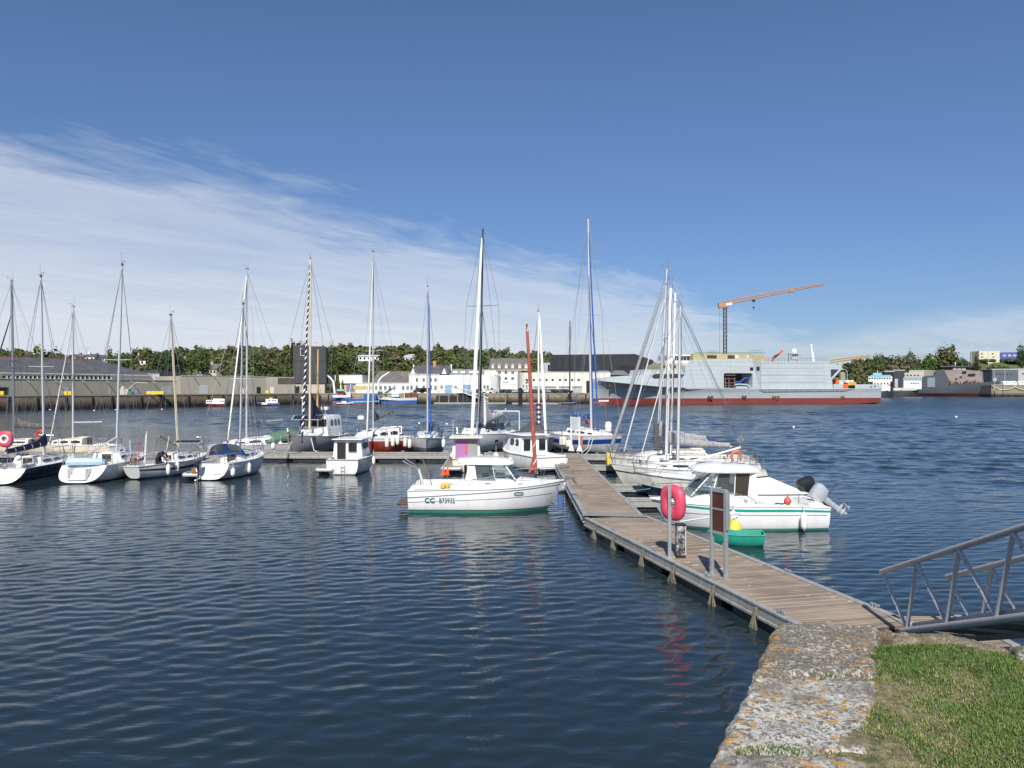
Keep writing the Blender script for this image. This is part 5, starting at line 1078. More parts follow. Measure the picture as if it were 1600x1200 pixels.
m=MB(); a0,b0=rp(.72,bh+.02,0)+O,rp(.72,bh+.02,1)+O; c=Vector((.0,.55,-.28)); dz=Vector((0,0,-.04)); m.add([a0,b0,b0+c,a0+c,a0+dz,b0+dz,b0+c+dz,a0+c+dz],[(0,1,2,3),(7,6,5,4),(0,4,5,1),(1,5,6,2),(2,6,7,3),(3,7,4,0)]); m.build('landing_plate',galg,T)
MB().bx(rp(7,0,0).x-.1+O.x,rp(7,0,1).x+.1+O.x,rp(7,0,0).y-.6+O.y,rp(7,0,0).y+.3+O.y,3.9+O.z,rp(7,bh,0).z+.1+O.z).build('top_bearing',galg,T)
pontoon('landing_pontoon','pontoon end platform under the foot of the gangway',(9.05,14.9),(9.05,16.9),1.6,.5,False)
# ---------------- foreground quay
from mathutils import noise as mn
zt=3.9
stone=bpy.data.materials.new('lichened_granite'); stone.use_nodes=True
def stonemat(m,moss=0,lt=0):
    t=m.node_tree;b=t.nodes['Principled BSDF'];L=t.links;b.inputs['Roughness'].default_value=.92
    tc=t.nodes.new('ShaderNodeTexCoord')
    def nz(s,d=6,r=.65,o=0,dist=0):
        n=t.nodes.new('ShaderNodeTexNoise');n.inputs['Scale'].default_value=s;n.inputs['Detail'].default_value=d;n.inputs['Roughness'].default_value=r;n.inputs['Distortion'].default_value=dist
        mp=t.nodes.new('ShaderNodeMapping');mp.inputs['Location'].default_value=(o,o*2,0);L.new(tc.outputs['Object'],mp.inputs[0]);L.new(mp.outputs[0],n.inputs[0]);return n.outputs[0]
    def ramp(src,stops):
        r=t.nodes.new('ShaderNodeValToRGB');e=r.color_ramp.elements
        while len(e)<len(stops): e.new(.5)
        for q,(p,c) in zip(e,stops): q.position=p;q.color=tuple(c)+(1,)
        L.new(src,r.inputs[0]);return r.outputs[0]
    def mix(f,a,c):
        x=t.nodes.new('ShaderNodeMixRGB')
        L.new(f,x.inputs[0]);L.new(a,x.inputs[1])
        if isinstance(c,tuple): x.inputs[2].default_value=c+(1,)
        else: L.new(c,x.inputs[2])
        return x.outputs[0]
    g=ramp(nz(60,8,.75),[(.3,(.045,.04,.03)),(.5,(.14,.12,.09)),(.72,(.27,.235,.19))])
    lic=ramp(nz(34,10,.78,3,.5),[(.455+lt,(0,0,0)),(.51+lt,(1,1,1))]); lic2=ramp(nz(3.2,6,.7,5),[(.38,(.05,)*3),(.56,(1,1,1))])
    mm=t.nodes.new('ShaderNodeMath');mm.operation='MULTIPLY';L.new(lic,mm.inputs[0]);L.new(lic2,mm.inputs[1])
    c=mix(mm.outputs[0],g,(.56,.55,.50) if not moss else (.30,.24,.16))
    w2=ramp(nz(80,6,.7,9),[(.60,(0,0,0)),(.63,(1,1,1))]); c=mix(w2,c,(.62,.61,.56)); bk=ramp(nz(70,7,.75,41),[(.36,(1,1,1)),(.42,(0,0,0))]); c=mix(bk,c,(.05,.042,.033))
    ora=ramp(nz(17,10,.75,11,.6),[(.545 if not moss else .52,(0,0,0)),(.575 if not moss else .57,(1,1,1))]); spx=t.nodes.new('ShaderNodeSeparateXYZ');L.new(tc.outputs['Object'],spx.inputs[0]);e1=t.nodes.new('ShaderNodeMath');e1.operation='MULTIPLY_ADD';L.new(spx.outputs[1],e1.inputs[0]);e1.inputs[1].default_value=-.493;e1.inputs[2].default_value=.787;e2=t.nodes.new('ShaderNodeMath');e2.operation='ADD';L.new(e1.outputs[0],e2.inputs[0]);L.new(spx.outputs[0],e2.inputs[1])
    mr=t.nodes.new('ShaderNodeMapRange');L.new(e2.outputs[0],mr.inputs[0]);mr.inputs[1].default_value=.0;mr.inputs[2].default_value=.13;mr.inputs[3].default_value=.15 if not moss else 0;mr.inputs[4].default_value=0;ad=t.nodes.new('ShaderNodeMath');ad.operation='ADD';L.new(nz(2.9,5,.6,17),ad.inputs[0]);L.new(mr.outputs[0],ad.inputs[1]);at=ramp(ad.outputs[0],[(.50,(0,0,0)),(.58,(1,1,1))])
    m2=t.nodes.new('ShaderNodeMath');m2.operation='MULTIPLY';L.new(ora,m2.inputs[0]);L.new(at,m2.inputs[1])
    c=mix(m2.outputs[0],c,(.55,.27,.02) if not moss else (.24,.15,.03))
    if moss:
        gr=ramp(nz(9,8,.7,23),[(.48,(0,0,0)),(.6,(1,1,1))]); c=mix(gr,c,(.13,.09,.045))
    dk=ramp(nz(3.6,7,.7,31),[(.30,(1,1,1)),(.40,(0,0,0))]); c=mix(dk,c,(.045,.04,.03))
    L.new(c,b.inputs['Base Color'])
    bp=t.nodes.new('ShaderNodeBump');bp.inputs['Distance'].default_value=.012;a=nz(40,9,.78);L.new(a,bp.inputs['Height']);L.new(bp.outputs[0],b.inputs['Normal'])
stonemat(stone); stone2=bpy.data.materials.new('dark_lichened_granite'); stone2.use_nodes=True; stonemat(stone2,0,.06); mossy=bpy.data.materials.new('mossy_stone'); mossy.use_nodes=True; stonemat(mossy,1)
def slab(parent,c,z,th,m,amp=.012,res=46,name='coping_stone',edge=.05,lift=None):
    """c: four xy corners, ccw"""
    c=[Vector((a,b_,0)) for a,b_ in c]; vs=[]; n=res
    for i in range(n+1):
        for j in range(n+1):
            u_,v_=i/n,j/n; p=c[0]*(1-u_)*(1-v_)+c[1]*u_*(1-v_)+c[2]*u_*v_+c[3]*(1-u_)*v_
            e=min(u_*(c[1]-c[0]).length,(1-u_)*(c[1]-c[0]).length,v_*(c[3]-c[0]).length,(1-v_)*(c[3]-c[0]).length)
            h=amp*(mn.fractal(p*3.1,.8,2.2,5)+.5*mn.fractal(p*14,.8,2.1,4)); q=max(0,1-e/edge); h-=edge*.75*q**2.2
            w_=(mn.noise(p*6)*.05+mn.noise(p*17)*.03)*q; vs.append((p.x+w_,p.y+w_*.7,z+h+(lift(p,u_,v_) if lift else 0)))
    fs=[(i*(n+1)+j,(i+1)*(n+1)+j,(i+1)*(n+1)+j+1,i*(n+1)+j+1) for i in range(n) for j in range(n)]
    loop=[i*(n+1) for i in range(n+1)]+[n*(n+1)+j for j in range(1,n+1)]+[i*(n+1)+n for i in range(n-1,-1,-1)]+[j for j in range(n-1,0,-1)]
    k=len(vs); vs+=[(vs[i][0],vs[i][1],z-th) for i in loop]; nl=len(loop)
    fs+=[(loop[(i+1)%nl],loop[i],k+i,k+(i+1)%nl) for i in range(nl)]
    return MB().add(vs,fs).build(name,m,parent,smooth=70)
T=thing('quay_wall','old granite quay corner with lichen covered coping stones in the foreground','quay wall',(0,0,0))
def ex(D): return .81+(D-3.24)*.493
def ex2(D): return ex(D)+.67
cuts=[5.31,4.36,3.42,2.45,1.4]
for i in range(4):
    a,b_=cuts[i+1]+.014,cuts[i]-.014
    slab(T,[(ex(a),a),(ex2(a),a-.05),(ex2(b_),b_-.07),(ex(b_),b_)],zt+[.0,-.012,.004,0][i],.35,stone2 if i==0 else stone,.014,64)
slab(T,[(2.44,4.93),(3.02,4.62),(3.12,4.85),(2.42,5.22)],zt-.02,.35,mossy,.035,72,'mossy_coping_stone',.09,lambda p,u_,v_:.03*math.sin(PI*u_)*math.sin(PI*v_))
slab(T,[(1.95,4.9),(2.46,4.80),(2.46,5.2),(1.90,5.30)],zt+.004,.35,mossy,.02,44,'mossy_coping_stone',.05) if False else None
slab(T,[(3.10,4.2),(4.2,4.0),(4.2,4.9),(3.16,4.92)],zt-.03,.3,stone,.012,50,'landing_stone')
slab(T,[(4.21,4.0),(6.3,3.8),(6.3,4.9),(4.21,4.9)],zt-.03,.3,stone,.012,30,'landing_stone'); slab(T,[(6.31,3.8),(9.5,3.6),(9.5,5.2),(6.31,5.0)],zt-.03,.3,stone,.012,30,'landing_stone')
m=MB(); poly=[(ex(-3)+.06,-3),(ex(5.25)+.06,5.25),(2.5,5.15),(3.1,4.82),(9.4,5.1),(9.4,-6),(-3,-6)]
m.prism(poly,-2,zt-.12); m.build('masonry_core',mat('dark_granite_masonry',(.16,.15,.13),.9,mot=.35,scale=3,bump=.03),T,smooth=0)
# turf
gm=bpy.data.materials.new('thin_turf_soil'); gm.use_nodes=True
def soil(m):
    t=m.node_tree;b=t.nodes['Principled BSDF'];L=t.links;b.inputs['Roughness'].default_value=.95;tc=t.nodes.new('ShaderNodeTexCoord')
    n=t.nodes.new('ShaderNodeTexNoise');n.inputs['Scale'].default_value=14;n.inputs['Detail'].default_value=10;n.inputs['Roughness'].default_value=.7;L.new(tc.outputs['Object'],n.inputs[0])
    r=t.nodes.new('ShaderNodeValToRGB');e=r.color_ramp.elements;e[0].position=.38;e[0].color=(.05,.06,.022,1);e[1].position=.64;e[1].color=(.26,.21,.13,1);L.new(n.outputs[0],r.inputs[0]);L.new(r.outputs[0],b.inputs['Base Color'])
soil(gm)
def tz(x,y): return zt-.02+.035*mn.fractal(Vector((x*1.6,y*1.6,0)),.8,2,3)
n=60; vs=[];
for i in range(n+1):
    for j in range(n+1):
        y=-1+5.95*j/n; xl=ex2(y)-.12; x=xl+(9.3-xl)*(i/n)**1.6; vs.append((x,y,tz(x,y)-.01-(.16 if y>4.86 else 0)-(.10 if x>3.05 and y>4.1 else 0)))
MB().add(vs,[(i*(n+1)+j,(i+1)*(n+1)+j,(i+1)*(n+1)+j+1,i*(n+1)+j+1) for i in range(n) for j in range(n)]).build('ground',gm); struct(bpy.data.objects['ground'],'thin turf and bare soil behind the coping stones')
def grass():
    rng=np.random.default_rng(5); V=[];Fc=[];MI=[]
    N_=150000; xs=rng.uniform(.9,4.6,N_); ys=rng.uniform(2.35,4.95,N_); k=0
    for x,y in zip(xs,ys):
        xl=ex2(y)-.04+.10*mn.noise(Vector((x*5,y*5,0))+Vector((9,0,0)))
        if x<xl: 
            # a few sprigs in the joints
            if not(any(abs(y-c)<.035 for c in cuts) and x>ex(y)+.1 and mn.noise(Vector((x*4,y,3)))>.12 and rng.random()<.7): continue
        if y>4.92-.28*max(0,x-2.2): continue
        if x>3.02 and y>4.05: continue
        d=mn.fractal(Vector((x*2.3,y*2.3,1.7)),.9,2.1,4)
        bare=d<-.42+rng.uniform(-.15,.25)
        if bare and rng.random()>.5: continue
        dd=mn.noise(Vector((x*1.1,y*1.1,8)))
        h=.008+.012*rng.random()+max(0,d)*.014; h=h*.45 if bare else h; a=rng.uniform(0,6.283); ln=rng.uniform(.2,1.1)*h; w_=rng.uniform(.0014,.0026)
        z=tz(x,y)-.008; ca,sa=math.cos(a),math.sin(a); px_,py_=-sa*w_,ca*w_
        V+= [(x-px_,y-py_,z),(x+px_,y+py_,z),(x+ca*ln*.4+px_*.8,y+sa*ln*.4+py_*.8,z+h*.6),(x+ca*ln*.4-px_*.8,y+sa*ln*.4-py_*.8,z+h*.6),(x+ca*ln,y+sa*ln,z+h)]
        Fc+=[(k,k+1,k+2,k+3),(k+3,k+2,k+4)]; mi=0 if rng.random()<.5+.5*dd else (1 if rng.random()<.86 else 2)
        if (bare and rng.random()<.7) or (d<-.08 and rng.random()<.3): mi=2
        MI+=[mi,mi]; k+=5
    me=bpy.data.meshes.new('grass'); me.from_pydata(V,[],Fc)
    for c_,nm in(((.07,.14,.024),'grass_green'),((.115,.185,.036),'grass_light'),((.30,.27,.10),'grass_dry')): me.materials.append(mat(nm,c_,.6,mot=.2,scale=30,spec=.3))
    me.polygons.foreach_set('material_index',MI); o=bpy.data.objects.new('grass',me); COL.objects.link(o); tag(o,'short patchy green grass on top of the quay','grass',None,'stuff')
grass()
# ---------------- far shore: quays, ships, buildings
QZ=3.77
class Face:
    """a facade seen face on: left and right px with their distances; u runs right along it, v back, z up from the ground"""
    def __init__(s,pl,Dl,pr,Dr,gz=QZ):
        s.a=Vector((X(pl,Dl),Dl,0)); s.b=Vector((X(pr,Dr),Dr,0)); s.L=(s.b-s.a).length; s.rz=math.atan2(s.b.y-s.a.y,s.b.x-s.a.x); s.gz=gz
    def u(s,px,v=0):
        k=(px-800)/F; c,q=math.cos(s.rz),math.sin(s.rz); ax,ay=s.a.x-q*v,s.a.y+c*v
        return (k*ay-ax)/(c-k*q)
    def D(s,px,v=0): return s.a.y+s.u(px,v)*math.sin(s.rz)+v*math.cos(s.rz)
    def z(s,px,py,v=0): return Z(py,s.D(px,v))-s.gz
    def thing(s,name,label,cat='building',group=None): return thing(name,label,cat,(s.a.x,s.a.y,s.gz),s.rz,group)
    def bx(s,m,p0,p1,y0,y1,v0,v1,mi=0,pc=None):
        """box from px p0..p1, py y0 (top) .. y1 (bottom, None = ground)"""
        pc=pc or (p0+p1)/2; z1=s.z(pc,y0,v0); z0=-.0 if y1 is None else s.z(pc,y1,v0); m.bx(s.u(p0,v0),s.u(p1,v0),v0,v1,z0,z1,mi); return m
def wins(f,par,pxs,y0,y1,w_,m=None,v=0,name='window',sill=True,fr=True,frm_=None):
    for p in pxs:
        mb=MB(); z1,z0=f.z(p,y0,v),f.z(p,y1,v); u0,u1=f.u(p-w_/2,v),f.u(p+w_/2,v)
        if fr:
            t=.12; mb.bx(u0-t,u0,v-.07,v+.02,z0-t,z1+t); mb.bx(u1,u1+t,v-.07,v+.02,z0-t,z1+t); mb.bx(u0,u1,v-.07,v+.02,z1,z1+t); mb.bx(u0,u1,v-.10,v+.02,z0-t,z0); mb.bx((u0+u1)/2-.04,(u0+u1)/2+.04,v-.04,v+.02,z0,z1)
            o=mb.build(name,frm_ or gelg,par,smooth=0); MB().bx(u0,u1,v-.012,v+.05,z0,z1).build('pane',m or winf,o,smooth=0)
        else: MB().bx(u0,u1,v-.03,v+.05,z0,z1).build(name,m or winf,par,smooth=0)
slate=mat('weathered_slate',(.085,.085,.095),.75,mot=.45,scale=.35,streak=.35,dirt=(.22,.21,.19))
slate2=mat('brown_grey_roof',(.13,.12,.115),.8,mot=.4,scale=.5,streak=.3,dirt=(.24,.22,.19))
beige=mat('beige_concrete_cladding',(.37,.335,.28),.85,mot=.10,scale=.15,streak=.12)
beigel=mat('pale_concrete',(.48,.44,.37),.85,mot=.12,scale=.2,streak=.25)
cubem=mat('charcoal_cladding',(.045,.047,.052),.6,mot=.12,scale=.3)
blackb=mat('black_metal_cladding',(.022,.023,.027),.45,mot=.15,scale=.3)
shutter=mat('pale_roller_shutter',(.42,.44,.45),.6,mot=.08)
shutb=mat('blue_roller_door',(.20,.36,.55),.6,mot=.08)
darkd=mat('dark_opening',(.015,.014,.013),.8)
tile=mat('red_ridge_tiles',(.30,.10,.06),.8,mot=.25)
greyroof=mat('pale_grey_fibre_roof',(.26,.28,.27),.8,mot=.25,scale=.3,streak=.3)
# quay walls
qw=bpy.data.materials.new('rust_stained_quay'); qw.use_nodes=True
def qmat(m,hi,rust=True):
    t=m.node_tree;b=t.nodes['Principled BSDF'];L=t.links;b.inputs['Roughness'].default_value=.9;tc=t.nodes.new('ShaderNodeTexCoord');sp=t.nodes.new('ShaderNodeSeparateXYZ');L.new(tc.outputs['Object'],sp.inputs[0])
    mp=t.nodes.new('ShaderNodeMapping');mp.inputs['Scale'].default_value=(.8,.8,.35);L.new(tc.outputs['Object'],mp.inputs[0]);n=t.nodes.new('ShaderNodeTexNoise');n.inputs['Scale'].default_value=1.1;n.inputs['Detail'].default_value=8;n.inputs['Roughness'].default_value=.7;L.new(mp.outputs[0],n.inputs[0])
    a=t.nodes.new('ShaderNodeMath');a.operation='MULTIPLY_ADD';L.new(n.outputs[0],a.inputs[0]);a.inputs[1].default_value=2.4;L.new(sp.outputs[2],a.inputs[2])
    s=t.nodes.new('ShaderNodeMath');s.operation='DIVIDE';L.new(a.outputs[0],s.inputs[0]);s.inputs[1].default_value=6
    r=t.nodes.new('ShaderNodeValToRGB');e=r.color_ramp.elements
    st=[(.30,(.012,.011,.009)),(.37,(.05,.04,.028)),(.5,(.14,.11,.075)),(.66,hi),(.8,(.14,.08,.05) if rust else hi)]
    while len(e)<5: e.new(.5)
    for q,(p,c) in zip(e,st): q.position=p;q.color=c+(1,)
    L.new(s.outputs[0],r.inputs[0])
    br=t.nodes.new('ShaderNodeTexBrick');br.inputs['Scale'].default_value=.55;br.inputs['Color1'].default_value=(1,1,1,1);br.inputs['Color2'].default_value=(.75,.75,.75,1);br.inputs['Mortar'].default_value=(.4,.4,.4,1)
    cm=t.nodes.new('ShaderNodeCombineXYZ');L.new(sp.outputs[0],cm.inputs[0]);L.new(sp.outputs[2],cm.inputs[1]);L.new(cm.outputs[0],br.inputs[0])
    mx=t.nodes.new('ShaderNodeMixRGB');mx.blend_type='MULTIPLY';mx.inputs[0].default_value=.8;L.new(r.outputs[0],mx.inputs[1]);L.new(br.outputs[0],mx.inputs[2]);L.new(mx.outputs[0],b.inputs['Base Color'])
qmat(qw,(.25,.19,.13)); qw2=bpy.data.materials.new('granite_quay'); qw2.use_nodes=True; qmat(qw2,(.30,.26,.19),False)
def quaywall(f,label,m,gaps,piles=True):
    t=f.thing('quay_wall',label,'quay wall'); t.location.z=0
    MB().bx(0,f.L,0,1.2,-2,QZ-.02).build('wall_face',m,t,smooth=0); MB().bx(0,f.L,-.12,.9,QZ-.25,QZ+.04).build('coping',mat('pale_coping',(.30,.27,.22),.85,mot=.2,scale=.5),t)
    if piles:
        u=3
        while u<f.L:
            w_=random.uniform(.25,.55); MB().bx(u-w_/2,u+w_/2,-.35,-.0,-1,QZ-.3).build('fender_pile',mat('tarred_timber',(.03,.026,.022),.9,mot=.5,scale=2),t); u+=random.uniform(5,9)
    return t
fA=Face(-90,178,500,272); quaywall(fA,'rust stained quay wall below the long beige warehouse on the left',qw,0)
fB=Face(500,273,1120,278); quaywall(fB,'weathered granite quay wall below the white harbour buildings in the centre',qw2,0,True)
fC=Face(1400,520,1545,520); 
# land behind: one terrain sheet, flat by the quay and rising to the wooded ridge
SK=[(-300,550),(0,550),(50,556),(64,563),(176,563),(190,556),(240,553),(300,549),(400,547),(500,545),(560,543),(640,543),(760,551),(850,556),(960,566),(1100,572),(1200,569),(1320,566),(1400,560),(1480,556),(1600,556),(1900,552)]
def skyline(px):
    for (a,b_),(c,d) in zip(SK,SK[1:]):
        if a<=px<=c: return lerp(b_,d,(px-a)/(c-a))
    return 556
def front(px):   # distance where the flat quay ends and the slope begins
    if px<500: return lerp(235,305,max(0,(px+300))/800)
    if px<1050: return 320
    if px<1380: return 560
    if px<1480: return 600
    return lerp(600,566,min(1,(px-1480)/30))
def quayD(px):
    if px<500: k=(px-800)/F; return fA.D(px)
    if px<=1120: return fB.D(px)
    if px<1240: return lerp(278,575,(px-1120)/120)
    if px<1545: return 575
    return lerp(575,514,min(1,(px-1545)/12))
def terr(x,y):
    px=800+x/y*F; px=max(-300,min(1900,px)); f0=front(px); D1=f0+150; zr=Z(skyline(px),D1)-5.5
    if y<f0: return QZ
    t=min(1,(y-f0)/150); z=QZ+(zr-QZ)*(t*t*(3-2*t))
    if y>D1: z+= (y-D1)*.01
    return z+.9*mn.noise(Vector((x*.02,y*.02,0)))*t
pxs=[-300+i*20 for i in range(111)]; ds=[0,2,30,60,90,120,150,180,210,240,300,380,480,620,900]; vs=[]
for px in pxs:
    q=quayD(px)
    for d in ds:
        D=q+.6+d; x=X(px,D); vs.append((x,D,terr(x,D)+(0 if d else -.03)))
k=len(ds); MB().add(vs,[(i*k+j,(i+1)*k+j,(i+1)*k+j+1,i*k+j+1) for i in range(len(pxs)-1) for j in range(k-1)]).build('hills',mat('green_brown_ground',(.075,.12,.035),.95,mot=.4,scale=.06,col2=(.10,.10,.045)))
struct(bpy.data.objects['hills'],'harbour side ground rising to a wooded ridge')
# long beige warehouse, left
f=Face(-90,188,283,250); T=f.thing('warehouse','long beige quayside warehouse with a row of white framed windows and slate roof','warehouse')
MB().bx(0,f.L,0,18,0,f.z(100,593)).build('wall',beige,T); MB().bx(-.2,f.L,-.15,.35,f.z(100,593)-.02,f.z(100,592)).build('parapet',beigel,T)
zt_=f.z(100,593); 
MB().bx(0,f.u(238,9),8.5,24,zt_,f.z(100,583.5,9)).build('upper_wall',whp,T)
m=MB(); p=4
while p<174:
    MB().bx(f.u(p,8.4),f.u(p+3.6,8.4),8.40,8.48,f.z(p,591.5,8.4),f.z(p,587.5,8.4)).build('window',winf,T,smooth=0); MB().bx(f.u(p+4,8.3),f.u(p+5.4,8.3),7.6,8.49,zt_,f.z(p,586.8,8.4)).build('buttress',whp,T); p+=6.8
# hipped slate roof
u0,u1=-5,f.u(236,8); ze=f.z(120,584,8); zr_=f.z(120,561,22)
m=MB(); vs=[(u0,7.6,ze),(u1,7.6,ze),(u1-7,24,zr_),(u0,24,zr_),(u0,40,ze),(u1,40,ze)]
m.add(vs,[(0,1,2,3),(1,5,2),(3,2,5,4),(0,3,4),(0,4,5,1)]); m.build('roof',slate,T,smooth=0); MB().bx(u0,u1-7,23.8,24.2,zr_-.05,zr_+.25).build('ridge',tile,T)
MB().bx(u0,u1+.2,7.35,7.6,ze-.3,ze+.05).build('gutter',alu,T)
for p0,p1,y0,mm in((96,108,605,shutter),(170,174,608,shutter),(203,215,604,shutter),(253,268,604,shutter),(-14,13,605,darkd)): MB().bx(f.u(p0),f.u(p1),-.06,.1,0,f.z((p0+p1)/2,y0)).build('door',mm,T,.03)
m=MB()
for p in(42,86,128,166,204,238): MB().tube([(f.u(p),0,zt_-.2),(f.u(p)+.2,-1.2,zt_-.9)],.12,6).build('rain_spout',alud,T)
f=Face(283,246,458,276); T=f.thing('warehouse','taller beige windowless warehouse between the slate roofed one and the dark cube','warehouse')
p1_=434
MB().bx(0,f.u(416),0,25,0,f.z(350,588.2)).build('wall',beige,T); MB().bx(0,f.u(416),-.12,.3,f.z(350,588.3),f.z(350,587.4)).build('parapet',beigel,T)
MB().bx(f.u(416)+.01,f.u(460),-.05,24,0,f.z(440,589)).build('wall_extension',beigel,T)
for p0,p1,y0,mm in((312,325,602,shutter),(401,407,604.5,darkd),(422,428,604.5,gel)): MB().bx(f.u(p0),f.u(p1),-.10,.1,0,f.z((p0+p1)/2,y0)).build('door',mm,T,.03)
MB().bx(f.u(434),f.u(460),-.12,.1,f.z(440,600),f.z(440,590.5)).build('timber_band',mat('brown_cladding',(.13,.10,.075),.8,mot=.2,scale=.5),T)
for p in(302,335): MB().tube([(f.u(p),0,f.z(p,589)),(f.u(p)+.3,-1.4,f.z(p,592))],.12,6).build('rain_spout',alud,T)
# boxes behind on the roof
f=Face(248,262,284,270,4); T=f.thing('building','dark slate clad box behind the beige warehouse roof'); MB().bx(0,f.L,0,12,0,f.z(265,581)).prism([(0,f.z(265,581)),(f.L*.2,f.z(265,578.8)),(f.L,f.z(265,580.5))],0,12,axis='y').build('wall',cubem,T)
f=Face(234,258,249,261,4); T=f.thing('building','small white box beside the dark slate clad box'); MB().bx(0,f.L,0,9,0,f.z(240,584)).build('wall',gel,T); MB().bx(-.1,f.L+.1,-.1,9,f.z(240,584),f.z(240,583.4)).build('roof_edge',alu,T)
# dark cube
f=Face(458,280,509,282); T=f.thing('silo_building','tall windowless charcoal clad block standing on pale concrete columns','building')
MB().bx(0,f.L,0,14,f.z(480,599),f.z(480,541)).build('wall',cubem,T); MB().bx(-.06,f.L+.06,-.05,14,f.z(480,563.8),f.z(480,564.3)).build('joint_line',darkd,T)
MB().bx(.4,f.L-.4,.4,13,0,f.z(480,599)).build('concrete_base',beigel,T); wins(f,T,[466],603,609,3,name='window',fr=False); wins(f,T,[478],602,609,3,fr=False,m=darkd)
MB().tube([(f.u(470),-.5,f.z(470,556)),(f.u(470),-.5,f.z(470,544)),(f.u(473),-1.2,f.z(473,545))],.15,6).tube([(f.u(470),-.2,f.z(470,556)),(f.u(476),-.2,f.z(470,556))],.12,6).build('roof_access_bracket',alu,T)
# white low building + yellow/blue
f=Face(517,292,566,292); T=f.thing('building','low white harbour office with a white upper box and yellow panels below'); MB().bx(0,f.L,0,10,f.z(540,599),f.z(540,586)).build('upper_floor',whp,T); MB().bx(.5,f.L,.6,9.5,0,f.z(540,599.02)).build('ground_floor',mat('straw_yellow_plaster',(.55,.42,.18),.8,mot=.15,scale=.3),T)
MB().bx(f.u(541),f.u(553),.4,.7,f.z(547,611),f.z(547,600)).build('sign_panel',mat('slate_violet_panel',(.16,.17,.33),.7),T); MB().bx(-.1,f.L+.1,-.1,10,f.z(540,586),f.z(540,585.2)).build('roof_edge',alud,T)
# long white slate roofed
f=Face(556,290,648,290); T=f.thing('building','long single storey white building with steep slate roof and a row of blue framed windows')
zw=f.z(600,599.5); MB().bx(0,f.L,0,14,0,zw).build('wall',whp,T); MB().bx(0,f.L,-.1,.2,zw-.01,zw+.35).build('parapet',gelg,T)
m=MB(); a,b_=f.u(592,6),f.u(648); zr_=f.z(620,580.5,6); m.add([(f.u(578),.4,zw+.3),(b_,.4,zw+.3),(b_,6,zr_),(a,6,zr_),(f.u(578),12,zw),(b_,12,zw)],[(0,1,2,3),(3,2,5,4),(0,3,4),(1,5,2)]); m.build('roof',slate2,T,smooth=0); MB().bx(a,b_,5.85,6.15,zr_-.03,zr_+.2).build('ridge',tile,T)
for p in(597,603,610,618): MB().box((f.u(p,3),2.6,f.z(p,594,2.6)),(1.1,.12,1.3),M=Matrix.Rotation(R(-40),3,'X')).build('skylight',winf,T)
wins(f,T,[588,595,602,609,616,630,637,644],603,609,3.2,m=mat('blue_grey_pane',(.05,.12,.19),.2))
MB().bx(f.u(552),f.u(584),-.14,-.02,f.z(570,608),f.z(570,603)).build('yellow_band',MATS['straw_yellow_plaster'],T)
# two storey white with dark gable roof
f=Face(639,288,686,288); T=f.thing('building','two storey white building with grey slate roof, yellow chimney and white gables')
zw=f.z(660,585.5); MB().bx(0,f.L,0,12,0,zw).build('wall',whp,T); MB().bx(-.15,f.L+.15,-.2,.3,zw-.01,zw+.3).build('cornice',gelg,T)
m=MB(); zr_=f.z(660,571,7); m.add([(f.u(642),.3,zw+.3),(f.u(703),.3,zw+.3),(f.u(702),7,zr_),(f.u(643),7,zr_),(f.u(642),13,zw),(f.u(703),13,zw)],[(0,1,2,3),(3,2,5,4),(0,3,4),(1,5,2)]); m.build('roof',slate,T,smooth=0)
for p in(645,694): MB().prism([(f.u(p-3.5),zw+.3),(f.u(p+3.5),zw+.3),(f.u(p),f.z(p,575))],.05,4,axis='y').build('dormer',whp,T)
MB().bx(f.u(674),f.u(679),6,8,zr_-1,f.z(676,564,6)).build('chimney',mat('ochre_brick',(.42,.27,.10),.85,mot=.2),T); MB().bx(f.u(642),f.u(644),6,8,zr_-2,f.z(643,570,6)).bx(f.u(702),f.u(704),6,8,zr_-2,f.z(703,569,6)).build('chimney',whp,T)
wins(f,T,[651.5,662,673,680.5],591,596,3); wins(f,T,[643,651,662,673,680.5],602.5,609,3)
# white shed
f=Face(686,287,781,287); T=f.thing('building','broad white warehouse with blue roller doors and pale grey roof'); zw=f.z(720,586)
n=16; R_=f.L-6; m=MB(); poly=[(0,0),(f.L-5,0)]+[(f.L-5+5*math.sin(PI/2*i/8),5-5*math.cos(PI/2*i/8)) for i in range(1,9)]+[(f.L,14),(0,14)]; m.prism(poly,0,zw).build('wall',whp,T)
m=MB(); zr_=f.z(720,577,9); m.add([(f.u(702),.5,zw),(f.u(766),.5,zw),(f.u(764),9,zr_),(f.u(704),9,zr_)],[(0,1,2,3)]); m.prism([(f.u(702),zw),(f.u(766),zw),(f.u(764),zr_)],9.01,9.2,axis='y'); m.build('roof',greyroof,T,smooth=0)
MB().bx(f.u(757),f.u(775),1,6,zw,f.z(766,579)).build('roof_box',whp,T)
for p in(711,723,737,748): MB().box((f.u(p,4),3.9,f.z(p,582.2,4)),(1.6,.1,1.0),M=Matrix.Rotation(R(-20),3,'X')).build('skylight',gelg,T)
for p0,p1 in((695,706),(723,736)): MB().bx(f.u(p0),f.u(p1),-.06,.1,0,f.z(p0,601)).build('roller_door',shutb,T,.03)
wins(f,T,[690,712,751,757,762],602,607,3)
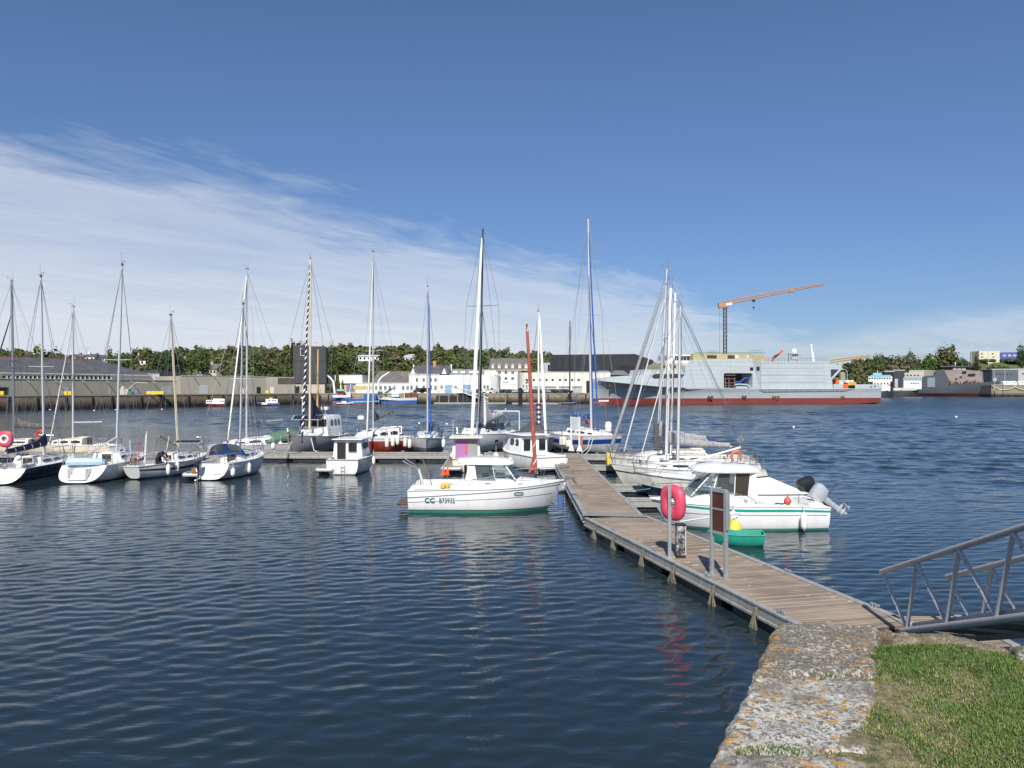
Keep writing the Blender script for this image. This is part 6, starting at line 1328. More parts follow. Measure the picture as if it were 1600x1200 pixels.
# big block with mansard
f=Face(763,318,827,318); T=f.thing('apartment_building','large white block with tall grey mansard roof and six dormers, tallest building in the centre')
zw=f.z(790,578); MB().bx(f.u(762),f.u(812),0,14,0,zw).build('wall',whp,T)
m=MB(); zr_=f.z(790,560,6); m.add([(f.u(762.5),-.3,zw),(f.u(829),-.3,zw),(f.u(828),6,zr_),(f.u(766),6,zr_),(f.u(766),12,zr_),(f.u(828),12,zr_)],[(0,1,2,3),(3,2,5,4)]); m.build('roof',slate2,T,smooth=0); MB().bx(f.u(827),f.u(829),-.5,12,0,zr_+.5).build('gable_wall',mat('brown_stone_gable',(.20,.14,.10),.9,mot=.2),T)
for p in(770,780,791,801,812,822):
    MB().bx(f.u(p-2.6),f.u(p+2.6),-.15,3.5,f.z(p,576),f.z(p,570.5)).prism([(f.u(p-3.2),f.z(p,570.6)),(f.u(p+3.2),f.z(p,570.6)),(f.u(p),f.z(p,567.8))],-.3,3.6,axis='y').build('dormer',beigel,T); wins(f,T,[p],571.5,574.5,2.6,v=-.16,fr=False,m=gel)
MB().bx(f.u(763),f.u(829),-.4,0,zw-.3,zw+.1).build('cornice',beigel,T)
for y0,y1 in((580.5,583.8),(589.5,593.2)): wins(f,T,[770,780.5,790.5,801,811.5],y0,y1,4)
MB().bx(f.u(785),f.u(807),-.16,-.02,f.z(795,600),f.z(795,595.3)).build('sign_board',gel,T)
m=MB()
for i,x in enumerate((786.5,788.6,790.4,792.2)): m.bx(f.u(x),f.u(x+1.1),-.2,-.17,f.z(795,598.4),f.z(795,596))
m.build('sign_letters',mat('blue_sign_letters',(.04,.08,.3),.6),T)
# rounded long white building
f=Face(813,300,938,302); T=f.thing('building','long white curved corner harbour building with nine small square windows and wide shop front doors')
zw=f.z(870,582); poly=[(f.L+4,0)]+[(f.L+4,16),(0,16),(0,6)]+[(6-6*math.cos(PI/2*i/8),6-6*math.sin(PI/2*i/8)) for i in range(1,9)]; MB().prism(poly,0,zw).build('wall',mat('stained_white_plaster',(.72,.70,.63),.8,mot=.10,scale=.3,streak=.4,dirt=(.45,.34,.18)),T)
MB().bx(6,f.L+4,-.12,.3,zw-.01,zw+.3).build('parapet',gelg,T); wins(f,T,[823,834,843,854,863.5,875,884,894,904],592,595.3,3.4,fr=False)
for p0,p1 in((833,845),(850,869),(873,891),(894,909)): MB().bx(f.u(p0),f.u(p1),-.08,.1,0,f.z(p0,604)).build('shop_front',shutter,T,.03); MB().bx(f.u(p0),f.u(p1),-.5,-.09,f.z(p0,603.8),f.z(p0,602.4)).build('awning',gel,T)
MB().bx(f.u(916),f.u(931),-.06,.1,0,f.z(920,595)).build('doorway',darkd,T); wins(f,T,[818,823],602,605,2,fr=False)
MB().bx(f.u(852),f.u(866),-.16,-.02,f.z(858,600),f.z(858,597.6)).build('sign_board',gel,T)
# black cultural building
f=Face(860,360,1021,352); T=f.thing('building','large black metal clad building with scattered windows behind the white harbour building'); zw=f.z(900,554)
m=MB(); u3,u4=f.u(992),f.u(1021); m.prism([(0,0),(u4,0),(u4,f.z(1021,563)),(u3,f.z(992,553)),(0,zw)],0,30,axis='y'); m.build('wall',blackb,T); wins(f,T,[906,916,938,942.5],563.5,567,3.4,fr=False); wins(f,T,[951.5],562.8,566.5,6,fr=False);wins(f,T,[873],569,576,2.6,fr=False); wins(f,T,[964,978],561,569,7,fr=False); wins(f,T,[905],575.8,578.5,7,fr=False)
MB().bx(f.u(968),f.u(996),-.1,1,f.z(980,577),f.z(980,572)).build('recess',darkd,T); MB().bx(f.u(845),f.u(860),-2,10,0,f.z(850,567)).build('annex',mat('light_grey_panel',(.42,.43,.43),.6),T); wins(f,T,[857.5],570,580,3,v=-2,fr=False,m=glass)
f=Face(932,318,982,318); T=f.thing('building','low dark building with grey zinc pyramid roofs beside the bow of the warship'); MB().bx(0,f.L,0,12,0,f.z(950,586)).build('wall',cubem,T); m=MB()
for a,b_ in((0,.5),(.5,1)):
    q0,q1=f.L*a,f.L*b_; zz=f.z(950,586); m.add([(q0-.4,-.6,zz),(q1+.4,-.6,zz),(q1+.4,12,zz),(q0-.4,12,zz),((q0+q1)/2-2,5,f.z(950,578.5)),((q0+q1)/2+2,5,f.z(950,578.5))],[(0,1,5,4),(1,2,5),(2,3,4,5),(3,0,4),(0,3,2,1)])
m.build('roof',mat('zinc_roof',(.22,.24,.26),.5,.3,mot=.15),T,smooth=0); wins(f,T,[945,956,968],588,592,6,fr=False)
# villas on the slope
HS=[]
def house(label,px,D,w_,y0,y1,yr,wallm,roofm,rz=0,nw=3,chim=True,d=7):
    D=min((abs(terr(X(px,d_),d_)-Z(y1,d_)),d_) for d_ in range(int(D)-60,int(D)+90,3))[1]; HS.append((px,w_,D)); x=X(px,D); z0=min(terr(x,D),Z(y1,D))-.5; W_=w_/F*D; zt2=Z(y0,D)-z0; zr2=Z(yr,D)-z0
    t=thing('house',label,'house',(x,D,z0),rz,'houses among the trees on the ridge'); MB().bx(-W_/2,W_/2,0,d,0,zt2).prism([(0,zt2),(d,zt2),(d/2,zr2-.1)],-W_/2,W_/2,axis='x').build('wall',wallm,t)
    m=MB(); e=.4; m.add([(-W_/2-e,-e,zt2-.15),(W_/2+e,-e,zt2-.15),(W_/2+e,d/2,zr2),(-W_/2-e,d/2,zr2),(-W_/2-e,d+e,zt2-.15),(W_/2+e,d+e,zt2-.15)],[(0,1,2,3),(3,2,5,4)]); o=m.build('roof',roofm,t,smooth=0); s=o.modifiers.new('t','SOLIDIFY'); s.thickness=.2
    if chim: MB().bx(-W_/2,-W_/2+1,d/2-.5,d/2+.5,zt2,zr2+1.0).build('chimney',wallm,t)
    for i in range(nw):
        a=-W_/2+W_*(i+.5)/nw; MB().bx(a-.5,a+.5,-.05,.1,zt2-2.0,zt2-.8).build('window',winf,t)
    return t
house('white gabled house with dark slate roof among trees above the warehouse roof',222,300,22,562,573,553.5,whp,slate); house('pale pink house half hidden by trees left of the round green tree',298,310,16,566,577,560,mat('pale_pink_plaster',(.55,.40,.34),.85,mot=.1),slate2,R(30))
house('cream gabled house with steep slate roof right of the round green tree',330,300,20,576,590,568,mat('cream_plaster',(.50,.46,.34),.85,mot=.1),slate2,R(-20)); house('low white gabled shed roofline above the taller warehouse',314,290,14,586,592,582,whp,slate)
house('long white modern villa on the wooded slope, left of two',576,395,32,556,563,554,gel,gelg,0,5,False); house('white stepped villa on the wooded slope, right of two',642,400,20,558,563,556,gel,gelg,0,3,False); house('small white villa block at the top of the wooded slope',642,402,9,554,560,553,gel,gelg,0,2,False); house('tiny white house beside the blue sailed mast on the ridge',665,400,7,554,559,553,gel,gelg,0,1,False)
for i,(px,w_,y,lab) in enumerate([(64,9,553,'leftmost brown roofed house on the ridge'),(76,16,554,'wide purple brown roofed house on the ridge'),(95,20,554.5,'long purple brown roofed house on the ridge'),(112,12,553,'grey roofed house beside the third mast on the ridge'),(126,14,553.5,'brown roofed house right of the third mast on the ridge'),(140,14,552.5,'grey roofed house with white gable on the ridge'),(153,16,554,'dark slate house on the ridge left of the green trees'),(168,12,555,'rightmost slate house on the ridge left of the green trees')]):
    house(lab,px,330+i*3,w_,y+4,y+9,y,whp if i%2 else mat('dull_purple_wall',(.22,.18,.17),.85),mat('purple_brown_roof',(.13,.09,.10),.8,mot=.2) if i in(1,2,4) else slate,0,2)
# ---------------- trees
fol=[mat('foliage_spring_green',(.135,.185,.055),.7,mot=.15,scale=.6,spec=.2),mat('foliage_mid_green',(.10,.14,.046),.7,mot=.15,scale=.6,spec=.2),mat('foliage_dark_green',(.05,.085,.033),.7,mot=.2,scale=.6,spec=.2),mat('foliage_olive_brown',(.165,.165,.072),.75,mot=.15,scale=.6,spec=.2),mat('twigs_grey_brown',(.19,.175,.115),.8,mot=.15,scale=.6,spec=.1),mat('foliage_red_brown',(.07,.028,.02),.75,mot=.3,scale=.6,spec=.2),mat('foliage_yellow_green',(.13,.125,.03),.75,mot=.3,scale=.6,spec=.2)]
bark=mat('tree_bark',(.07,.055,.04),.9,mot=.3,scale=2)
def crown(rng,c,rx,rz,n,s,kind='round'):
    """leaf clump quads spread through the crown"""
    nc=max(6,int(n/9)); cc=rng.normal(size=(nc,3)); cc/=np.linalg.norm(cc,axis=1)[:,None]; cc*=(rng.random(nc)**.45)[:,None]*.80
    if kind=='cone': h=rng.random(nc); cc=np.stack([np.cos(rng.uniform(0,6.28,nc))*(1-h)*.8,np.sin(rng.uniform(0,6.28,nc))*(1-h)*.8,h*2-1],1)
    if kind!='cone': cc[:,2]=np.where(cc[:,2]<-.35,cc[:,2]*.6,cc[:,2])
    k=rng.integers(0,nc,n); p=cc[k]+rng.normal(size=(n,3))*(.115 if kind!='cone' else .1)
    P_=p*np.array([rx,rx,rz])+np.array(c); nr=(p-cc[k])*5+p*.8+np.array([0,0,.25])+rng.normal(size=(n,3))*.25; nr/=np.linalg.norm(nr,axis=1)[:,None]
    t=np.cross(nr,rng.normal(size=(n,3))); t/=np.linalg.norm(t,axis=1)[:,None]; b_=np.cross(nr,t); ss=s*rng.uniform(.6,1.3,n)[:,None]
    return np.stack([P_-t*ss-b_*ss*.6,P_+t*ss*.7-b_*ss,P_+t*ss+b_*ss*.7,P_-t*ss*.6+b_*ss],1).reshape(-1,3)
def leafmesh(name,chunks,mats,parent=None):
    V=np.concatenate([c for c,_ in chunks]); n=len(V)//4; me=bpy.data.meshes.new(name); me.vertices.add(len(V)); me.vertices.foreach_set('co',V.astype(np.float32).ravel()); me.loops.add(n*4); me.loops.foreach_set('vertex_index',np.arange(n*4,dtype=np.int32)); me.polygons.add(n); me.polygons.foreach_set('loop_start',np.arange(0,n*4,4,dtype=np.int32)); 
    try: me.polygons.foreach_set('loop_total',np.full(n,4,dtype=np.int32))
    except Exception: pass
    for m_ in mats: me.materials.append(m_)
    me.polygons.foreach_set('material_index',np.concatenate([np.full(len(c)//4,mi,dtype=np.int32) if np.isscalar(mi) else mi for c,mi in chunks])); me.update(calc_edges=True); me.validate()
    o=bpy.data.objects.new(name,me); COL.objects.link(o)
    if parent: o.parent=parent
    return o
rng=np.random.default_rng(11)
def tree(label,px,D,y0,y1,w_,mi,kind='round',mi2=None,n=900,s=None,group='trees standing out on the ridge'):
    x=X(px,D); gz=min(terr(x,D),Z(y1,D)); top=Z(y0,D); H_=top-gz; W_=w_/F*D/2; t=thing('tree',label,'tree',(x,D,gz),0,group)
    lo=.22*H_ if kind=='round' else .08*H_; cz=(lo+H_)/2; rz_=(H_-lo)/2*1.02
    ks=rng.choice([mi,mi2 if mi2 is not None else mi],n).astype(np.int32); V=crown(rng,(0,0,cz),W_*1.05,rz_,n,s or max(.25,W_*.085),kind)
    leafmesh('crown',[(V,ks)],fol,t); m=MB(); m.tube([(0,0,0),(.1,0,H_*.35),(0,.1,H_*.7)],[.35,.25,.08],7)
    for a in range(5): q=a*1.3; m.tube([(0,0,H_*(.25+.07*a)),(W_*.6*math.cos(q),W_*.6*math.sin(q),H_*(.5+.07*a))],[.16,.04],5)
    m.build('trunk',bark,t)
TR=[('broad dark green tree at the far left skyline',8,300,541,575,34,2,'round',1),('large round green tree behind the second mast',66,285,537,572,56,1,'round',0),('rounded green tree right of the second mast',92,300,546,568,26,3,'round',1),
('pale bushy green tree left of the white gabled house',184,290,548,578,34,0,'round',1),('thin pale tree above the warehouse ridge',172,310,539,566,12,4,'round',3),('olive tree behind the white gabled house',228,380,541,560,26,3,'round',1),
('wide dark pine left of the small white sailboat mast',270,272,540,594,40,2,'round',2),('dark pine with spreading crown beside the white gabled house',250,280,546,592,30,2,'round',2),('tall round green tree with a dense crown',317,285,536,586,28,1,'round',1),('bright green low tree behind the round green tree',298,330,544,570,30,0,'round',1),
('dark pointed spruce on the skyline',374,330,532,566,10,2,'cone',2),('green tree below the pointed spruce',392,285,556,592,40,0,'round',1),('bare grey brown tree between the twin masts and the dark cube',415,300,540,580,34,4,'round',3),('dark tree behind the twin masts',398,290,548,590,26,1,'round',2),
('olive tree right of the twin masts',437,300,543,588,26,3,'round',0),('pale green tree left of the dark cube',449,288,560,590,22,0,'round',0),('dark pointed tree top left of the dark cube',456,330,533,560,9,2,'cone',2),('dark round tree above the dark cube',476,330,529,560,24,2,'round',2),('red brown tree left of the dark cube',452,310,553,575,12,5,'round',5),
('big dark green domed yew right of the dark cube',532,318,554,600,40,2,'round',6),('slim bright green poplar by the low white office',527,286,575,611,9,1,'cone',0),('pale tree at the skyline right of the dark cube',519,350,532,560,22,3,'round',0),('green tree on the wooded slope above the slate roof',622,340,571,592,24,0,'round',1),('green tree beside the right villa',655,390,538,560,16,1,'round',1),
('small palm like tree behind the warship bow',1022,330,562,590,10,3,'round',0),
('lone spreading olive brown tree, tallest on the right skyline',1481,600,534,568,36,6,'round',3),('bare purple brown tree leaning against the tall olive one',1470,604,537,560,22,4,'round',5),('dark green tree at the right edge of the picture',1597,600,531,552,22,1,'round',2),('green tree on the right skyline above the ferry',1372,600,547,575,22,1,'round',0),('bright green tree left of the tall olive one',1452,602,549,580,34,0,'round',1),('bare brown tree cluster left on the right hand ridge',1400,600,550,590,40,4,'round',3),('green topped tree above the twin grey sheds',1424,602,544,580,26,1,'round',4),('dark bush below the tall olive tree',1500,596,556,574,30,2,'round',1),('small dark tree left of the cream block',1525,598,546,566,10,5,'round',2),('low hedge bush under the cream block on the hill',1543,690,561,568,30,1,'round',3),('low hedge bush below the blue building on the hill',1582,690,560,569,38,2,'round',1),('low scrub on the grassy slope behind the dark warship',1512,640,566,577,36,3,'round',1),('low olive scrub on the grassy slope at the right edge',1560,630,569,576,34,1,'round',3)]
for m_ in fol:
    t_=m_.node_tree; b_=t_.nodes['Principled BSDF']; o_=[n for n in t_.nodes if n.type=='OUTPUT_MATERIAL'][0]; tr_=t_.nodes.new('ShaderNodeBsdfTranslucent'); x_=t_.nodes.new('ShaderNodeMixShader'); x_.inputs[0].default_value=.35
    t_.links.new(b_.inputs['Base Color'].links[0].from_socket,tr_.inputs[0]); t_.links.new(b_.outputs[0],x_.inputs[1]); t_.links.new(tr_.outputs[0],x_.inputs[2]); t_.links.new(x_.outputs[0],o_.inputs[0])
for a in TR: tree(*a)
ch=[]
for px in np.arange(-120,868,6.3):
    f0=front(px)
    for r in range(9):
        D=f0+12+r*18+rng.uniform(-6,6); p=px+rng.uniform(-4,4); x=X(p,D)
        if p<236 and r<3: continue
        if 50<p<176: continue
        if 455<p<512 and r<1: continue
        if p>840 and r<1: continue
        if any(abs(p-a)<b_*.6+(3 if c>350 else 24) and c-(70 if c<350 else 40)<D<c+6 for a,b_,c in HS): continue
        z=terr(x,D); h=rng.uniform(5.5,8.5)*(.92+.42*mn.noise(Vector((p*.035,r*.4,2)))+.2*mn.noise(Vector((p*.13,r*.7,5)))) if r<8 else rng.uniform(4,9)*(1+.5*mn.noise(Vector((p*.04,9,2)))); w_=rng.uniform(3.2,5.2); mi=rng.choice([0,1,2,3,4,6],p=[.2,.24,.06,.3,.12,.08]); mi2=rng.choice([1,3,4]); n=int(230)
        V=crown(rng,(x,D,z+h*.55),w_,h*.5,n,.6); ch.append((V,rng.choice([mi,mi,mi,mi,mi2],n).astype(np.int32)))
for px in np.arange(990,1990,5.0):
    for r in range(6):
        D=(600 if px>1380 else 575)+r*20+rng.uniform(-8,8)+(0 if px>1380 else 10); p=px+rng.uniform(-4,4); x=X(p,D)
        if p>1500: continue
        if p<1330 and r<3: continue
        z=terr(x,D); h=rng.uniform(6,10) if p>1330 else rng.uniform(4,6.5); w_=rng.uniform(4,7); mi=rng.choice([0,1,2,3,4],p=[.2,.25,.08,.3,.17]); mi2=rng.choice([1,3,4]); n=110
        V=crown(rng,(x,D,z+h*.5),w_,h*.55,n,.95); ch.append((V,rng.choice([mi,mi,mi,mi,mi2],n).astype(np.int32)))
o=leafmesh('far_woods',ch,fol); tag(o,'mixed spring woodland covering the ridge behind the harbour','woods',None,'stuff')
# ---------------- the big warship under construction
shipg=mat('pale_ship_grey',(.46,.51,.53),.5,mot=.06,scale=.12,streak=.08)
shipd=mat('ship_grey_shade_and_seam',(.36,.40,.42),.5,mot=.08,scale=.12,streak=.12)  # darker ship grey paints in flare shade below the knuckle; also plate seams
shipr=mat('antifouling_red',(.20,.035,.03),.6,mot=.2,scale=.4,streak=.1)
for sm_ in(shipg,shipd):
    t_=sm_.node_tree; b_=t_.nodes['Principled BSDF']; src=b_.inputs['Base Color'].links[0].from_socket; tc_=t_.nodes.new('ShaderNodeTexCoord'); s_=t_.nodes.new('ShaderNodeSeparateXYZ'); t_.links.new(tc_.outputs['Object'],s_.inputs[0]); c_=t_.nodes.new('ShaderNodeCombineXYZ'); t_.links.new(s_.outputs[0],c_.inputs[0]); t_.links.new(s_.outputs[2],c_.inputs[1])
    br_=t_.nodes.new('ShaderNodeTexBrick'); br_.inputs['Scale'].default_value=.22; br_.inputs['Brick Width'].default_value=1.6; br_.inputs['Row Height'].default_value=.32; br_.inputs['Mortar Size'].default_value=.012; br_.inputs['Color1'].default_value=(1,1,1,1); br_.inputs['Color2'].default_value=(.94,.95,.95,1); br_.inputs['Mortar'].default_value=(.72,.72,.72,1); t_.links.new(c_.outputs[0],br_.inputs[0])
    x_=t_.nodes.new('ShaderNodeMixRGB'); x_.blend_type='MULTIPLY'; x_.inputs[0].default_value=1; t_.links.new(src,x_.inputs[1]); t_.links.new(br_.outputs[0],x_.inputs[2]); t_.links.new(x_.outputs[0],b_.inputs['Base Color'])
primer=mat('yellow_green_primer',(.44,.39,.20),.75,mot=.25,scale=.4,streak=.2)
rusty=mat('rusty_bracket',(.16,.07,.035),.85,mot=.5,scale=2)
f=Face(937,254,1378,277,0); T=f.thing('warship','long pale grey warship under construction with red waterline and open side bay','ship')
BH=9
def st(px,ztop,ht,zk,hk,hw_,zb=-3,hz=None): 
    u=f.u(px); return (u,ztop,ht,zk,hk,hw_,zb)
S=[st(936,f.z(937,592),.15,f.z(937,593.5),.12,.08),st(944,f.z(944,591),3.1,f.z(944,594.5),3.1,.05),st(955,f.z(955,590),4.9,f.z(955,596),4.9,.3),st(975,f.z(975,588),7.2,f.z(975,598.5),7.2,1.0),st(1000,f.z(1000,586),8.4,f.z(1000,601),8.4,2.4),st(1030,f.z(1030,585),8.9,f.z(1030,604),8.9,4.6),st(1060,f.z(1060,585),9,f.z(1060,605.5),9,6.5),st(1071,f.z(1071,585),9,f.z(1071,606),9,7),st(1072,f.z(1072,605.6),9,f.z(1072,606.4),9,7.1),st(1100,f.z(1100,606),9,f.z(1100,607),9,8.0),st(1190,f.z(1190,607),9,f.z(1190,608),9,8.8),st(1290,f.z(1290,607),9,f.z(1290,608),9,8.9),st(1335,f.z(1335,607),9,f.z(1335,608),9,8.8),st(1378,f.z(1378,607),9,f.z(1378,608),8.95,8.4)]
m=MB(); rings=[]
zr=2.15
for i,(u,zt2,ht,zk,hk,hw_,zb) in enumerate(S):
    hr=lerp(hw_,hk,.12+.05*(i>4)); zb2=-3 if i<12 else (-2 if i<13 else .6)
    r=[(u+(.35 if i==0 else 0),9-hw_*.6,min(zb2,0)),(u+(.5 if i==0 else 0),9-hw_,max(0,zb2) if i<13 else .6),(u+(.6 if i==0 else 0),9-hr,zr),(u+(.3 if i==0 else 0),9-lerp(hw_,hk,.28),lerp(zr,zk,.45)),(u,9-lerp(hw_,hk,.6),lerp(zr,zk,.8)),(u,9-hk,zk),(u,9-ht,zt2),(u,9+ht,zt2),(u,9+hk,zk),(u+(.6 if i==0 else 0),9+hr,zr),(u,9+hw_,0),(u,9+hw_*.6,min(zb2,0))]
    rings.append(r)
n=12; vs=[p for r in rings for p in r]; fs=[];mm=[]
for i in range(len(rings)-1):
    for j in range(n):
        fs.append((i*n+j,i*n+(j+1)%n,(i+1)*n+(j+1)%n,(i+1)*n+j)); mm.append(2 if j in(0,1,9,10,11) else (1 if j in(2,3,4,7,8) else 0))
fs+=[tuple(range(n))[::-1],tuple((len(rings)-1)*n+j for j in range(n))]; mm+=[1,1]
m.add(vs,fs,mm); m.build('hull',[shipg,shipd,shipr],T,smooth=25)
MB().tube([(f.u(940),9,.3),(f.u(948),9,.2),(f.u(960),9,-.3)],[.8,1.1,1.0],10).build('bulbous_bow',shipr,T)
MB().bx(f.u(945),f.u(961),6.2,6.4,f.z(953,628),f.z(953,625.5)).build('draught_mark_panel',gel,T)
def sp(name,p0,p1,y0,y1,v0,v1,m_=None,bev=0): 
    m=MB(); f.bx(m,p0,p1,y0,y1,v0,v1); return m.build(name,m_ or shipg,T,bev,smooth=0)
def poly(name,pts,v0,v1,m_=None,v=0):
    m=MB(); m.prism([(f.u(a,v),f.z(a,b_,v)) for a,b_ in pts],v0,v1,axis='y'); return m.build(name,m_ or shipg,T,smooth=0)
# side plating with the bay left open
poly('side_plating',[(1071,607.5),(1071,572),(1082,568),(1085,562),(1104,561.5),(1131,561),(1131,607.5)],.05,8,shipg)
poly('side_plating',[(1131,583),(1131,561),(1175,560),(1180,583)],.05,8)
poly('side_plating',[(1176,607.5),(1176,583),(1180,583),(1187,607.5)],.05,8)
poly('side_plating',[(1131,607.5),(1131,606.6),(1176,606.6),(1176,607.5)],.05,8)
for pts in([(1131,583),(1131,585.5),(1131.8,583.8),(1133.6,583)],[(1176,583),(1176,585.5),(1175.2,583.8),(1173.4,583)],[(1131,606.6),(1131,604.2),(1131.8,605.9),(1133.6,606.6)],[(1176,606.6),(1176,604.2),(1175.2,605.9),(1173.4,606.6)]): poly('bay_corner',pts,.05,.5)
sp('bay_back_wall',1131,1177,583,607,7.5,8.1,mat('bay_dark_grey',(.07,.08,.09),.7,mot=.3,scale=.4))
m=MB()
for y in(586,591.5,598,602,605): f.bx(m,1132,1149,y,y+.5,.6,.8)
for x in(1133,1139,1148): f.bx(m,x,x+.4,590,606.4,.6,.8)
m.build('bay_scaffold',mat('red_white_scaffold',(.45,.25,.2),.6,mot=.5,scale=1),T); m=MB(); u_=f.u
m.tube([(u_(1150),1.5,f.z(1150,597)),(u_(1160),1.5,f.z(1160,597)),(u_(1167),1.5,f.z(1167,591)),(u_(1174),1.5,f.z(1174,591))],.35,7); m.build('bay_blue_duct',mat('duct_blue',(.02,.06,.3),.5),T)
m=MB(); m.tube([(u_(1150),1.2,f.z(1150,601)),(u_(1158),1.2,f.z(1158,600.5)),(u_(1170),1.2,f.z(1170,601)),(u_(1174),1.2,f.z(1174,605))],.3,6); f.bx(m,1150,1174,603,606.4,1.5,3); m.build('bay_boat_cradle',shipg,T)
# forward block with slit windows
poly('forward_block',[(1010,587),(1013,577),(1034,577.5),(1070,577.2),(1071,587)],1.6,16.4); poly('forward_block',[(1010,587.2),(1020,587.2),(1029,577.5),(1013,577)],1.3,2.0)
poly('slit_shade_plate',[(1018.5,587.2),(1024,584),(1064,584),(1069.5,586),(1064,590.5),(1022,590.5)],-.08,.0,mat('slit_shadow_grey',(.035,.04,.045),.6))  # dark plate proud of the hull, painting the shade of the slit
# bridge and primer coloured decks
for a in[('bridge_base',1032,1084,569,578,3,15,primer),('bridge',1047,1086,556,567,4,14,gel),('bridge_roof',1046,1087,554,556,3.5,14.5,gel),('bridge_deck',1040,1086,566.5,569,3.2,14.8,shipg)]: sp(a[0],*a[1:7],a[7])
m=MB()
for i in range(6): f.bx(m,1052+i*5.3,1056.6+i*5.3,557.5,563,3.9,4.0)
m.build('bridge_windows',winf,T); m=MB()
for i in range(5): f.bx(m,1036+i*8,1040+i*8,571,575,2.9,3.0)
m.build('deck_openings',darkd,T)
sp('primer_block',1083,1176,553,562.5,1.5,13,primer); sp('primer_block',1170,1195,555,566,1.2,14,primer)
m=MB(); f.bx(m,1105,1120,555,560,1.4,1.5); f.bx(m,1137,1148,555,561,1.4,1.5,0); m.build('primer_openings',mat('dark_olive_recess',(.05,.05,.03),.8),T)
m=MB()
for p,w_ in((1149,5),(1168,3)): f.bx(m,p,p+w_,555.5,559,1.38,1.5)
m.build('white_patches',gel,T)
# after hangar block
poly('transition_plate',[(1175,560),(1196,565.5),(1192,612),(1187,608)],.9,8,shipd)
poly('hangar_side',[(1190,565.3),(1292,565),(1299,568),(1303,607),(1190,607)],.55,17.5)
m=MB()
def lineb(a,b_,w_=.10,v=.5): m.tube([(f.u(a[0]),v,f.z(*a)),(f.u(b_[0]),v,f.z(*b_))],w_,4)
for a,b_ in(((1190,568),(1288,567)),((1288,567),(1290,604)),((1192,570),(1191,606)),((1191,575),(1286,575)),((1191,586),(1288,586)),((1191,597),(1289,597))): lineb(a,b_,.05)
m.build('plate_seam',shipd,T)
poly('rubbing_ledge',[(1186,608),(1192,612.5),(1318,611.5),(1335,607.8)],-.15,.4,mat('ledge_grey',(.20,.22,.23),.6,mot=.3,scale=1))
m=MB(); f.bx(m,1172,1177,574,579,-.05,.1); f.bx(m,1182,1187,573,579,.8,.95); m.build('vent_grille',blk2,T)
poly('after_overhang',[(1298,571),(1316,569.5),(1318,576),(1322,576.5),(1316,578),(1303,592),(1299,592)],.6,.9); poly('after_overhang',[(1298,569),(1318,570),(1318,576),(1298,577)],.9,16)
poly('overhang_shadow_plate',[(1299.5,577),(1312,577.2),(1302,588),(1300,590)],.55,.59,cubem)  # thin dark plate standing in for the shade under the overhang
poly('stern_bulwark',[(1303,607.8),(1303,600),(1318,601),(1318,607.8)],.03,.4); poly('stern_bulwark',[(1336,607.8),(1336,600.5),(1378,600.5),(1378,607.8)],-.05,.02)
m=MB(); f.bx(m,1360,1362,603.5,605.5,-.08,-.04); f.bx(m,1366,1368,602.5,604.5,-.08,-.04); m.build('mooring_port',darkd,T)
for p0,p1,y0,y1,mm in((1306,1311,593,600,orange),(1311,1318,594,601,gelg),(1319,1325,600,607,orange),(1325,1338,597,602,mat('safety_yellow',(.6,.35,.04),.6)),(1322,1328,594,598,gel),(1330,1334,594,597,gel)): sp('deck_gear',p0,p1,y0,y1,3,5,mm,.1)
m=MB(); m.lathe([(1.1,0),(1.1,f.z(1330,583)-f.z(1330,598)),(.5,f.z(1330,581)-f.z(1330,598))],(f.u(1330),5,f.z(1330,598)),14); m.build('deck_tank',mat('olive_beige_tank',(.30,.28,.20),.7),T)
m=MB(); m.tube([(f.u(1287),6,f.z(1287,564)),(f.u(1283),6,f.z(1283,536))],[.5,.35],8); m.build('white_mast',gel,T); MB().tube([(f.u(1282),6,f.z(1283,537)),(f.u(1294),8,f.z(1290,562))],.05,4).tube([(f.u(1282),6,f.z(1283,537)),(f.u(1291),3,f.z(1290,562))],.05,4).build('mast_stay',wire,T)
# railing and scaffolds along the top
m=MB()
for p0,p1,y0,y1,v in((1087,1195,551,553,1.8),(1105,1120,549,553,6),(1172,1188,548,553,6),(1196,1292,560,565,1),(1005,1045,574,577,2)):
    n_=int((p1-p0)/5)
    for i in range(n_+1): p=lerp(p0,p1,i/n_); m.tube([(f.u(p,v),v,f.z(p,y1,v)),(f.u(p,v),v,f.z(p,y0-.5,v))],.06,4)
    for y in(y0-.5,(y0+y1)/2): m.tube([(f.u(p0,v),v,f.z(p0,y,v)),(f.u(p1,v),v,f.z(p1,y,v))],.05,4)
m.build('guard_rail',wire,T)
for p in(1113,1115): pass
for p0,p1 in((1107,1115),(1160,1166),(1207,1217),(1314,1320)):
    m=MB(); r_=random.Random(p0)
    for i in range(int((p1-p0)*2.2)): p=r_.uniform(p0,p1); y=r_.uniform(619.5,624.5); m.box((f.u(p),.10+r_.uniform(0,.25),f.z(p,y)),(r_.uniform(.15,.5),.5,r_.uniform(.12,.8)))
    m.build('rusty_bracket',rusty,T)
MB().box((f.u(960),4.3,f.z(960,600.5)),(.25,.3,1.6),M=Matrix.Rotation(.3,3,'Y')).box((f.u(962),4.6,f.z(962,602.5)),(1.4,.3,.4)).build('anchor_housing',rusty,T)
m=MB()
for p in(971,976,981,986): f.bx(m,p,p+2.6,592.6,594,3.2,3.9)
m.build('bow_vents',darkd,T)
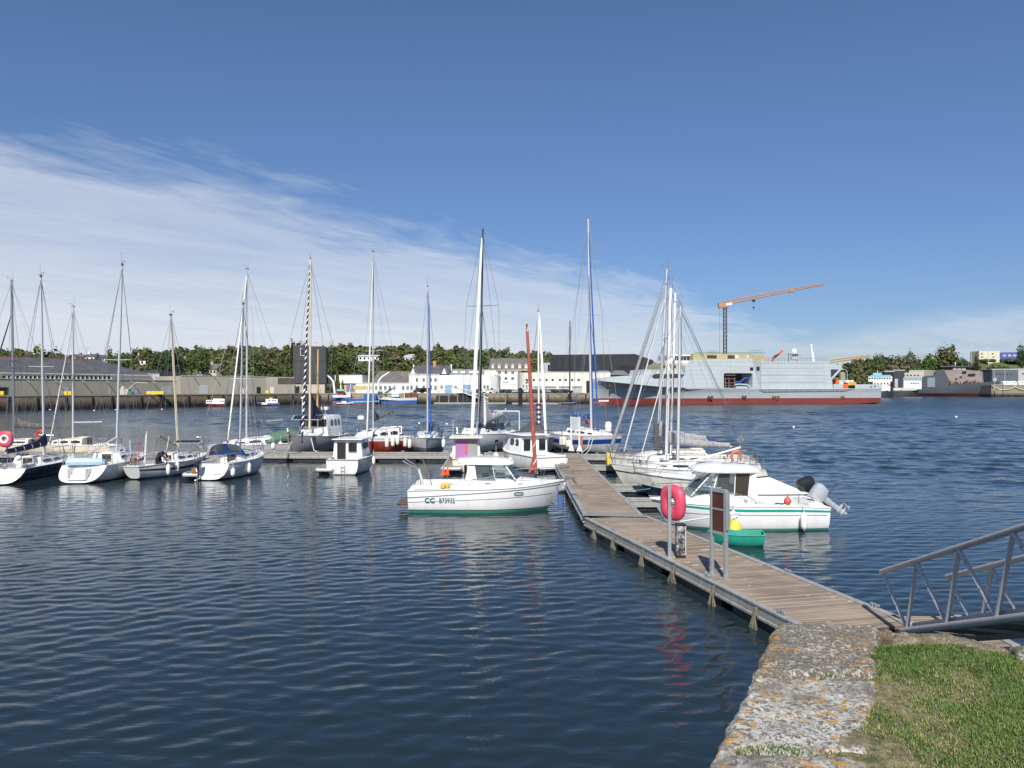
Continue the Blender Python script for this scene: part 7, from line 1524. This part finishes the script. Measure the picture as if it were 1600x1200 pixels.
# radar ball behind
q=P(1241,565,330); T=thing('radar_tower','white radome ball on a scaffolded platform behind the warship','radar',(q.x,q.y,QZ)); h=Z(552,330)-QZ
MB().sphere((0,0,Z(549.2,330)-QZ),1.25,12).build('radome',gel,T); m=MB()
for a in(-1,1):
    for b_ in(-1,1): m.tube([(a*1.8,b_*1.8,0),(a*1.8,b_*1.8,h)],.12,5)
for k_ in range(9): z_=h*(k_+1)/9; m.bx(-1.9,1.9,-1.9,-1.8,z_-.08,z_)
m.bx(-2.6,2.6,-2.2,2.2,h-.3,h-.1); m.bx(-1.2,1.2,-1,1,h*.84,h-.35)
for i in range(7): x_=-2.6+i*.87; m.tube([(x_,-2.2,h-1.5),(x_,-2.2,h+2.6 if i in(0,1,5,6) else h+.9)],.05,4)
m.build('platform',gelg,T)
# cranes
cr_or=mat('faded_crane_orange',(.42,.22,.11),.6,mot=.2,scale=.5)
T=thing('tower_crane','tall tower crane with grey mast and raised faded orange jib behind the warship','crane',(X(1133,318),318,QZ)); Dc=318; O=Vector(T.location)
def q3(px,py,dy=0): return P(px,py,Dc)-O+Vector((0,dy,0))
m=MB(); h=Z(480,Dc)-QZ
for a,b_ in((-.55,-.55),(.55,-.55),(-.55,.55),(.55,.55)): m.tube([(a,b_,0),(a,b_,h)],.17,5)
k_=int(h/1.6)
for i in range(k_):
    s_=1 if i%2 else -1
    for b_ in(-.55,.55): m.tube([(-.55*s_,b_,h*i/k_),(.55*s_,b_,h*(i+1)/k_)],.08,4); m.tube([(b_,-.55*s_,h*i/k_),(b_,.55*s_,h*(i+1)/k_)],.08,4)
m.build('mast',mat('dark_crane_grey',(.10,.115,.13),.6),T)
a,b_=q3(1126,477.5),q3(1288,444.5); dv=(b_-a); L_=dv.length; dn=dv.normalized(); up=Vector((0,0,1)); m=MB()
m.tube([a+Vector((0,-.7,0)),b_+Vector((0,-.5,0))],.2,5); m.tube([a+Vector((0,.7,0)),b_+Vector((0,.5,0))],.2,5); m.tube([a+up*1.6,b_+up*.6],.14,5); n_=46
for i in range(n_):
    for s_ in(-1,1):
        p0=a.lerp(b_,i/n_)+Vector((0,s_*.65,0)); p1=a.lerp(b_,(i+.5)/n_)+up*lerp(1.6,.6,i/n_); p2=a.lerp(b_,(i+1)/n_)+Vector((0,s_*.65,0)); m.tube([p0,p1],.07,4); m.tube([p1,p2],.07,4)
m.build('jib',cr_or,T)
m=MB(); ap=q3(1177,454); m.tube([q3(1179,467),ap],.14,5); m.tube([ap,q3(1136,472)],.06,4); m.tube([ap,q3(1238,455)],.05,4); m.build('tie_bar',cr_or,T)
m=MB(); m.box(q3(1130,477),(4,1.6,2)); m.box(q3(1238,455),(2.0,1.2,1.0)); m.build('winch_house',cr_or,T); MB().box(q3(1138,475.5,-1),(2.6,.2,.9),M=Matrix.Rotation(-.2,3,'Y')).build('white_plate',gel,T)
m=MB(); m.tube([q3(1124.5,478),q3(1124.5,556)],.12,5); m.build('hanging_line',cr_or,T); m=MB(); m.box(q3(1177.5,470),(1.2,1.2,.8)); m.tube([q3(1177.5,470),q3(1177.5,480)],.04,4); m.box(q3(1177.5,480.5),(1.0,.4,.35)); m.tube([q3(1177.5,480.5),q3(1177.5,484)],.1,5); m.build('trolley_hook',blk2,T)
def boom(label,pts,D,m_,r=.35):
    t=thing('mobile_crane',label,'crane',(X(pts[0][0],D),D,QZ)); O=Vector(t.location); a,b_=[P(px,py,D)-O for px,py in pts]; m=MB()
    up=Vector((0,0,1)); n_=14; m.tube([a,b_],r*.5,5); m.tube([a+up*r*2,b_+up*r],r*.35,4)
    for i in range(n_): m.tube([a.lerp(b_,i/n_)+up*(2*r if i%2 else 0),a.lerp(b_,(i+1)/n_)+up*(0 if i%2 else 2*r)],r*.25,4)
    m.build('boom',m_,t); MB().bx(-1.6,1.6,-1.2,1.2,.8,2.4).bx(-2.4,2.4,-1.2,1.2,.2,.8).build('carrier',m_,t); MB().tube([(0,0,2.2),a],.5,6).build('pedestal',m_,t)
boom('short orange crane boom rising just left of the radome',[(1207,562),(1223,549)],345,orange,.5); boom('low yellow orange crane boom stretching right over the warship stern',[(1297,566.5),(1360,557)],345,mat('crane_yellow_orange',(.50,.26,.05),.6),.55)
# ---------------- dark warship on the right
f=Face(1417,545,1548,515,0); T=f.thing('warship','dark grey warship hull with bare primer superstructure, moored at the far right','ship')
dk=mat('dark_ship_grey',(.075,.09,.105),.55,mot=.12,scale=.15,streak=.1); pkp=mat('pinkish_primer',(.30,.26,.23),.8,mot=.2,scale=.3,streak=.2); dred=mat('dark_antifouling',(.07,.014,.018),.6)
S=[(1417,605.5,6,6,5.5),(1434,605,6.5,6.5,6),(1470,602,7,7,6.8),(1500,600,7,6.9,6.3),(1530,598,6.5,6.0,4.4),(1549,596,4.2,3,1.1),(1560,595,.3,.2,.1)]
rings=[];
for i,(p,yt,ht,hk,hw_) in enumerate(S):
    u=f.u(p); back=-3*(i==6)-1.2*(i==5); zt2=f.z(p,yt); zk=lerp(2,zt2,.62); c=7
    rings.append([(u+back*1.3,c-hw_*.7,-1.5),(u+back,c-hw_,2.2),(u,c-hk,zk),(u,c-ht,zt2),(u,c+ht,zt2),(u,c+hk,zk),(u+back,c+hw_,2.2),(u+back*1.3,c+hw_*.7,-1.5)])
n=8; vs=[p for r in rings for p in r]; fs=[];mm=[]
for i in range(len(rings)-1):
    for j in range(n): fs.append((i*n+j,i*n+(j+1)%n,(i+1)*n+(j+1)%n,(i+1)*n+j)); mm.append(1 if j in(0,6,7) else 0)
fs+=[tuple(range(n))[::-1],tuple((len(rings)-1)*n+j for j in range(n))]; mm+=[0,0]
MB().add(vs,fs,mm).build('hull',[dk,dred],T,smooth=20)
MB().tube([(f.u(1530),7,.2),(f.u(1540),7,.6),(f.u(1545),7,.3)],[.8,1.5,.9],10).build('bulbous_bow',mat('bright_antifouling',(.42,.05,.035),.6),T)
def poly(name,pts,v0,v1,m_): m=MB(); m.prism([(f.u(a),f.z(a,b_)) for a,b_ in pts],v0,v1,axis='y'); m.build(name,m_,T,smooth=0)
poly('midship_block',[(1434,606),(1434,593),(1440,590),(1443,588),(1461,586),(1461,579),(1474,577),(1482,593),(1482,603)],.1,13.8,dk)
poly('after_block',[(1443,589),(1443,579),(1461,578),(1461,589)],2,12,pkp); poly('primer_superstructure',[(1472,600),(1472,578.5),(1512,578),(1533,580),(1534,598)],2.5,11.5,pkp); poly('lower_superstructure',[(1481,600),(1482,590),(1534,592),(1534,599)],1.6,12.4,pkp)
poly('bridge',[(1472,578.6),(1474,573),(1514,573),(1512,578.5)],3,11,darkd); poly('bridge_roof',[(1468,573.5),(1470,571.5),(1516,571.5),(1516,573.5)],2,12,dk)
m=MB()
for i in range(3): f.bx(m,1489+i*7,1495+i*7,574,578,2.85,2.95)
m.build('bridge_panels',mat('pale_primer_panel',(.5,.42,.38),.7),T); poly('hatch_patch',[(1449,605),(1449,592),(1451,590),(1461,590),(1461,605)],-.02,.05,mat('blue_grey_patch',(.22,.27,.32),.6)); m=MB()
for p,w_,y in((1513,11,584),(1504,6,580),(1500,3,588),(1492,4,591)): f.bx(m,p,p+w_,y,y+2,1.5,2.4)
m.build('openings',darkd,T); m=MB(); r_=random.Random(3)
for i in range(26): p=r_.uniform(1482,1530); f.bx(m,p,p+r_.uniform(.4,1.5),r_.uniform(594,597),600,.8,1.4)
m.build('deck_clutter',rusty,T); f.bx(m:=MB(),1497,1506,600.5,602.5,.2,.6); m.build('rust_patch',rusty,T); m=MB(); m.sphere((f.u(1491),6,f.z(1491,567)),.5,6); m.tube([(f.u(1491),6,f.z(1491,567)),(f.u(1491),6,f.z(1491,572))],.2,5); m.build('roof_dome',gel,T)
# ferry
def smallship(name,label,cat,px0,px1,D0,D1,yt,hullm,beam,gz=0,bot=dred,rev=False,keel=1.2):
    f=Face(px0,D0,px1,D1,0); T=f.thing(name,label,cat); L_=f.L; R_=[]
    n_=9
    for i in range(n_):
        t=i/(n_-1); tt=1-t if rev else t; w_=beam/2*(1-max(0,(tt-.55)/.45)**2*.96)*(.85+.15*min(1,tt*4)); z=f.z((px0+px1)/2,yt)*(1+.35*max(0,(tt-.4)/.6)**2+.08*max(0,(.3-tt)/.3)); u=t*L_; w2=w_*(1-.35*max(0,(tt-.4)/.6)); c=beam/2
        bk=(1 if rev else -1)*L_*.07*max(0,(tt-.7)/.3)**2
        R_.append([(u+bk,c-w2,-.6),(u+bk,c-w2,keel*.4),(u,c-w_,z*.6),(u,c-w_,z),(u,c+w_,z),(u,c+w_,z*.6),(u+bk,c+w2,keel*.4),(u+bk,c+w2,-.6)])
    n=8; vs=[p for r in R_ for p in r]; fs=[];mm=[]
    for i in range(n_-1):
        for j in range(n): fs.append((i*n+j,i*n+(j+1)%n,(i+1)*n+(j+1)%n,(i+1)*n+j)); mm.append(1 if j in(0,6,7) else (2 if j==3 else 0))
    fs+=[tuple(range(n))[::-1],tuple((n_-1)*n+j for j in range(n))]; mm+=[0,0]; MB().add(vs,fs,mm).build('hull',[hullm,bot,deckm],T,smooth=30); return f,T
lbl=mat('pale_blue_paint',(.25,.48,.56),.5); 
f,T=smallship('ferry','white passenger ferry with pale blue top deck and dark bow, left of the dark warship','ferry',1362,1396,455,450,611,mat('dark_navy_hull',(.03,.04,.06),.5),9)
for a in[('lower_deck',1364,1391,596,611,1,8,gel),('upper_deck',1357,1394,588,596.2,1.5,7.5,gel),('top_deck_band',1360,1392,586,589,1.4,7.6,lbl),('wheelhouse',1364,1378,582.5,586,2.5,6.5,lbl)]: m=MB(); f.bx(m,*a[1:7]); m.build(a[0],a[7],T)
for i in range(9): m=MB(); f.bx(m,1358+i*3.9,1360.3+i*3.9,590,592.3,1.35,1.5); m.build('window',winf,T)
for i in range(5): m=MB(); f.bx(m,1366+i*5,1368+i*5,598,600.5,.9,1.0); m.build('window',winf,T)
f.bx(m:=MB(),1388,1391,600.5,602,.85,1); m.build('red_mark',red,T); MB().tube([(f.u(1371),4,f.z(1371,583)),(f.u(1371),4,f.z(1371,578))],.15,5).build('mast',gel,T)
f,T=smallship('ferry','second white vessel with blue roofed cabin behind the ferry','ferry',1396,1436,520,515,612,mat('dark_green_hull',(.03,.05,.045),.5),9)
for a in[('cabin',1412,1440,594,608,1,8,gel),('cabin_roof',1411,1441,590,594,.8,8.2,mat('roof_light_blue',(.22,.36,.42),.5)),('bulwark',1396,1432,606,610,.6,8,gelg)]: m=MB(); f.bx(m,*a[1:7]); m.build(a[0],a[7],T)
for i in range(4): m=MB(); f.bx(m,1423+i*3.6,1425+i*3.6,598,600,.9,1.05); m.build('window',winf,T)
for i,(px,y) in enumerate([(1399,605),(1408,610)]): tag(MB().sphere((0,0,0),.5,8).build('buoy',orange),['upper red float ball between the two ferries','lower red float ball between the two ferries'][i],'buoy').location=P(px,y,508)
tag(MB().sphere((0,0,0),.9,8).build('buoy',gel),'white mooring buoy at the stern of the dark warship','buoy').location=P(1415,616,520)
# right quay and sheds
f=Face(1390,575,1432,575,0); quay=f.thing('quay_wall','dark timber quay behind the ferries on the right','quay wall'); MB().bx(-60,f.L+25,0,6,-2,3.9).build('wall_face',qw,quay,smooth=0)
f=Face(1549,508,1760,508,0); T=f.thing('quay_wall','high stone slipway quay with draped ropes and white boats on top, right edge','quay wall'); zq=f.z(1580,602)
MB().bx(0,f.L,0,14,-2,zq).build('wall_face',qw2,T,smooth=0); MB().bx(-.2,f.L,-.3,.5,zq-.02,zq+.4).build('coping',beigel,T); m=MB()
for a in(0,14,30,48): m.tube([(a+16*i/10,-.5,zq-.4-2.6*(1-(i/5-1)**2)) for i in range(11)],.22,5)
m.build('draped_rope',rope,T); MB().bx(f.u(1553),f.u(1563),-1.4,0,-1,zq-3).build('stone_buttress',qw2,T)
for i,(px,lab) in enumerate([(1571,'first white covered boat on the right hand quay'),(1582,'second white covered boat on the right hand quay'),(1595,'third white covered boat on the right hand quay')]):
    t=thing('stored_boat',lab,'boat',(X(px,512),512,zq),0,'white boats stored on the right hand quay'); MB().loft([[(x,-1.8*w_,0.3),(x,-2*w_,1.6),(x,-1.2*w_,2.5*w_+.3),(x,1.2*w_,2.5*w_+.3),(x,2*w_,1.6),(x,1.8*w_,.3)] for x,w_ in((-2.4,.8),(-1.5,1),(1.2,1),(2.3,.7))]).build('hull',gel,t); MB().bx(-1.2,1.1,-2.03,-1.9,1.5,2.3).build('cover_panel',beigel,t)
for lab,p0,p1,D,yt,mm in(('black shed behind the ferry, left of two',1382,1397,584,581,blackb),('grey black shed with pale door behind the ferry',1396,1413,586,579,cubem),('long pale roofed industrial hall behind the two vessels',1405,1464,594,579.5,beigel),('dark grey industrial building on the right hand quay',1550,1591,560,577.5,mat('slate_blue_cladding',(.10,.12,.145),.6,mot=.12,scale=.2)),('light grey industrial building at the right edge',1591,1640,560,577,mat('light_grey_panel',(.42,.43,.43),.6)),('low pale building between the dark warship and the dark industrial building',1530,1551,586,581,beigel)):
    f=Face(p0,D,p1,D,QZ); T=f.thing('industrial_building',lab); f.bx(m:=MB(),p0,p1,yt,None,0,14); m.build('wall',mm,T); MB().bx(-.2,f.L+.2,-.2,14,f.z(p0,yt),f.z(p0,yt)+.5).build('roof_edge',gelg,T)
    if p1-p0>30:
        for i in range(5): f.bx(m:=MB(),p0+6+i*5.5,p0+9+i*5.5,yt+6,yt+8,-.05,.1); m.build('window',winf,T)
    f.bx(m:=MB(),p0+2,p0+7,yt+13,None,-.05,.1); m.build('door',shutter,T)
f=Face(1530,705,1562,705,0); T=f.thing('building','cream two storey block on the grassy hill at the right'); f.gz=0; zb_=f.z(1545,563); m=MB(); m.bx(0,f.L,0,14,zb_-4,f.z(1545,548.5)); m.build('wall',mat('cream_yellow_render',(.62,.58,.42),.8,mot=.05),T)
wins(f,T,[1534.5,1551],552,553.8,3,fr=False); wins(f,T,[1534.5,1552.5],557,558.8,3,fr=False)
f=Face(1556,712,1600,708,0); T=f.thing('building','blue building with cream bands next to the cream block on the hill'); m=MB(); m.bx(0,f.L+20,0,12,zb_-6,f.z(1575,550.5)); m.build('wall',mat('cobalt_cladding',(.06,.09,.33),.6,mot=.08),T)
for p in(1567,1575,1583): f.bx(m:=MB(),p,p+5,554,557,-.08,.05); m.build('window',beigel,T)
# floodlight masts and lamps
for lab,px,D,y0,y1 in(('floodlight mast between the second and third sailboat masts',81,420,532,556),('floodlight mast above the warehouse, right of the third sailboat mast',164,420,534,560),('short floodlight mast over the ridge roofs',135,440,541,556),('thin telecom mast on the right skyline',1518,640,540,556),('second thin telecom mast near the cream block',1544.5,660,543,548)):
    x=X(px,D); z0=terr(x,D); t=thing('floodlight_mast',lab,'mast',(x,D,z0)); h=Z(y0,D)-z0; MB().tube([(0,0,0),(0,0,h)],[.25,.15],6).build('pole',alu,t); m=MB(); m.bx(-.9,.9,-.2,.2,h-1.4,h-.9); m.bx(-.9,.9,-.2,.2,h-.6,h); m.build('lamp_rack',alu,t)
# cars on the central quay
def car(label,body,van=False):
    t=thing('parked_car' if not van else 'parked_van',label,'car' if not van else 'van',(0,0,0),0,'vehicles parked along the far quay')
    L_=2.15; m=MB(); prof=[(-L_,.35),(-L_,.85),(-1.75,.95),(-1.35,1.42),(.35,1.45),(1.05,.98),(1.95,.85),(L_,.6),(L_,.35)] if not van else [(-L_,.35),(-L_,1.95),(1.0,2.0),(1.6,1.15),(L_,1.0),(L_,.35)]
    m.prism(prof,-.85,.85,axis='y').build('body',body,t,.08)
    gl=MB(); gl.prism([(-1.55,.98),(-1.28,1.34),(.28,1.37),(.85,1.0)] if not van else [(.2,1.2),(.2,1.8),(.95,1.85),(1.4,1.2)],-.87,.87,axis='y').build('side_glass',glass,t)
    for x in(-1.35,1.35):
        for y in(-.8,.8): w_=MB(); w_.lathe([(.32,-.1),(.33,0),(.32,.1)],(x,y,.33),12,Matrix.Rotation(PI/2,3,'X')).build('wheel',black,t)
    return t
bodies={'black':blk2,'white':gel,'silver':sil,'dark grey':mat('car_dark_grey',(.06,.065,.07),.3,.3,coat=.5),'blue':mat('car_blue',(.03,.07,.2),.3,coat=.5)}
for c_ in bodies.values(): c_
MATS['car_black']=blk2
fc=Face(700,284,938,286,QZ)
seq=[(742,'black'),(751,'white'),(761,'white'),(771,'silver'),(781,'dark grey'),(789,'black'),(797,'dark grey'),(803,'silver'),(811,'black'),(818,'white'),(826,'white'),(833,'black'),(841,'dark grey'),(849,'blue'),(857,'silver'),(864,'black'),(872,'dark grey'),(880,'black'),(887,'black'),(655,'dark grey'),(664,'black')]
seen={}; protos={}
for i,(px,cn) in enumerate(seq):
    van=px in(771,655,664); bh_={742:'right of the white sloping gangway'}.get(px,''); k_=(cn,van); near='the broad white warehouse' if px<760 else('the mansard roofed block' if px<812 else 'the curved white building') if px>700 else 'the two storey white building'
    seen[(k_,near)]=seen.get((k_,near),0)+1; lab=f"{['','second ','third ','fourth ','fifth ','sixth '][seen[(k_,near)]-1]}{cn} {'van' if van else 'car'} from the left parked before {near}"
    if k_ in protos: t=dup(protos[k_],label=lab)
    else: t=car(lab,bodies[cn],van); protos[k_]=t
    D=fc.D(px) if px>700 else 283; t.location=(X(px,D),D,QZ+.02); t.rotation_euler=(0,0,R(random.choice([0,180])+random.uniform(-25,25) if not van else 180))
# far floating pontoons and gangway
f=Face(678,270,920,270,0); T=f.thing('far_pontoon','low dark floating pontoon below the granite quay in the centre','pontoon'); MB().bx(f.u(678),f.u(790),0,3,.0,.55).bx(f.u(800),f.u(880),-2,2,.0,.5).build('deck',pont,T); m=MB()
for p in(685,700,714,790): m.tube([(f.u(p),3.2,-1),(f.u(p),3.2,3.2)],.25,7)
m.build('steel_pile',alud,T)
MB().lathe([(.75,-1),(.75,Z(607,268)),(.3,Z(606,268))],(X(813,268),268,0),12).build('mooring_pile',blk2,None); tag(bpy.data.objects['mooring_pile'],'thick black steel mooring pile by the central far pontoon','pile')
T=thing('gangway','pale grey truss gangway sloping down from the far quay to its pontoon','gangway',(X(700,272),272,0)); O=Vector(T.location); a,b_=P(706,607,274)-O,P(763,628,270)-O; c_=P(680,612,274)-O; m=MB()
for dz in(0,1.4):
    for dy in(0,1.8): m.tube([c_+Vector((0,dy,dz)),a+Vector((0,dy,dz)),b_+Vector((0,dy,dz))],.12,5)
n_=22
for i in range(n_): m.tube([a.lerp(b_,i/n_),a.lerp(b_,(i+.5)/n_)+Vector((0,0,1.4))],.07,4); m.tube([a.lerp(b_,(i+.5)/n_)+Vector((0,0,1.4)),a.lerp(b_,(i+1)/n_)],.07,4)
m.build('truss',alu,T); MB().add([c_,a,b_,b_+Vector((0,1.8,0)),a+Vector((0,1.8,0)),c_+Vector((0,1.8,0))],[(0,1,4,5),(1,2,3,4)]).build('walkway',galv,T)
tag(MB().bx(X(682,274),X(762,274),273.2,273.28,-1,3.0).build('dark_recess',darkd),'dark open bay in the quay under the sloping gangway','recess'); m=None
# ---------------- small craft at the far quay
trb=mat('trawler_blue',(.02,.10,.36),.5,mot=.12,scale=.5,streak=.2); trl=mat('barge_light_blue',(.12,.36,.55),.5,mot=.12,scale=.5,streak=.2)
f,T=smallship('trawler','blue fishing trawler with raised bow and red wheelhouse at the far quay','fishing boat',518,588,268,270,623,trb,6,rev=True)
for a in[('wheelhouse',527,536,611,620,1.5,4.5,red),('wheelhouse_roof',526,537,608,611,1.2,4.8,lbl),('bulwark_white',520,541,617.5,621,.1,.5,gel),('midship_housing',541,548,613,621,1.5,4.5,gelg),('after_housing',568,588,616,624,.3,5.5,trb)]: m=MB(); f.bx(m,*a[1:7]); m.build(a[0],a[7],T)
f.bx(m:=MB(),527.5,535.5,612,615,1.4,1.5); m.build('window',winf,T); m=MB(); m.tube([(f.u(531),3,f.z(531,609)),(f.u(531),3,f.z(531,598))],.12,5); m.tube([(f.u(568),2,f.z(568,618)),(f.u(572),2,f.z(572,604)),(f.u(575),2,f.z(575,618))],.15,5); m.tube([(f.u(545),3,f.z(545,614)),(f.u(547),3,f.z(547,600))],.1,5); m.build('rigging_frame',gel,T)
f,T=smallship('barge','pale blue work barge with red waterline in front of the blue trawler','barge',519,592,262,263,627.5,trl,4,bot=mat('red_waterline',(.3,.05,.04),.6),keel=3)
f,T=smallship('launch','small white launch alongside the pale blue barge','boat',526,552,257,257.5,629.5,gel,2.4); f.bx(m:=MB(),534,541,627,630,.4,2); m.build('cabin',gel,T)
f,T=smallship('trawler','white and blue fishing boat with high raked bow at the far quay','fishing boat',594,652,268,272,622,mat('white_trawler_hull',(.62,.62,.60),.5,mot=.1,streak=.3,scale=.5),6,rev=True,bot=trb,keel=3.4)
for a in[('wheelhouse',612,624,612,620,1.2,4.5,gel),('wheelhouse_band',611.5,624.5,615,617,1.1,4.6,lbl),('after_gear',634,642,614,622,1,5,rusty),('stern_gear',643,652,613,623,1,5,mat('red_brown_nets',(.2,.07,.045),.9,mot=.5,scale=1.5)),('bow_net',592,598,611.5,617,1,4,mat('green_net_heap',(.03,.16,.10),.9,mot=.4,scale=1.5))]: m=MB(); f.bx(m,*a[1:7]); m.build(a[0],a[7],T,.2)
m=MB(); m.tube([(f.u(617),3,f.z(617,613)),(f.u(617),3,f.z(617,602))],.1,5); m.tube([(f.u(623),3,f.z(623,613)),(f.u(621),3,f.z(621,599)),(f.u(624),3,f.z(624,601))],.12,5)
for i in range(6): m.tube([(f.u(634+i*3),3,f.z(640,622)),(f.u(635+i*2.7),3,f.z(640,609+i%3*2))],.15,5)
m.build('mast_and_poles',gelg,T)
f,T=smallship('fishing_boat','small white cabin boat with dark red hull at the far quay','fishing boat',320,352,225,227,631,mat('dark_red_hull',(.16,.02,.025),.5),3.4,rev=True)
for a in[('cabin',322,334,625,631,.6,2.8,gel),('long_cabin',333,351,623,631.5,.6,2.8,gel)]: m=MB(); f.bx(m,*a[1:7]); m.build(a[0],a[7],T,.1)
for p in(323.5,326.5,329.5,344,347.5): m=MB(); f.bx(m,p,p+1.7,626,627.8,.5,.62); m.build('window',winf,T)
f,T=smallship('fishing_boat','small blue and white fishing boat with yellow roof gear at the far quay','fishing boat',401,437,236,238,630,trb,3.6,rev=True)
for a in[('cabin',415,434,623.5,630,.6,3,gel),('bow_white',409,418,629,632.5,-.02,.3,gel),('yellow_gear',421,426,621.5,623.5,1,2,yel)]: m=MB(); f.bx(m,*a[1:7]); m.build(a[0],a[7],T,.08)
for p in(420,425,429): m=MB(); f.bx(m,p,p+2,625,626.5,.5,.62); m.build('window',winf,T)
f,T=smallship('racing_yacht','dark masted racing yacht with blue patterned deck cover, moored at the far quay','sailboat',878,902,262,262,629.5,mat('blue_patterned_cover',(.03,.09,.35),.5,mot=.5,scale=1.5),5)
m=MB(); m.tube([(f.u(891),2.5,1),(f.u(891.5),2.5,f.z(891,500))],[.28,.16],7); o=m.build('mast',mastk,T); m=MB(); m.tube([(f.u(891),2.5,2),(f.u(868),2.5,f.z(868,613))],.1,5); m.tube([(f.u(891),2.5,2),(f.u(914),2.5,f.z(914,614))],.1,5); m.build('outrigger',mastk,T); m=MB(); m.tube([(f.u(891.5),2.5,f.z(891,502)),(f.u(878),2.5,2)],.03,3); m.tube([(f.u(891.5),2.5,f.z(891,502)),(f.u(902),2.5,2)],.03,3); m.build('standing_rigging',wire,T)
# quayside clutter
cl=[('crane','small cream quay derrick crane before the warehouse',190,201,'derrick'),('crane','white curved davit crane arm left of the blue trawler',0,0,'davit'),('crane','second white curved davit crane arm behind the raked bow boat',0,0,'davit2')]
t=thing('quay_crane','small cream quay derrick crane before the beige warehouse','crane',(X(196,216),216,QZ)); MB().bx(-1.2,1.2,-.8,.8,0,1.6).sphere((-.6,0,1.7),.7,6).build('cab',beigel,t); MB().tube([(.6,0,1.2),(3.0,0,3.4),(6.3,0,3.3)],[.2,.16,.1],6).build('jib',beigel,t)
t=thing('quay_crane','white curved davit crane arm left of the blue trawler','crane',(X(523,284),284,QZ)); MB().tube([(0,0,0),(-.5,0,4.2),(-1.6,0,5.6),(-4.9,0,8.2)],[.45,.42,.36,.2],7).build('arm',gel,t)
t=thing('quay_crane','white curved davit crane arm above the raked bow fishing boat','crane',(X(591,284),284,QZ)); MB().tube([(0,0,0),(.2,0,4.6),(1.4,0,6.0),(4.2,0,7.8)],[.45,.42,.36,.2],7).build('arm',gel,t)
for i,(px,lab) in enumerate([(343-8,'light grey satellite dish housing by the beige wall'),(381,'cream tank by the beige wall right of the door')][1:]):
    t=thing('tank',lab,'tank',(X(px,250),250,QZ)); MB().lathe([(.9,0),(.9,1.2),(.5,1.9)],n=10).build('body',beigel,t)
for i,px in enumerate([231,234,237,240,243,246,249,252,255]):
    tag(MB().box((0,0,.45),(.62,.6,.9)).build('crate',yel,None,.04),['leftmost','second','third','fourth','middle','sixth','seventh','eighth','rightmost'][i]+' yellow fish crate in the row on the quay before the grey shutter','crate','yellow fish crates on the quay').location=(X(px,221.5),221.5,QZ+.04)
for px,lab in((104,'first yellow crate before the pale blue door'),(110,'second yellow crate before the pale blue door'),(4,'yellow crate by the dark doorway at the left edge')): tag(MB().box((0,0,.5),(.85,.7,1.0)).build('crate',yel,None,.04),lab,'crate').location=(X(px,197),197,QZ+.04)
tag(MB().box((0,0,.45),(1.4,.9,.9)).build('skip_bin',greenc,None,.04),'green skip bin below the cream derrick crane','bin').location=(X(204,208),208,QZ+.04)
tag(MB().box((0,0,.5),(1.2,.8,1.0)).build('skip_bin',yel,None,.04),'yellow bin before the pale warehouse extension','bin').location=(X(418,262),262,QZ+.04)
# lamp posts
for i,(px,D,y0,lab) in enumerate([(1285,420,588,'lamp post rising behind the stern of the pale warship'),(1554,505,579,'left curved lamp post on the right hand quay'),(1570,505,577,'right curved lamp post on the right hand quay'),(1324,400,578,'lamp post left of the ferry behind the warship stern')]):
    t=thing('street_lamp',lab,'lamp post',(X(px,D),D,QZ)); h=Z(y0,D)-QZ; MB().tube([(0,0,0),(0,0,h*.85),(-.4,0,h),(-1.4,0,h+.1)],.14,6).build('pole',alu,t); MB().bx(-2.0,-1.2,-.2,.2,h,h+.2).build('lamp_head',alud,t)
# floats in the fairway
for i,(px,py) in enumerate([(78,641),(147,642),(181,641),(253,640),(516,649),(790,640),(698,663),(655,662),(1494,652),(1240,668)]):
    q=G(px,py,0); tag(MB().sphere((0,0,.05),.22 if py<655 else .17,8).build('mooring_buoy',gel),'white mooring buoy floating in the open harbour water, '+['far left below the warehouse','left below the small door','left of the derrick crane','below the yellow crates','right of the ketch','above the grey boom','right of the blue sail mast','left of the blue sail mast','far right before the dark warship','right of the cream sailboats'][i],'buoy','mooring buoys in the fairway').location=q
